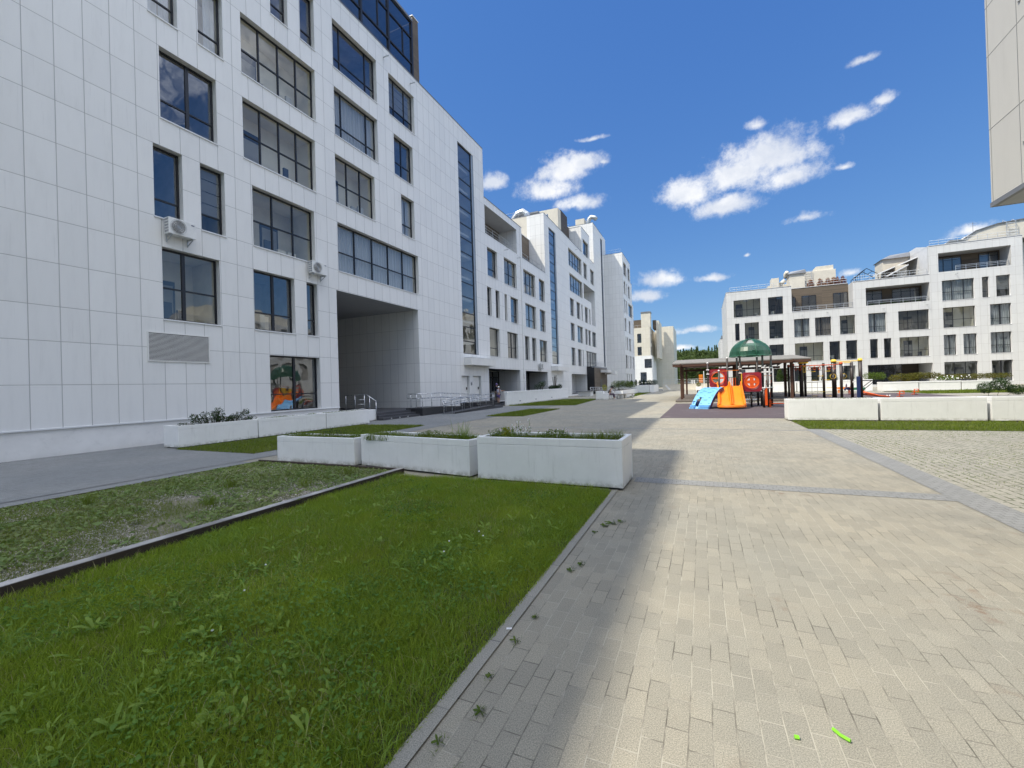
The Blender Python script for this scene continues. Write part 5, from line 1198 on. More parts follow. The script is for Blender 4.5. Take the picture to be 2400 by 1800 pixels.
mb = MB(); mb.add([(-15.03,22.7,0),(-13.9,22.7,0),(-13.9,28.2,0),(-15.03,28.2,0),(-15.03,22.7,.02),(-13.9,22.7,.02),(-13.9,28.2,.20),(-15.03,28.2,.20)],[(0,1,5,4),(1,2,6,5),(2,3,7,6),(3,0,4,7),(4,5,6,7)],0)
mb.bar((-13.93,22.75,.04),(-13.93,28.2,.22),.07,.10,1); mb.box(-16.24,-13.9,28.21,29.6,.002,.20,0); mb.build('lower_run', [M['granite_step'], M['granite']], t)
mb = MB(); mb.box(-16.6,-15.3,27.9,31.6,.205,.455); mb.box(-15.3,-15.0,27.9,31.6,.205,.30); mb.build('door_landing', M['granite'], t)
def railing(name, label, runs, posts, mids, group, r=.022):
    t = thing(name, label, 'railing', (0,0,0), 0, group)
    mb = MB()
    for p in runs: mb.tube(p, r, 8)
    mb.build('handrail', M['steel'], t, smooth=True)
    mb = MB()
    for p in mids: mb.tube(p, r*.55, 6)
    if mids: mb.build('rails', M['steel'], t, smooth=True)
    for (x, y, z0, z1) in posts:
        mb = MB(); mb.tube([(x,y,z0),(x,y,z1)], r*.85, 8); mb.build('post', M['steel'], t, smooth=True)
    return t
GR = 'stainless railings round the entrance'
y = 17.62
railing('steel_railing', 'stainless railing beside the entrance steps, four bars and a sloping end', [[(-17.7,y,1.36),(-16.22,y,1.38),(-15.56,y,1.02)]],
  [(-17.65,y,.39,1.36),(-17.0,y,.39,1.37),(-16.35,y,.39,1.38),(-16.0,y,.26,1.25),(-15.58,y,.02,1.03)], [[(-17.65,y,z),(-16.35,y,z+.01)] for z in (.62,.86,1.1)]+[[(-16.35,y,.63),(-15.58,y,.3)]], GR)
def loop(x, pts, dz=.27):
    """double handrail closed by rounded ends"""
    lo = [(x,y,z-dz) for y,z in reversed(pts)]; up = [(x,y,z) for y,z in pts]
    a = [(x,pts[-1][0]+.10,pts[-1][1]-dz*.25),(x,pts[-1][0]+.10,pts[-1][1]-dz*.75)]; b = [(x,pts[0][0]-.10,pts[0][1]-dz*.75),(x,pts[0][0]-.10,pts[0][1]-dz*.25)]
    return up+a+lo+b+[up[0]]
railing('steel_railing', 'double stainless handrail along the upper run of the black ramp', [loop(-15.12,[(21.0,1.30),(23.0,1.30),(28.0,1.05)]), [(-16.15,20.98,1.3),(-15.12,20.98,1.3)], [(-16.15,20.98,1.03),(-15.12,20.98,1.03)], [(-16.15,20.98,1.3),(-16.2,20.98,1.17),(-16.15,20.98,1.03)]],
  [(-15.12,y_,.44 if y_ < 23 else .44-(y_-23)*.052,1.3 if y_ < 23 else 1.3-(y_-23)*.05) for y_ in (21.05,22,23,24.2,25.4,26.6,27.8)]+[(-15.9,20.98,.45,1.3),(-15.5,20.98,.45,1.3)], [], GR)
railing('steel_railing', 'double stainless handrail along the outer edge of the lower ramp run', [loop(-13.93,[(21.45,.84),(22.7,.88),(28.1,1.1)])], [(-13.93,y_,.02 if y_ < 22.7 else .05+(y_-22.7)*.033,.85+(y_-21.5)*.036) for y_ in (21.5,22.4,23.6,24.7,25.8,26.9,28.0)], [], GR)
railing('steel_railing', 'double stainless handrail on the inner side of the lower ramp run', [loop(-14.95,[(23.2,.88),(28.0,1.08)])], [(-14.95,y_,.03+(y_-22.7)*.033,.88+(y_-23.2)*.04) for y_ in (23.3,24.4,25.6,26.8,27.9)], [], GR)
railing('steel_railing', 'double handrail of the far ramp beside the dark entrance portal', [loop(-13.6,[(56.5,1.1),(62.0,1.05)]), loop(-12.6,[(57.5,1.0),(62.5,.95)])], [(-13.6,y_,.0,1.1) for y_ in (56.6,58,59.5,61)]+[(-12.6,y_,0,1.0) for y_ in (57.6,59,60.5,62)], [], GR, .03)
t = thing('parapet_bench', 'low white block and dark kerb by the far ramp', 'wall', (-14.4,53.2,0)); mb = MB(); mb.box(0,1.6,0,1.4,.0,.62); mb.build('block', M['planter'], t, bevel=.02); mb = MB(); mb.box(-.2,1.75,-.3,1.6,.625,.70); mb.build('cap', M['cap'], t)

# ------------------------------------------------------------------ raised white planter wall with shrubs, two people
t = thing('planter_wall', 'long low white planter wall with steps and landing in front of the recessed entrances', 'planter wall', LO, -LA)
mb = MB(); mb.box(1.9,2.1,31.65,48.7,0,1.02); mb.box(1.88,2.12,31.62,48.72,1.02,1.16); mb.box(.5,1.88,48.5,48.7,0,1.1); mb.build('wall', M['planter'], t, bevel=.015)
mb = MB(); mb.box(.3,1.89,36.6,48.49,.0,1.0); mb.build('soil', M['soil'], t)
mb = MB()
for y in (34.2,38.0,42.6): mb.box(2.102,2.11,y,y+.35,.26,.33)
mb.build('wall_light', M['cap'], t)
mb = MB(); mb.box(-1.6,.28,36.2,36.45,0,1.13); mb.build('side_wall', M['planter'], t)
mb = MB(); mb.box(.0,1.89,33.75,36.2,.002,.25); mb.box(.0,1.89,32.6,33.74,.002,.13); mb.box(.0,1.89,31.9,32.59,.002,.06); mb.build('landing', M['granite_step'], t)
bl = [(0,i*.75+random.uniform(-.2,.2),.28+random.uniform(-.05,.1),.32,.45,.30) for i in range(5)]
shrub('dark_shrub', 'dark dense shrub at the far end of the low white planter wall', LW(1.2,45.2,1.0), bl, 'conifer', .10, 2600, group='shrubs on the planter wall')
bl = [(random.uniform(-.2,.2),random.uniform(-1.4,1.6),random.uniform(.25,.95),.25,.4,.3) for i in range(10)]
shrub('loose_shrub', 'tall loose grey-green shrub on the low white planter wall', LW(1.1,42.4,1.0), bl, 'shrub', .08, 1300, group='shrubs on the planter wall', stems=2)
st = MB()
for i in range(9): a = random.uniform(-.8,.8); st.tube([(0,a*.2,0),(random.uniform(-.2,.2),a,1.2+random.random()*.5)], .02, 4)
tt = thing('bare_twigs', 'thin upright bare twigs behind the dark shrub on the planter wall', 'shrub', LW(1.1,46.8,1.0)); st.build('twigs', M['shrub'] and M['stem'], tt)

# ------------------------------------------------------------------ people (one skinned surface each, clothes as children)
def skin_mesh(name, verts, edges, radii, mat, parent, root=0, sub=2):
    me = bpy.data.meshes.new(name); me.from_pydata(verts, edges, []); me.materials.append(mat)
    o = bpy.data.objects.new(name, me); COL.objects.link(o); o.parent = parent
    sk = o.modifiers.new('skin', 'SKIN'); sk.use_smooth_shade = True
    lay = me.skin_vertices[0] if me.skin_vertices else None
    if lay is None:
        bpy.context.view_layer.update(); lay = me.skin_vertices.new(name='') if hasattr(me.skin_vertices, 'new') else me.skin_vertices[0]
    for i, r in enumerate(radii):
        lay.data[i].radius = (r, r) if not isinstance(r, tuple) else r
    lay.data[root].use_root = True
    s = o.modifiers.new('sub', 'SUBSURF'); s.levels = sub; s.render_levels = sub
    return o
class Fig:
    def __init__(s): s.v=[]; s.e=[]; s.r=[]; s.n={}
    def p(s, k, co, r, par=None):
        s.n[k] = len(s.v); s.v.append(co); s.r.append(r)
        if par is not None: s.e.append((s.n[par], s.n[k]))
    def build(s, name, mat, parent): return skin_mesh(name, s.v, s.e, s.r, mat, parent)
def head_parts(t, c, k, hair, face=(0,1,0), cap=None):
    """nose, eyes, ears and hair or cap round a head centred at c; k = head height"""
    f = Vector(face).normalized(); rt = f.cross(Vector((0,0,1))).normalized(); c = Vector(c)
    mb = MB(); mb.ball(c+f*k*.46-Vector((0,0,k*.05)), k*.06, k*.06, k*.09, 6, 5, 0)
    for sgn in (-1,1): mb.ball(c+rt*sgn*k*.36, k*.05, k*.07, k*.11, 6, 5, 0); mb.ball(c+f*k*.41+rt*sgn*k*.14+Vector((0,0,k*.04)), k*.04, k*.04, k*.03, 6, 4, 1)
    mb.ball(c+f*k*.42-Vector((0,0,k*.24)), k*.09, k*.04, k*.02, 6, 4, 2)
    mb.build('face', [M['skin'], M['hair'], M['redp']], t, smooth=True)
    mb = MB(); h = c-f*k*.05+Vector((0,0,k*.08)); mb.ball(h, k*.41, k*.44, k*.46, 12, 8, 0)
    if cap is not None: mb.ball(h+Vector((0,0,k*.1)), k*.44, k*.46, k*.42, 12, 8, 1); mb.ball(h+f*k*.5+Vector((0,0,k*.16)), k*.26, k*.28, k*.04, 10, 5, 1)
    mb.build('hat' if cap is not None else 'hair', [hair, cap or hair], t, smooth=True)
def hand(f, k, wrist, d, par, s=1.):
    """palm and five fingers as short chains"""
    w = Vector(wrist); d = Vector(d).normalized(); sd = d.cross(Vector((0,0,1)))
    if sd.length < .1: sd = Vector((0,1,0))
    sd.normalize(); f.p(k+'palm', tuple(w+d*.05*s), .024*s, par)
    for i, (o, L) in enumerate(((-.027,.062),(-.009,.072),(.009,.068),(.026,.052))):
        f.p(k+'f%d' % i, tuple(w+d*.095*s+sd*o*s), .0085*s, k+'palm'); f.p(k+'t%d' % i, tuple(w+d*(.095+L*.8)*s+sd*o*s*1.1+Vector((0,0,-.012*s))), .007*s, k+'f%d' % i)
    f.p(k+'th', tuple(w+d*.06*s+sd*-.042*s), .0095*s, k+'palm'); f.p(k+'tt', tuple(w+d*.10*s+sd*-.055*s), .008*s, k+'th')
def stander(name, label, loc, rz, hgt, mats, arm, capm, haircol, bag=None):
    k = hgt/1.75; t = thing(name, label, 'person', loc, rz, 'people standing by the planter wall')
    V = lambda x, y, z: (x*k, y*k, z*k)
    b = Fig(); b.p('pel', V(0,0,.93), .13*k); b.p('wst', V(0,.0,1.08), .12*k, 'pel'); b.p('chs', V(0,.0,1.30), .15*k, 'wst'); b.p('nk', V(0,.01,1.47), .055*k, 'chs'); b.p('hd0', V(0,.02,1.56), .085*k, 'nk'); b.p('hd', V(0,.03,1.66), .09*k, 'hd0')
    for s, n in ((-1,'l'),(1,'r')):
        b.p(n+'hip', V(.09*s,0,.88), .095*k, 'pel'); b.p(n+'kn', V(.10*s,.02,.48), .06*k, n+'hip'); b.p(n+'cf', V(.10*s,-.02,.30), .055*k, n+'kn'); b.p(n+'an', V(.10*s,-.03,.09), .038*k, n+'cf'); b.p(n+'toe', V(.12*s,.13,.035), .032*k, n+'an')
        A = arm[n]; b.p(n+'sh', V(.18*s,0,1.40), .058*k, 'chs'); b.p(n+'el', V(*A[0]), .042*k, n+'sh'); b.p(n+'wr', V(*A[1]), .028*k, n+'el'); hand(b, n, V(*A[1]), Vector(A[1])-Vector(A[0]), n+'wr', k)
    b.build('body', M['skin'], t)
    s = Fig(); s.p('pel', V(0,0,.95), .15*k); s.p('wst', V(0,0,1.1), .145*k, 'pel'); s.p('chs', V(0,0,1.31), .172*k, 'wst'); s.p('nk', V(0,0,1.44), .075*k, 'chs')
    for sg, n in ((-1,'l'),(1,'r')):
        A = arm[n][0]; s.p(n+'sh', V(.18*sg,0,1.395), .075*k, 'chs'); s.p(n+'sl', tuple(Vector(V(.18*sg,0,1.395)).lerp(Vector(V(*A)), .7)), .06*k, n+'sh')
    s.build('shirt', mats[0], t)
    l = Fig(); l.p('pel', V(0,0,.92), .148*k)
    for sg, n in ((-1,'l'),(1,'r')): l.p(n+'hp', V(.095*sg,0,.84), .112*k, 'pel'); l.p(n+'kn', V(.10*sg,.02,.50), .078*k, n+'hp'); l.p(n+'hm', V(.10*sg,0,mats[2]), .075*k, n+'kn')
    l.build('trousers', mats[1], t)
    f = Fig(); 
    for sg in (-1,1):
        f = Fig(); f.p('h', V(.10*sg,-.07,.045), .045*k); f.p('m', V(.105*sg,.04,.045), .048*k, 'h'); f.p('t', V(.12*sg,.15,.035), .035*k, 'm'); f.build('shoe', M['hair'], t)
    head_parts(t, V(0,.03,1.64), .235*k, haircol, (0,1,0), capm)
    if bag:
        mb = MB(); mb.tube([V(-.17,.10,1.38),V(0,.17,1.25),V(.16,.14,1.08)], .012, 6); mb.tube([V(-.17,-.06,1.38),V(0,-.18,1.2),V(.17,-.14,1.06)], .012, 6); mb.build('strap', M['navy'], t)
    return t
stander('person', 'adult in dark top and khaki trousers with violet headscarf, standing by the planter wall corner', LW(.02,34.0,.25), -.35, 1.60, (M['navy'], M['khaki'], .12), {'l':((-.24,.05,1.13),(-.2,.25,1.0)),'r':((.26,.12,1.14),(.34,.34,1.06))}, M['purple'], M['purple'])
stander('person', 'child in lilac T-shirt, shorts and white cap, leaning beside the planter wall corner', LW(.60,33.2,.13), -.5, 1.46, (M['lilac'], M['purple'], .55), {'l':((-.27,-.02,1.12),(-.30,.08,.86)),'r':((.33,.18,1.32),(.55,.30,1.33))}, M['whitec'], M['hair'], True)

# ------------------------------------------------------------------ concrete benches, seated person, planters behind
t = thing('concrete_bench', 'row of white concrete bench blocks with slab seat by the paving edge', 'bench', (-9.6, 42.0, 0))
mb = MB(); mb.box(0,.7,0,.8,0,.84); mb.box(.72,1.25,-.25,.55,0,.62); mb.build('end_block', M['planter'], t, bevel=.02)
mb = MB()
for i in range(4): mb.box(1.35+i*.52,1.45+i*.52,.3+i*1.1,.75+i*1.1,0,.42)
mb.build('leg', M['planter'], t, bevel=.01)
mb = MB(); mb.bar((1.3,.45,.455),(3.1,4.1,.455),.5,.07); mb.build('seat', M['sleeper_top'], t, bevel=.01)
t = thing('person', 'person with curly black hair sitting on the concrete bench, bent over a phone', 'person', (-8.4, 42.35, 0), -1.05)
b = Fig(); b.p('pel', (0,0,.55), .13); b.p('wst', (0,.07,.70), .12, 'pel'); b.p('chs', (0,.20,.90), .14, 'wst'); b.p('nk', (0,.30,1.04), .055, 'chs'); b.p('hd', (0,.38,1.13), .09, 'nk')
for s, n in ((-1,'l'),(1,'r')):
    b.p(n+'hip', (.1*s,.10,.52), .09, 'pel'); b.p(n+'kn', (.12*s,.50,.50), .06, n+'hip'); b.p(n+'cf', (.12*s,.54,.30), .05, n+'kn'); b.p(n+'an', (.12*s,.58,.09), .036, n+'cf'); b.p(n+'toe', (.13*s,.75,.035), .03, n+'an')
    b.p(n+'sh', (.18*s,.22,.95), .055, 'chs'); b.p(n+'el', (.22*s,.33,.70), .04, n+'sh'); b.p(n+'wr', (.07*s,.52,.72), .026, n+'el'); hand(b, n, (.07*s,.52,.72), (-.1*s,.6,.1), n+'wr')
b.build('body', M['skin'], t)
s = Fig(); s.p('pel', (0,0,.57), .15); s.p('wst', (0,.07,.71), .14, 'pel'); s.p('chs', (0,.20,.90), .165, 'wst'); s.p('nk', (0,.28,1.0), .075, 'chs'); s.build('vest', M['hair'], t)
s = Fig(); s.p('a', (-.18,.22,.95), .07); s.p('b', (-.22,.33,.71), .055, 'a'); s.p('c', (-.10,.49,.72), .042, 'b'); s.build('sleeve', M['whitec'], t)
s = Fig(); s.p('a', (.18,.22,.95), .07); s.p('b', (.22,.33,.71), .055, 'a'); s.p('c', (.10,.49,.72), .042, 'b'); s.build('sleeve', M['whitec'], t)
l = Fig(); l.p('pel', (0,0,.54), .15)
for sg, n in ((-1,'l'),(1,'r')): l.p(n+'hp', (.1*sg,.12,.53), .11, 'pel'); l.p(n+'kn', (.12*sg,.50,.51), .078, n+'hp'); l.p(n+'hm', (.12*sg,.56,.16), .06, n+'kn')
l.build('trousers', M['plum'], t)
for sg in (-1,1):
    f = Fig(); f.p('h', (.12*sg,.55,.045), .045); f.p('m', (.125*sg,.66,.045), .048, 'h'); f.p('t', (.13*sg,.78,.035), .035, 'm'); f.build('shoe', M['whitec'], t)
head_parts(t, (0,.40,1.15), .235, M['hair'], (0,1,-.5))
mb = MB()
for i in range(40): mb.ball((random.gauss(0,.07),.36+random.gauss(0,.07),1.22+random.gauss(0,.05)), .04, .04, .04, 6, 5)
mb.build('curls', M['hair'], t, smooth=True)
mb = MB(); mb.box(-.04,.04,.62,.635,.72,.86); mb.build('phone', M['dark'], t)
def bigplanter(x0, x1, y0, y1, h, label, group='large white planters at the far side of the court'):
    t = thing('planter_wall', label, 'planter', (x0,y0,0), 0, group)
    mb = MB(); mb.box(0,x1-x0,0,y1-y0,0,h); mb.build('box', M['planter'], t, bevel=.02)
    s = MB(); s.quad((.08,.08,h+.004),(x1-x0-.08,.08,h+.004),(x1-x0-.08,y1-y0-.08,h+.004),(.08,y1-y0-.08,h+.004)); s.build('soil', M['soil'], t); return t
bigplanter(-9.3,-7.3,44.0,52,.80,'white planter right behind the seated person, with pale wispy plants')
bigplanter(-11.6,-8.73,62,65.8,.68,'ribbed white planter under the large rounded green shrub')
bigplanter(-10.2,-7.15,66,71,1.14,'tall shaded white planter wall carrying the dark clipped conifers')
bigplanter(-7.1,-6.45,66.3,73,1.12,'short lit end of the far planter wall beside the railing')
shrub('rounded_shrub', 'large rounded bright green shrub beyond the seated person', (-10.6,64,.68), [(x,random.uniform(-.6,.8),.62+random.uniform(-.05,.12),.75,.8,.55) for x in (-1.0,-.4,.3,.9,1.3)], 'shrub_m', .12, 4200)
shrub('wispy_plants', 'pale wispy plants in the planter behind the seated person', (-8.3,46,.8), [(random.uniform(-.7,.7),random.uniform(-1.5,2.5),.3,.25,.4,.3) for i in range(7)], 'shrub', .07, 900)
shrub('yellow_plant', 'yellowish green plant just left of the seated person', (-9.0,43.4,.80), [(0,0,.35,.3,.3,.35)], 'lime', .07, 500)
GC = 'dark clipped conifers above the far planter wall'
for i, (x, w_, hgt, lb) in enumerate(((-10.0,.28,.75,'slim dark clipped conifer, leftmost above the far planter wall'),(-9.35,.28,.8,'dark cone-shaped conifer, second from the left above the far planter wall'),(-8.75,.27,.7,'dark egg-shaped conifer in the middle above the far planter wall'),(-8.15,.24,.78,'narrow dark conifer left of the wide dark hedge'),(-7.0,.9,.78,'wide dark clipped hedge at the right end of the far planter wall'))):
    shrub('clipped_conifer' if i < 4 else 'clipped_hedge', lb, (x,68.5,1.14), [(0,0,hgt*.45,w_,.5,hgt*.5)]+([(0,0,hgt*.75,w_*.6,.4,hgt*.4)] if i < 4 else [(-.4,0,.4,.5,.5,.42),(.4,0,.4,.5,.5,.42)]), 'conifer', .09, 900 if i < 4 else 2200, 'hedge', GC)

# ------------------------------------------------------------------ timber pergola
t = thing('timber_pergola', 'long dark timber shelter with grey felt roof and weathered deck behind the playground', 'pergola', (0,0,0))
mb = MB(); mb.box(-1.85,7.6,34.4,50.2,.02,.15); mb.build('deck', M['deckwood'], t, bevel=.01)
PX = (-1.47, 2.35, 5.85)
for x in PX:
    for y in (36.1, 38.7, 48.4):
        mb = MB(); mb.box(x-.085,x+.085,y-.085,y+.085,.16,2.74); mb.bar((x,y,2.2),(x,y-.5 if y < 40 else y+.5,2.72),.09,.09); mb.build('post', M['wood'], t, bevel=.006)
mb = MB()
for y in (36.1,48.4): mb.box(-1.9,6.9,y-.06,y+.06,2.55 if y > 40 else 2.66,2.76)
for x in PX: mb.box(x-.05,x+.05,35.2,49.3,2.765,2.90)
mb.build('beam', M['wood'], t, bevel=.006)
mb = MB()
for i in range(15):
    x = -1.95+i*.625; mb.bar((x,35.5,2.80),(x,42.0,3.34),.07,.14); mb.bar((x,42.0,3.34),(x,49.2,2.86),.07,.14)
mb.build('rafter', M['wood'], t)
mb = MB(); x0, x1 = -2.1, 6.95
mb.add([(x0,35.35,2.86),(x1,35.35,2.86),(x1,42,3.42),(x0,42,3.42),(x0,49.4,2.93),(x1,49.4,2.93),(x0,35.35,2.94),(x1,35.35,2.94),(x1,42,3.50),(x0,42,3.50),(x0,49.4,3.01),(x1,49.4,3.01)],
  [(0,3,2,1),(3,4,5,2)], 1)
mb.add([(x0,35.35,2.865),(x1,35.35,2.865),(x1,42,3.425),(x0,42,3.425),(x0,49.4,2.935),(x1,49.4,2.935),(x0,35.35,2.94),(x1,35.35,2.94),(x1,42,3.50),(x0,42,3.50),(x0,49.4,3.01),(x1,49.4,3.01)],
  [(6,7,8,9),(9,8,11,10),(0,1,7,6),(4,10,11,5),(0,6,9,3),(3,9,10,4),(1,2,8,7),(2,5,11,8)], 0)
mb.build('roof', [M['shingle'], M['wood']], t)
mb = MB(); mb.box(-2.05,6.9,35.36,35.42,2.68,2.855); mb.build('fascia', M['wood'], t)
mb = MB(); mb.box(-.5,5.5,48.0,48.45,.55,.6); mb.box(-.5,-.4,48.05,48.4,.16,.55); mb.box(5.4,5.5,48.05,48.4,.16,.55); mb.build('bench_plank', M['deckwood'], t)

# ------------------------------------------------------------------ playground tower
t = thing('play_tower', 'playground tower with green dome, red porthole panels, orange double slide and blue climbing ramp', 'play tower', (0,0,0))
def post(p, x, y, z1, r=.055, cap_=True, z0=0):
    mb = MB(); mb.tube([(x,y,z0),(x,y,z1)], r, 10, 0)
    if cap_: mb.ball((x,y,z1), r*1.12, r*1.12, r*.9, 10, 6, 1)
    return mb.build('post', [M['post'], M['whitep']], p, smooth=True)
for x, y, z in ((.32,27.9,2.6),(.9,27.55,2.12),(1.40,28.7,2.88),(2.02,27.95,2.95),(1.93,28.9,2.9),(3.15,27.95,2.95),(3.02,29.3,2.9),(3.66,28.7,2.95),(3.08,27.1,1.0),(3.34,27.6,1.95)): post(t, x, y, z)
for x, y in ((2.55,27.95),(3.18,29.1),(3.24,31.6),(2.1,29.4),(.35,29.2),(1.35,29.3)): post(t, x, y, .83, .05, False)
mb = MB(); mb.box(2.0,3.2,27.9,29.3,.80,.86); mb.box(.28,2.0,27.95,29.3,1.05,1.11); mb.build('deck', M['dark'], t)
# dome of green mesh panels between white ribs
cx, cy, rr, hh, z0 = 2.60, 28.5, 1.10, .98, 2.93
mb = MB(); rb = MB(); ng = 8
for g in range(ng):
    for j in range(6):
        for i in range(4):
            a0 = 2*math.pi*(g+i/4)/ng+.2; a1 = 2*math.pi*(g+(i+1)/4)/ng+.2; p0 = math.pi/2*j/6; p1 = math.pi/2*(j+1)/6
            if g in (1,3,5,7) and j >= 3: continue
            f = lambda a, p: (cx+rr*math.cos(a)*math.cos(p), cy+rr*math.sin(a)*math.cos(p), z0+hh*math.sin(p))
            mb.quad(f(a0,p0), f(a1,p0), f(a1,p1), f(a0,p1))
    a = 2*math.pi*g/ng+.2; rb.tube([(cx+rr*1.005*math.cos(a)*math.cos(p), cy+rr*1.005*math.sin(a)*math.cos(p), z0+hh*1.005*math.sin(p)) for p in np.linspace(0, math.pi/2, 9)], .014, 5)
d = mb.build('dome', M['net'], t); rb.tube([(cx+rr*math.cos(a), cy+rr*math.sin(a), z0) for a in np.linspace(0, 2*math.pi, 25)[:-1]], .02, 6, 0, True); rb.ball((cx,cy,z0+hh), .06,.06,.04); rb.build('ribs', M['green'], d, smooth=True)
def porthole(x0, x1, z0, z1, y, cross):
    """thick square panel with a round opening; the solid ring cut as polygons"""
    cx, cz = (x0+x1)/2, (z0+z1)/2; r = min(x1-x0, z1-z0)*.40; n = 32; mb = MB()
    def sq(a):
        c, s = math.cos(a), math.sin(a); k = min((x1-x0)/2/max(abs(c),1e-6), (z1-z0)/2/max(abs(s),1e-6)); return cx+c*k, cz+s*k
    for i in range(n):
        a0, a1 = 2*math.pi*(i+.5)/n-math.pi/n*1, 2*math.pi*(i+1.5)/n-math.pi/n
        a0, a1 = 2*math.pi*i/n, 2*math.pi*(i+1)/n
        o0, o1 = sq(a0), sq(a1); i0 = (cx+r*math.cos(a0), cz+r*math.sin(a0)); i1 = (cx+r*math.cos(a1), cz+r*math.sin(a1))
        for yy in (y, y+.05): mb.quad((o0[0],yy,o0[1]),(o1[0],yy,o1[1]),(i1[0],yy,i1[1]),(i0[0],yy,i0[1]))
        mb.quad((i0[0],y,i0[1]),(i1[0],y,i1[1]),(i1[0],y+.05,i1[1]),(i0[0],y+.05,i0[1])); mb.quad((o0[0],y,o0[1]),(o0[0],y+.05,o0[1]),(o1[0],y+.05,o1[1]),(o1[0],y,o1[1]))
    for q in (1.03, 1.15): mb.tube([(cx+r*q*math.cos(a), y-.004, cz+r*q*math.sin(a)) for a in np.linspace(0, 2*math.pi, 33)[:-1]], .016, 6, 0, True)
    p = mb.build('porthole_panel', M['redp'], t)
    k = MB(); k.tube([(cx+r*.93*math.cos(a), y+.02, cz+r*.93*math.sin(a)) for a in np.linspace(0, 2*math.pi, 33)[:-1]], .04, 8, 0, True)
    k.box(cx-r*.9, cx+r*.9, y, y+.03, cz-(.09 if cross else .05), cz+(.09 if cross else .05))
    if cross:
        k.box(cx-.10, cx+.10, y+.002, y+.028, cz-r*.9, cz+r*.9)
        for i in range(32):
            a0, a1 = 2*math.pi*i/32, 2*math.pi*(i+1)/32
            for ya in (y+.004, y+.026): k.quad(*[(cx+r*q*math.cos(a), ya, cz+r*q*math.sin(a)) for q, a in ((.93,a0),(.93,a1),(.62,a1),(.62,a0))])
    k.build('porthole_ring', M['orange_r'], p)
porthole(.40, 1.33, 1.17, 2.22, 27.88, False)
porthole(2.10, 3.06, .88, 1.97, 27.80, True)
mb = MB(); mb.bar((.95,27.55,2.09),(1.98,27.95,2.13),.03,.03); mb.bar((3.2,28.0,1.76),(3.66,28.7,1.76),.03,.03); mb.build('top_rail', M['orange'], t)
mb = MB(); mb.bar((1.45,28.65,1.72),(1.95,28.85,1.72),.03,.03); mb.build('top_rail', M['green'], t)
mb = MB()
for i in range(5): mb.tube([(1.55+i*.10,29.28,1.12),(1.55+i*.10,29.28,1.72)], .022, 6)
mb.build('baluster', M['orange_r'], t)
mb = MB(); mb.box(2.06,2.10,27.75,28.4,.92,1.90); mb.build('side_panel', M['yellow'], t, bevel=.01)
mb = MB(); mb.box(3.10,3.14,28.05,28.9,.9,1.75); mb.build('side_panel', M['violet'], t, bevel=.01)
mb = MB(); mb.box(3.36,3.42,27.9,28.3,1.0,1.75); mb.build('side_panel', M['blued'], t, bevel=.01)
mb = MB(); mb.box(3.10,3.24,27.06,27.12,.12,1.08); mb.build('end_panel', M['orange_r'], t, bevel=.01)
mb = MB()
for x, y in ((2.02,27.93),(3.15,27.93),(3.08,27.1),(.32,27.88),(3.34,27.6),(3.66,28.68)):
    for z in (1.08,1.95,2.2): mb.box(x-.08,x+.08,y-.075,y+.075,z-.03,z+.03)
mb.build('clamp', M['whitep'], t, bevel=.01)
mb = MB()
for x in (3.38,3.62): mb.tube([(x,29.3,.05),(x,28.6,1.5)], .02, 6)
for i in range(5): f = .15+.17*i; mb.tube([(3.38,29.3-.7*f,.05+1.45*f),(3.62,29.3-.7*f,.05+1.45*f)], .018, 6)
mb.build('ladder', M['orange_r'], t)
mb = MB(); mb.box(3.35,4.25,27.3,27.36,.20,.24); mb.box(3.35,4.25,27.6,27.66,.30,.34); mb.box(3.35,4.2,27.2,27.8,.47,.51,1)
for x in (3.4,4.2): mb.box(x-.03,x+.03,27.25,27.7,.02,.46)
mb.build('play_bench', [M['orange_r'], M['dark']], t)
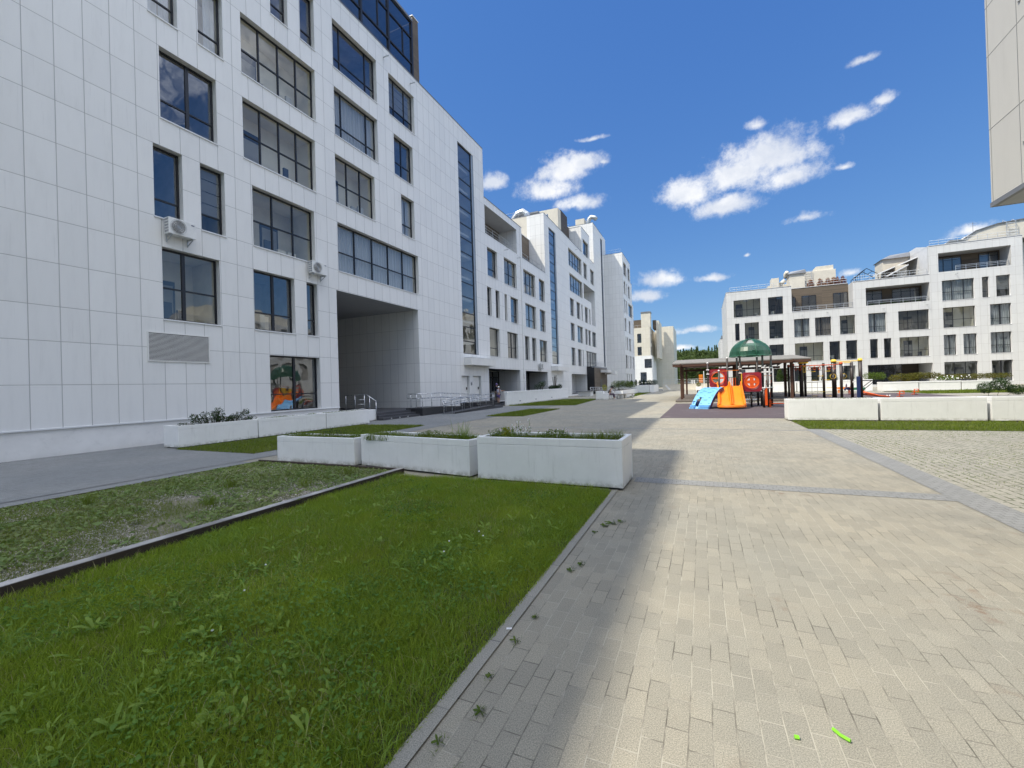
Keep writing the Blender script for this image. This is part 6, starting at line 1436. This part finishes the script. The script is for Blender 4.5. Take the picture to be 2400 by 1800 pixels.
# double slide: two lanes with raised sides and a rounded lip
def slide():
    prof = []   # along the run: y, z of the bed
    for f in np.linspace(0, 1, 16):
        y = 28.0-2.1*f; z = 1.17*(1-f)**1.0*(1)+.13
        if f > .82: z = max(.12, 1.17*(1-.82)*(1-(f-.82)/.18)**1.6+.125)
        prof.append((y, z))
    prof[0] = (28.0,1.22)
    lanes = ((.83,1.42),(1.46,2.05)); mb = MB()
    for a, b in lanes:
        xs = [(a,.27),(a+.035,.25),(a+.06,.05),(a+.11,0),(b-.11,0),(b-.06,.05),(b-.035,.25),(b,.27)]
        o = len(mb.v)
        for i, (y, z) in enumerate(prof):
            fl = max(0, (i-11)/4)
            for x, dz in xs:
                xx = x+((x-1.44)*.035*fl*fl); mb.v.append((xx, y, z+dz*(1-.35*fl)))
            mb.v.append((b+((b-1.44)*.035*fl*fl), y, z-.05)); mb.v.append((a+((a-1.44)*.035*fl*fl), y, z-.05))
        m = len(xs)+2
        for i in range(len(prof)-1):
            for j in range(m): mb.f.append((o+i*m+j, o+i*m+(j+1) % m, o+(i+1)*m+(j+1) % m, o+(i+1)*m+j)); mb.m.append(0)
    # lip
    for r0, z in ((1.0,.16),(1.0,.10)):
        pts = [(1.44+.66*math.cos(a), 26.15+.48*math.sin(a), z+.03) for a in np.linspace(math.pi, 2*math.pi, 17)]
        mb.tube([(.80,26.6,z+.16)]+pts+[(2.08,26.6,z+.16)], .055, 8)
    fan = [(1.44+.65*math.cos(a), 26.2+.46*math.sin(a), .12) for a in np.linspace(math.pi, 2*math.pi, 17)]
    mb.add([(1.44,26.2,.14)]+fan, [(0,i+1,i+2) for i in range(16)])
    mb.tube([(1.44,28.0,1.44),(1.44,27.0,.86),(1.44,26.3,.42),(1.44,26.0,.22),(1.44,25.85,.14)], [.05,.05,.045,.035,.02], 8)
    for x in (.83, 2.05): mb.tube([(x,28.0,1.46),(x,27.0,.92),(x+(x-1.44)*.03,26.3,.5),(x+(x-1.44)*.05,25.95,.2)], .045, 8)
    s = mb.build('double_slide', M['orange'], t, smooth=True)
    s.modifiers.new('edge', 'EDGE_SPLIT').split_angle = R(38)
slide()
# blue climbing ramp: convex, with an arched hole and moulded ridges
rt = bpy.data.objects.new('climbing_ramp', None)
def ramp():
    n = 22; ht = math.radians(30); base = Vector((-.18,26.2,0)); fwd = Vector((math.sin(ht), math.cos(ht), 0)); sd = Vector((fwd.y, -fwd.x, 0)); L = 1.62; Wd_ = 1.12; mb = MB(); rows = []
    for i in range(n+1):
        f = i/n; s_ = L*(1-math.cos(f*math.pi/2))**.8 if False else L*f; z = 1.16*math.sin(min(1, f*1.02)*math.pi/2)**.85
        rows.append((base+fwd*s_, z))
    o = len(mb.v); m = 11
    for (p, z), i in zip(rows, range(n+1)):
        for j in range(m):
            q = p+sd*((j/(m-1)-.5)*Wd_); rip = .012*math.sin(i*3.1+math.sin(j*1.7)*2); mb.v.append((q.x, q.y, max(.0, z+rip)))
    for i in range(n):
        for j in range(m-1):
            # arched opening low on the left
            if i in (1,2,3,4,5) and j in (2,3) or (i == 6 and j == 3): continue
            mb.f.append((o+i*m+j, o+i*m+j+1, o+(i+1)*m+j+1, o+(i+1)*m+j)); mb.m.append(0)
    for j in (0, m-1):   # side skirts
        for i in range(n):
            a = mb.v[o+i*m+j]; b = mb.v[o+(i+1)*m+j]; k = .17
            mb.quad(a, b, (b[0]+fwd.x*.10, b[1]+fwd.y*.10, max(0, b[2]-k)), (a[0]+fwd.x*.10, a[1]+fwd.y*.10, max(0, a[2]-k)), 0 if j == 0 else 1)
    for i in range(3, n, 2): # hand holds
        for k in range(3):
            j = (i*3+k*4) % (m-2)+1; v = mb.v[o+i*m+j]; mb.ball((v[0], v[1], v[2]+.01), .07, .03, .018, 8, 4)
    for f, w in ((.0,.06),(.06,.05)):
        p = base+fwd*(L*f)-fwd*.04; mb.bar((p.x-sd.x*Wd_*.5, p.y-sd.y*Wd_*.5, .05+f*2), (p.x-sd.x*Wd_*.24, p.y-sd.y*Wd_*.24, .05+f*2), .14, .10); mb.bar((p.x+sd.x*Wd_*.5, p.y+sd.y*Wd_*.5, .05+f*2), (p.x-sd.x*Wd_*.02, p.y-sd.y*Wd_*.02, .05+f*2), .14, .10)
    r = mb.build('climbing_ramp', [M['bluep'], M['blued']], t, smooth=True); r.modifiers.new('edge', 'EDGE_SPLIT').split_angle = R(45)
    k = MB(); q = base+fwd*.30-sd*.28; k.box(q.x-.22, q.x+.20, q.y+.05, q.y+.08, 0, .42); k.build('arch_opening', M['blued'], r)
bpy.data.objects.remove(rt); ramp()
mb = MB()
for i in range(5): mb.tube([(2.55+.1*i,30.2,.5),(2.55+.1*i,30.4+.05*i,.15),(2.75+.05*i,30.8,.12)], .02, 5)
mb.box(2.4,3.1,30.2,30.9,.28,.32); mb.build('rope_seat', M['alu'], t)

# ------------------------------------------------------------------ climbing gym
t = thing('climbing_gym', 'dark posted climbing gym with yellow rings, rope nets and red rings beside the tower', 'climbing frame', (0,0,0))
def gpost(x, y, z1, r, capm=None, ch=.10):
    mb = MB(); mb.tube([(x,y,0),(x,y,z1)], r, 12); 
    if capm: mb.tube([(x,y,z1-ch*.5),(x,y,z1+ch*.5)], r*1.18, 12, 1); mb.ball((x,y,z1+ch*.5), r*1.18, r*1.18, r*.5, 12, 5, 1)
    mb.build('post', [M['post'], M[capm or 'post']], t, smooth=True)
y = 38.4
gpost(6.03,y,2.5,.075,'orange_r'); gpost(6.24,38.0,2.55,.10,'orange_r'); gpost(6.82,38.3,2.66,.13,'yellow'); gpost(7.13,38.7,2.68,.085,'yellow'); gpost(8.17,38.1,2.6,.085); gpost(8.98,38.9,2.72,.15,'yellow',.16); gpost(9.2,38.0,2.52,.09,'orange_r'); gpost(10.05,38.9,2.6,.10); gpost(10.43,38.4,2.72,.12,'yellow',.16)
mb = MB(); mb.tube([(6.03,38.4,2.42),(6.24,38.0,2.44),(9.2,38.0,2.46)], .03, 8); mb.tube([(6.24,38.5,2.42),(9.2,38.5,2.46)], .022, 8); mb.build('ring_beam', M['orange_r'], t, smooth=True)
for x in (6.45,6.72,7.33,7.62,7.92,8.52,8.82):
    mb = MB(); mb.tube([(x,38.1,2.44),(x,38.1,2.34)], .012, 5); mb.tube([(x+.075*math.cos(a),38.1,2.24+.11*math.sin(a)) for a in np.linspace(0,2*math.pi,15)[:-1]], .022, 6, 0, True); mb.build('hanging_ring', M['orange_r'], t, smooth=True)
mb = MB(); mb.tube([(9.0,38.9,2.66),(10.43,38.4,2.68)], .035, 8); mb.tube([(9.0,38.9,2.56),(10.05,38.9,2.58)], .03, 8); mb.tube([(6.82,38.3,2.66),(7.13,38.7,2.66)], .04, 8); mb.box(6.7,7.25,38.15,38.75,2.64,2.72); mb.build('top_beam', M['yellow'], t)
mb = MB(); mb.box(6.90,6.94,38.1,38.14,1.98,2.5); mb.box(7.04,7.08,38.1,38.14,1.98,2.5); mb.box(6.90,7.08,38.1,38.14,1.95,2.0); mb.box(6.90,7.08,38.1,38.14,2.36,2.42); mb.build('hanging_frame', M['yellow'], t)
for x, yy, z, rr_ in ((9.46,38.45,1.60,.165),(8.78,38.3,1.60,.175)):
    mb = MB(); mb.tube([(x,yy,2.58),(x,yy,z+rr_)], .01, 5, 1); mb.tube([(x+rr_*math.cos(a),yy,z+rr_*math.sin(a)) for a in np.linspace(0,2*math.pi,21)[:-1]], .02, 6, 0, True); mb.tube([(x,yy,z+rr_),(x,yy,z-rr_)], .012, 5, 1); mb.build('gym_ring', [M['yellow'], M['whitep']], t, smooth=True)
mb = MB()
for z in (2.08,1.64,1.22,.80,.38): mb.bar((6.85,38.3,z),(8.15,38.1,z),.03,.025)
for x in (7.45,7.8): mb.bar((x,38.22,.1),(x,38.22,1.2),.016,.016)
mb.build('rope_net', M['post'], t)
mb = MB()
for x, z in ((7.6,1.36),(8.35,1.36),(7.5,2.0),(8.4,2.0),(8.45,.78),(7.55,.20),(8.42,.18),(7.95,1.66),(8.0,.5)): mb.box(x-.15,x+.17,38.0,38.08,z-.018,z+.018)
mb.build('foothold', M['yellow'], t)
mb = MB(); mb.box(10.15,10.36,38.2,38.3,.02,1.55); mb.build('climbing_board', M['blued'], t, bevel=.01)
mb = MB(); mb.tube([(9.98,38.3,1.22),(9.98,38.3,1.12)], .05, 8); mb.ball((10.0,38.25,1.0), .04); mb.build('hold', M['whitep'], t)
mb = MB(); mb.box(10.45,11.5,38.2,38.6,1.22,1.27); mb.bar((10.45,38.4,.70),(11.05,38.4,1.22),.04,.04); mb.bar((10.5,38.4,.50),(11.25,38.4,1.22),.04,.04); mb.build('sit_up_board', M['dark'], t)
t = thing('curved_tubes', 'pair of red-orange curved balance tubes running down from the climbing gym', 'balance beam', (0,0,0))
mb = MB()
for dy in (0,.45): mb.tube([(10.5,38.2+dy,.42-dy*.3),(10.9,38.2+dy,.30-dy*.2),(11.4,38.3+dy,.14),(12.0,38.4+dy,.05)], .06, 8)
mb.build('tube', M['orange_r'], t, smooth=True)
mb = MB()
for x in (11.5,11.9,12.05): mb.ball((x,38.4,.13), .05)
mb.build('end_cap', M['whitep'], t, smooth=True)
t = thing('spring_rider', 'small blue and red spring rider with two animal-shaped handles', 'spring rider', (11.35,45.0,0))
mb = MB(); mb.add([(-.28,-.06,.62),(-.05,-.06,.40),(.3,-.06,.40),(.3,-.06,.55),(0,-.06,.62),(-.28,.06,.62),(-.05,.06,.40),(.3,.06,.40),(.3,.06,.55),(0,.06,.62)], [(0,1,2,3,4),(9,8,7,6,5),(0,5,6,1),(1,6,7,2),(2,7,8,3),(3,8,9,4),(4,9,5,0)]); mb.box(-.1,.25,-.15,.15,.62,.66); mb.build('body', M['blued'], t, bevel=.01)
mb = MB()
for x in (-.14,.18): mb.add([(x-.05,-.03,.64),(x+.05,-.03,.64),(x+.08,-.03,.82),(x+.02,-.03,.96),(x-.02,-.03,.86),(x-.05,.03,.64),(x+.05,.03,.64),(x+.08,.03,.82),(x+.02,.03,.96),(x-.02,.03,.86)], [(0,1,2,3,4),(9,8,7,6,5),(0,5,6,1),(1,6,7,2),(2,7,8,3),(3,8,9,4),(4,9,5,0)])
mb.ball((-.22,0,.46), .09,.07,.12); mb.build('handle', M['plum'], t, bevel=.008)
mb = MB(); mb.tube([(.08+.09*math.cos(a*.9),.09*math.sin(a*.9),.02+.38*a/28) for a in range(29)], .018, 6); mb.build('spring', M['redp'], t, smooth=True)
for (x, yy, lb) in ((12.9,39.0,'orange tubular rocker frame on the grey matting, left one'),(15.1,43.0,'orange tubular rocker frame farther right by the grass')):
    t = thing('rocker_frame', lb, 'play equipment', (x,yy,0), 0, 'orange rockers on the matting')
    mb = MB(); mb.tube([(-.12,0,.03),(-.1,0,.42),(.12,0,.42),(.14,0,.3)], .035, 6); mb.tube([(-.2,.25,.03),(.2,.25,.03)], .03, 6); mb.box(-.15,.15,-.1,.3,.2,.24); mb.build('frame', M['orange_r'], t)
t = thing('low_table', 'small orange and green play table near the white planters', 'table', (11.9,50.3,0))
mb = MB(); mb.box(0,1.0,0,.5,.35,.55,0); mb.box(1.01,2.1,0,.5,.25,.48,1)
for x in (.1,.9,1.2,2.0): mb.box(x-.04,x+.04,.1,.4,0,.3,0)
mb.build('table', [M['orange'], M['green']], t)

# ------------------------------------------------------------------ planters, hedges and small conifers before the sunny building
def lowwall(x0, x1, y0, y1, z0, z1, label, group='white planters in front of the sunny building'):
    t = thing('planter_wall', label, 'planter', (x0,y0,0), 0, group)
    mb = MB(); mb.box(0,x1-x0,0,y1-y0,z0,z1-.13); mb.box(-.02,x1-x0+.02,-.02,y1-y0+.02,z1-.13,z1); mb.build('box', M['planter'], t, bevel=.015)
    s = MB(); s.quad((.08,.08,z1+.004),(x1-x0-.08,.08,z1+.004),(x1-x0-.08,y1-y0-.08,z1+.004),(.08,y1-y0-.08,z1+.004)); s.build('soil', M['soil'], t)
    if z0 > .05:
        s = MB(); n = max(2, int((x1-x0)/1.3))
        for i in range(n+1): u = (x1-x0-.3)*i/n; s.box(u,u+.3,.1,y1-y0-.1,0,z0)
        s.build('foot', M['planter'], t)
    return t
lowwall(6.2,9.4,55.5,57,.02,1.15,'white planter wall behind the pergola posts'); lowwall(9.5,13.2,55.3,57,.02,1.15,'white planter wall behind the climbing gym net'); lowwall(13.3,15.5,53.6,55.4,.02,1.2,'white planter behind the low orange and green table')
lowwall(15.57,18.1,51,52.6,.08,.92,'white planter on feet below the olive hedge, left of three'); lowwall(18.17,21.0,51,52.6,.08,.90,'white planter on feet below the olive hedge, middle of three'); lowwall(21.07,24.0,51,52.6,.08,.87,'white planter on feet below the olive hedge, right of three')
shrub('olive_hedge', 'olive green spreading hedge before the dark recessed entrance', (20,57,.9), [(x,random.uniform(-.4,.4),  .40+random.uniform(-.15,.15),.5,.5,.38) for x in np.arange(-1.7,1.9,.42)], 'shrub_y', .13, 3200, 'hedge', 'hedges before the sunny building')
shrub('olive_hedge', 'long yellow-green clipped hedge under the ground floor shop windows', (24.3,57,.9), [(x,random.uniform(-.3,.3),.32,.5,.5,.30) for x in np.arange(-2.4,2.6,.4)], 'shrub_y', .11, 4200, 'hedge', 'hedges before the sunny building')
shrub('rose_bush', 'sprawling bush with white blossoms between the two olive hedges', (21.6,54.5,.9), [(random.uniform(-.8,.8),0,.2,.35,.4,.22) for i in range(5)], 'shrub_m', .09, 900)
mb = MB()
for i in range(34): mb.ball((random.gauss(0,.55),random.uniform(-.4,.2),random.uniform(.0,.4)), random.uniform(.025,.06), None, None, 6, 4)
tt = thing('white_blossoms', 'white blossoms on the sprawling bush above the planters', 'flowers', (21.7,54.3,.95)); mb.build('blossoms', M['petal'], tt)
shrub('green_bush', 'round green bush at the left of the dark recessed entrance', (16.9,58,1.0), [(x,0,.5,.5,.5,.45) for x in (-.5,.1,.6)], 'shrub_m', .12, 1500)
shrub('weedy_bush', 'weedy green bush at the right end of the sunny planters', (17.6,39.0,0), [(-.3,0,.55,.45,.5,.4),(.4,0,.75,.5,.5,.45),(1.2,0,.4,.6,.5,.35)], 'shrub', .10, 3600)
GE = 'dark green conifers in the white planters'
for x, lb in ((8.6,'upright dark green thuja behind the pergola, left of the pair'),(9.3,'upright dark green thuja behind the pergola, right of the pair'),(10.9,'upright dark green thuja behind the tall gym post')):
    shrub('thuja', lb, (x,60.5,1.0), [(0,0,.55,.42,.45,.6),(0,0,1.1,.30,.3,.6),(0,0,1.5,.16,.18,.3)], 'thuja', .12, 1500, 'conifer', GE)
for x, lb in ((12.55,'small cone conifer seen through the left part of the rope net'),(13.15,'small cone conifer seen through the middle of the rope net'),(15.3,'small cone conifer left of the yellow gym ring'),(13.8,'wider low conifer seen through the right part of the rope net')):
    shrub('small_conifer', lb, (x,59,1.1), [(0,0,.25,.2,.2,.25),(0,0,.5,.11,.11,.25)], 'thuja', .08, 350, 'conifer', 'small conifers behind the rope net')
# rusty shrubs along the roof terrace
for i, x in enumerate((15.2,16.4,17.3,18.4)):
    shrub('rusty_shrub', ('small rust-brown shrub at the left end of the roof terrace','rust-brown pointed shrub, second on the roof terrace','tall rust-brown shrub in the middle of the roof terrace','broad rust-brown shrub at the right end of the roof terrace')[i], (x,76.6,14.7), [(0,0,.55,.5,.4,.55),(0,0,1.0,.3,.3,.45)]+([(.7,0,.6,.5,.4,.6),(.7,0,1.1,.25,.25,.4)] if i > 1 else []), 'rust', .16, 900 if i < 2 else 1600, 'shrub', 'rusty shrubs on the roof terrace')
shrub('yellow_shrub', 'yellow-green shrub beside the glass gazebo on the roof terrace', (20.9,77,14.5), [(0,0,.4,.6,.4,.45)], 'shrub_y', .12, 600)
shrub('terrace_plants', 'dark potted plants along the open terrace of the left building', LW(-.5,45.6,14.5), [(0,y_,.3,.25,.5,.35) for y_ in (-1.2,-.3,.7,1.4)], 'conifer', .12, 900)
shrub('terrace_plants', 'low planting along the balcony rail of the sunny building', (24,73.6,11.1), [(x,0,.2,.5,.2,.2) for x in (-2.6,-1.4,-.2,1,2.2)], 'shrub', .12, 900)

# ------------------------------------------------------------------ far end of the court
t = thing('low_wall', 'low beige boundary wall with steel railing at the far end of the court', 'wall', (-6.4,80,0))
mb = MB(); mb.box(0,9.5,0,.4,0,1.02); mb.box(-.02,9.5,-.02,.42,1.02,1.08); mb.box(0,9.5,-.6,-.02,0,.12); mb.build('wall', M['cream'], t)
mb = MB()
for i in range(9): mb.tube([(.2+i*1.1,.2,1.08),(.2+i*1.1,.2,1.85)], .025, 6)
for z in (1.3,1.55,1.85): mb.tube([(.2,.2,z),(9.2,.2,z)], .022, 6)
mb.build('railing', M['rail'], t); mb = MB(); mb.bar((.5,-.05,.95),(1.25,-.05,.1),.05,.3); mb.build('stair_side', M['plinth'], t)
t = thing('planter_box', 'square white planter box with a bright green shrub beyond the pergola posts', 'planter', (-.86,69,0)); mb = MB(); mb.box(0,.75,0,.75,.02,.68); mb.build('box', M['planter'], t, bevel=.015)
shrub('box_shrub', 'bright green shrub growing in the square white planter box', (-.48,69.4,.68), [(0,0,.33,.36,.33,.36)], 'shrub_y', .09, 700)
t = thing('flag_pole', 'thin pale pole near the orange sign beyond the pergola', 'pole', (.25,66,0)); mb = MB(); mb.tube([(0,0,0),(0,0,2.9)], .045, 8); mb.build('pole', M['whitep'], t)
t = thing('playground_sign', 'orange slatted board beyond the low boundary wall', 'sign', (-.5,84,0))
mb = MB()
for i in range(5): mb.box(0,.65,0,.06,1.2+i*.3,1.42+i*.3,0)
for x in (.05,.6): mb.box(x-.03,x+.03,.061,.12,0,2.8,1)
mb.build('board', [M['orange'], M['post']], t)
for x, lb in ((-1.6,'white bollard beyond the boundary wall, left of the pair'),(-1.25,'white bollard beyond the boundary wall, right of the pair')):
    t = thing('bollard', lb, 'bollard', (x,82,0), 0, 'white bollards beyond the wall'); mb = MB(); mb.tube([(0,0,0),(0,0,1.65)], .1, 8); mb.ball((0,0,1.65),.1,.1,.06); mb.build('pole', M['whitep'], t)
for x, lb in ((-14,'dark parked car beyond the far railing, left one'),(-4.5,'dark parked car beyond the far railing, right one')):
    t = thing('parked_car', lb, 'car', (x,100,0), 0, 'cars beyond the far railing')
    mb = MB(); prof = [(0,.35),(0,.85),(.9,.95),(1.5,1.42),(3.1,1.42),(3.8,.95),(4.3,.85),(4.3,.35)]
    mb.add([(x_,0,z) for x_,z in prof]+[(x_,1.7,z) for x_,z in prof], [tuple(range(8)), tuple(reversed(range(8,16)))]+[(i,8+i,8+(i+1)%8,(i+1)%8) for i in range(8)]); mb.build('body', M['dark'], t, bevel=.06)
    g = MB(); g.add([(1.1,-.01,.98),(1.6,-.01,1.36),(3.05,-.01,1.36),(3.6,-.01,.98)], [(0,1,2,3)]); g.build('side_window', M['glass_d'], t)
    for wx in (.85,3.4):
        w_ = MB(); w_.tube([(wx,-.02,.33),(wx,.2,.33)], .33, 14); w_.build('wheel', M['hair'], t)
# wooded hill
parts = []; tr = []
gh = MB()
for i in range(330):
    x = random.uniform(-60,60) if i % 3 else random.uniform(-20,20); y = random.uniform(218,300); g = (y-212)*.06; hgt = random.uniform(12,16.2); rr_ = random.uniform(2.2,3.6)
    kind = random.random() < .35
    n = 900 if abs(x) < 24 else 260
    if kind:
        for f in np.linspace(.15,1,6): parts.append(leaf_quads(blob_points(int(n/6), (x,y,g+hgt*f), (rr_*(1.1-f),rr_*(1.1-f),hgt*.12), .3), .8, .8, -.2))
    else:
        for k in range(6):
            c = (x+random.gauss(0,rr_*.45), y+random.gauss(0,rr_*.3), g+hgt*random.uniform(.45,.92)); parts.append(leaf_quads(blob_points(int(n/6), c, (rr_*.62,rr_*.55,rr_*.6), .45), .75, .8, .2))
        parts.append(leaf_quads(blob_points(int(n/4), (x,y,g+hgt*.3), (rr_*.8,rr_*.8,hgt*.3), .2), .8, .8, .2))
    gh.tube([(x,y,g-1),(x,y,g+hgt*.7)], [.22,.1], 5)
fo = foliage('forest', parts, M['forest']); struct(fo, 'stuff')
struct(gh.build('forest_trunks', M['stem']), 'stuff')
mb = MB(); nx = 24
for i in range(nx):
    x0, x1 = -160+320*i/nx, -160+320*(i+1)/nx; mb.quad((x0,212,-.2),(x1,212,-.2),(x1,310,5.2),(x0,310,5.2)); 
struct(mb.build('hill', M['ground']))

# ------------------------------------------------------------------ small litter on the paving and lawn
def bit(name, label, x, y, pts, r, mat, group=None):
    t = thing(name, label, 'litter', (x,y,.0), 0, group); mb = MB(); mb.tube(pts, r, 6); mb.build('piece', mat, t)
bit('plastic_strip', 'neon green curved plastic strip lying on the paving near the camera', .515, 2.315, [(-.022,.03,.012),(.0,.002,.010),(.03,-.022,.012)], .0075, M['neon'])
bit('plastic_bit', 'tiny neon green plastic bit lying left of the longer green strip', .337, 2.235, [(-.009,0,.009),(.009,.002,.009)], .0085, M['neon'])
def flat(name, label, x, y, s, rz, mat):
    t = thing(name, label, 'litter', (x,y,.014), rz); mb = MB(); mb.box(-s,s,-s*.5,s*.5,0,.003); mb.build('piece', mat, t)
flat('paper_scrap', 'small white paper scrap on the kerb by the lawn edge', -1.2, 2.55, .018, .4, M['paper'])
flat('paper_scrap', 'white scrap on the grey path edge beside the gravel bed', -9.1, 6.2, .05, .2, M['paper'])

# ------------------------------------------------------------------ terraced block along the right side, seen only in the window reflections
Q = thing('terraced_side_building', 'white terraced building outside the frame, showing only as reflections in the left facade windows', 'building', (41,0,0))
Wq = Side('W'); holes = []
for k in range(4):
    y = 13.0
    while y < 68:
        w_ = random.choice((1.3,1.9,1.9,3.2)); holes.append((y, y+w_, .9+3.49*k, 3.3+3.49*k)); y += w_+random.choice((1.3,1.9,2.6))
mb = MB(); Wq.wall(mb, [(12,40,0,11.0),(40,70,0,14.6)], [h_ for h_ in holes if h_[3] < (11 if h_[1] < 40 else 15) and not (h_[0] < 40 < h_[1])])
mb.quad((0,40,11),(14,40,11),(14,40,14.6),(0,40,14.6)); mb.quad((0,12,0),(14,12,0),(14,12,11),(0,12,11)); mb.quad((0,12,11),(14,12,11),(14,40,11),(0,40,11)); mb.quad((0,40,14.6),(14,40,14.6),(14,70,14.6),(0,70,14.6)); mb.build('wall', M['panel_r'], Q)
mb = MB(); Wq.quad(mb, [(12,.2,.3),(70,.2,.3),(70,10.9,.3),(12,10.9,.3)]); Wq.quad(mb, [(40.1,10.9,.3),(70,10.9,.3),(70,14.5,.3),(40.1,14.5,.3)]); mb.build('glazing', M['room_d'], Q)
mb = MB(); mb.box(2,9,16,24,11,14.2); mb.box(3,9,28,37,11,14.6); mb.box(3,10,45,52,14.6,17.2); mb.box(4,10,58,66,14.6,18); mb.build('roof_housing', M['cream'], Q)
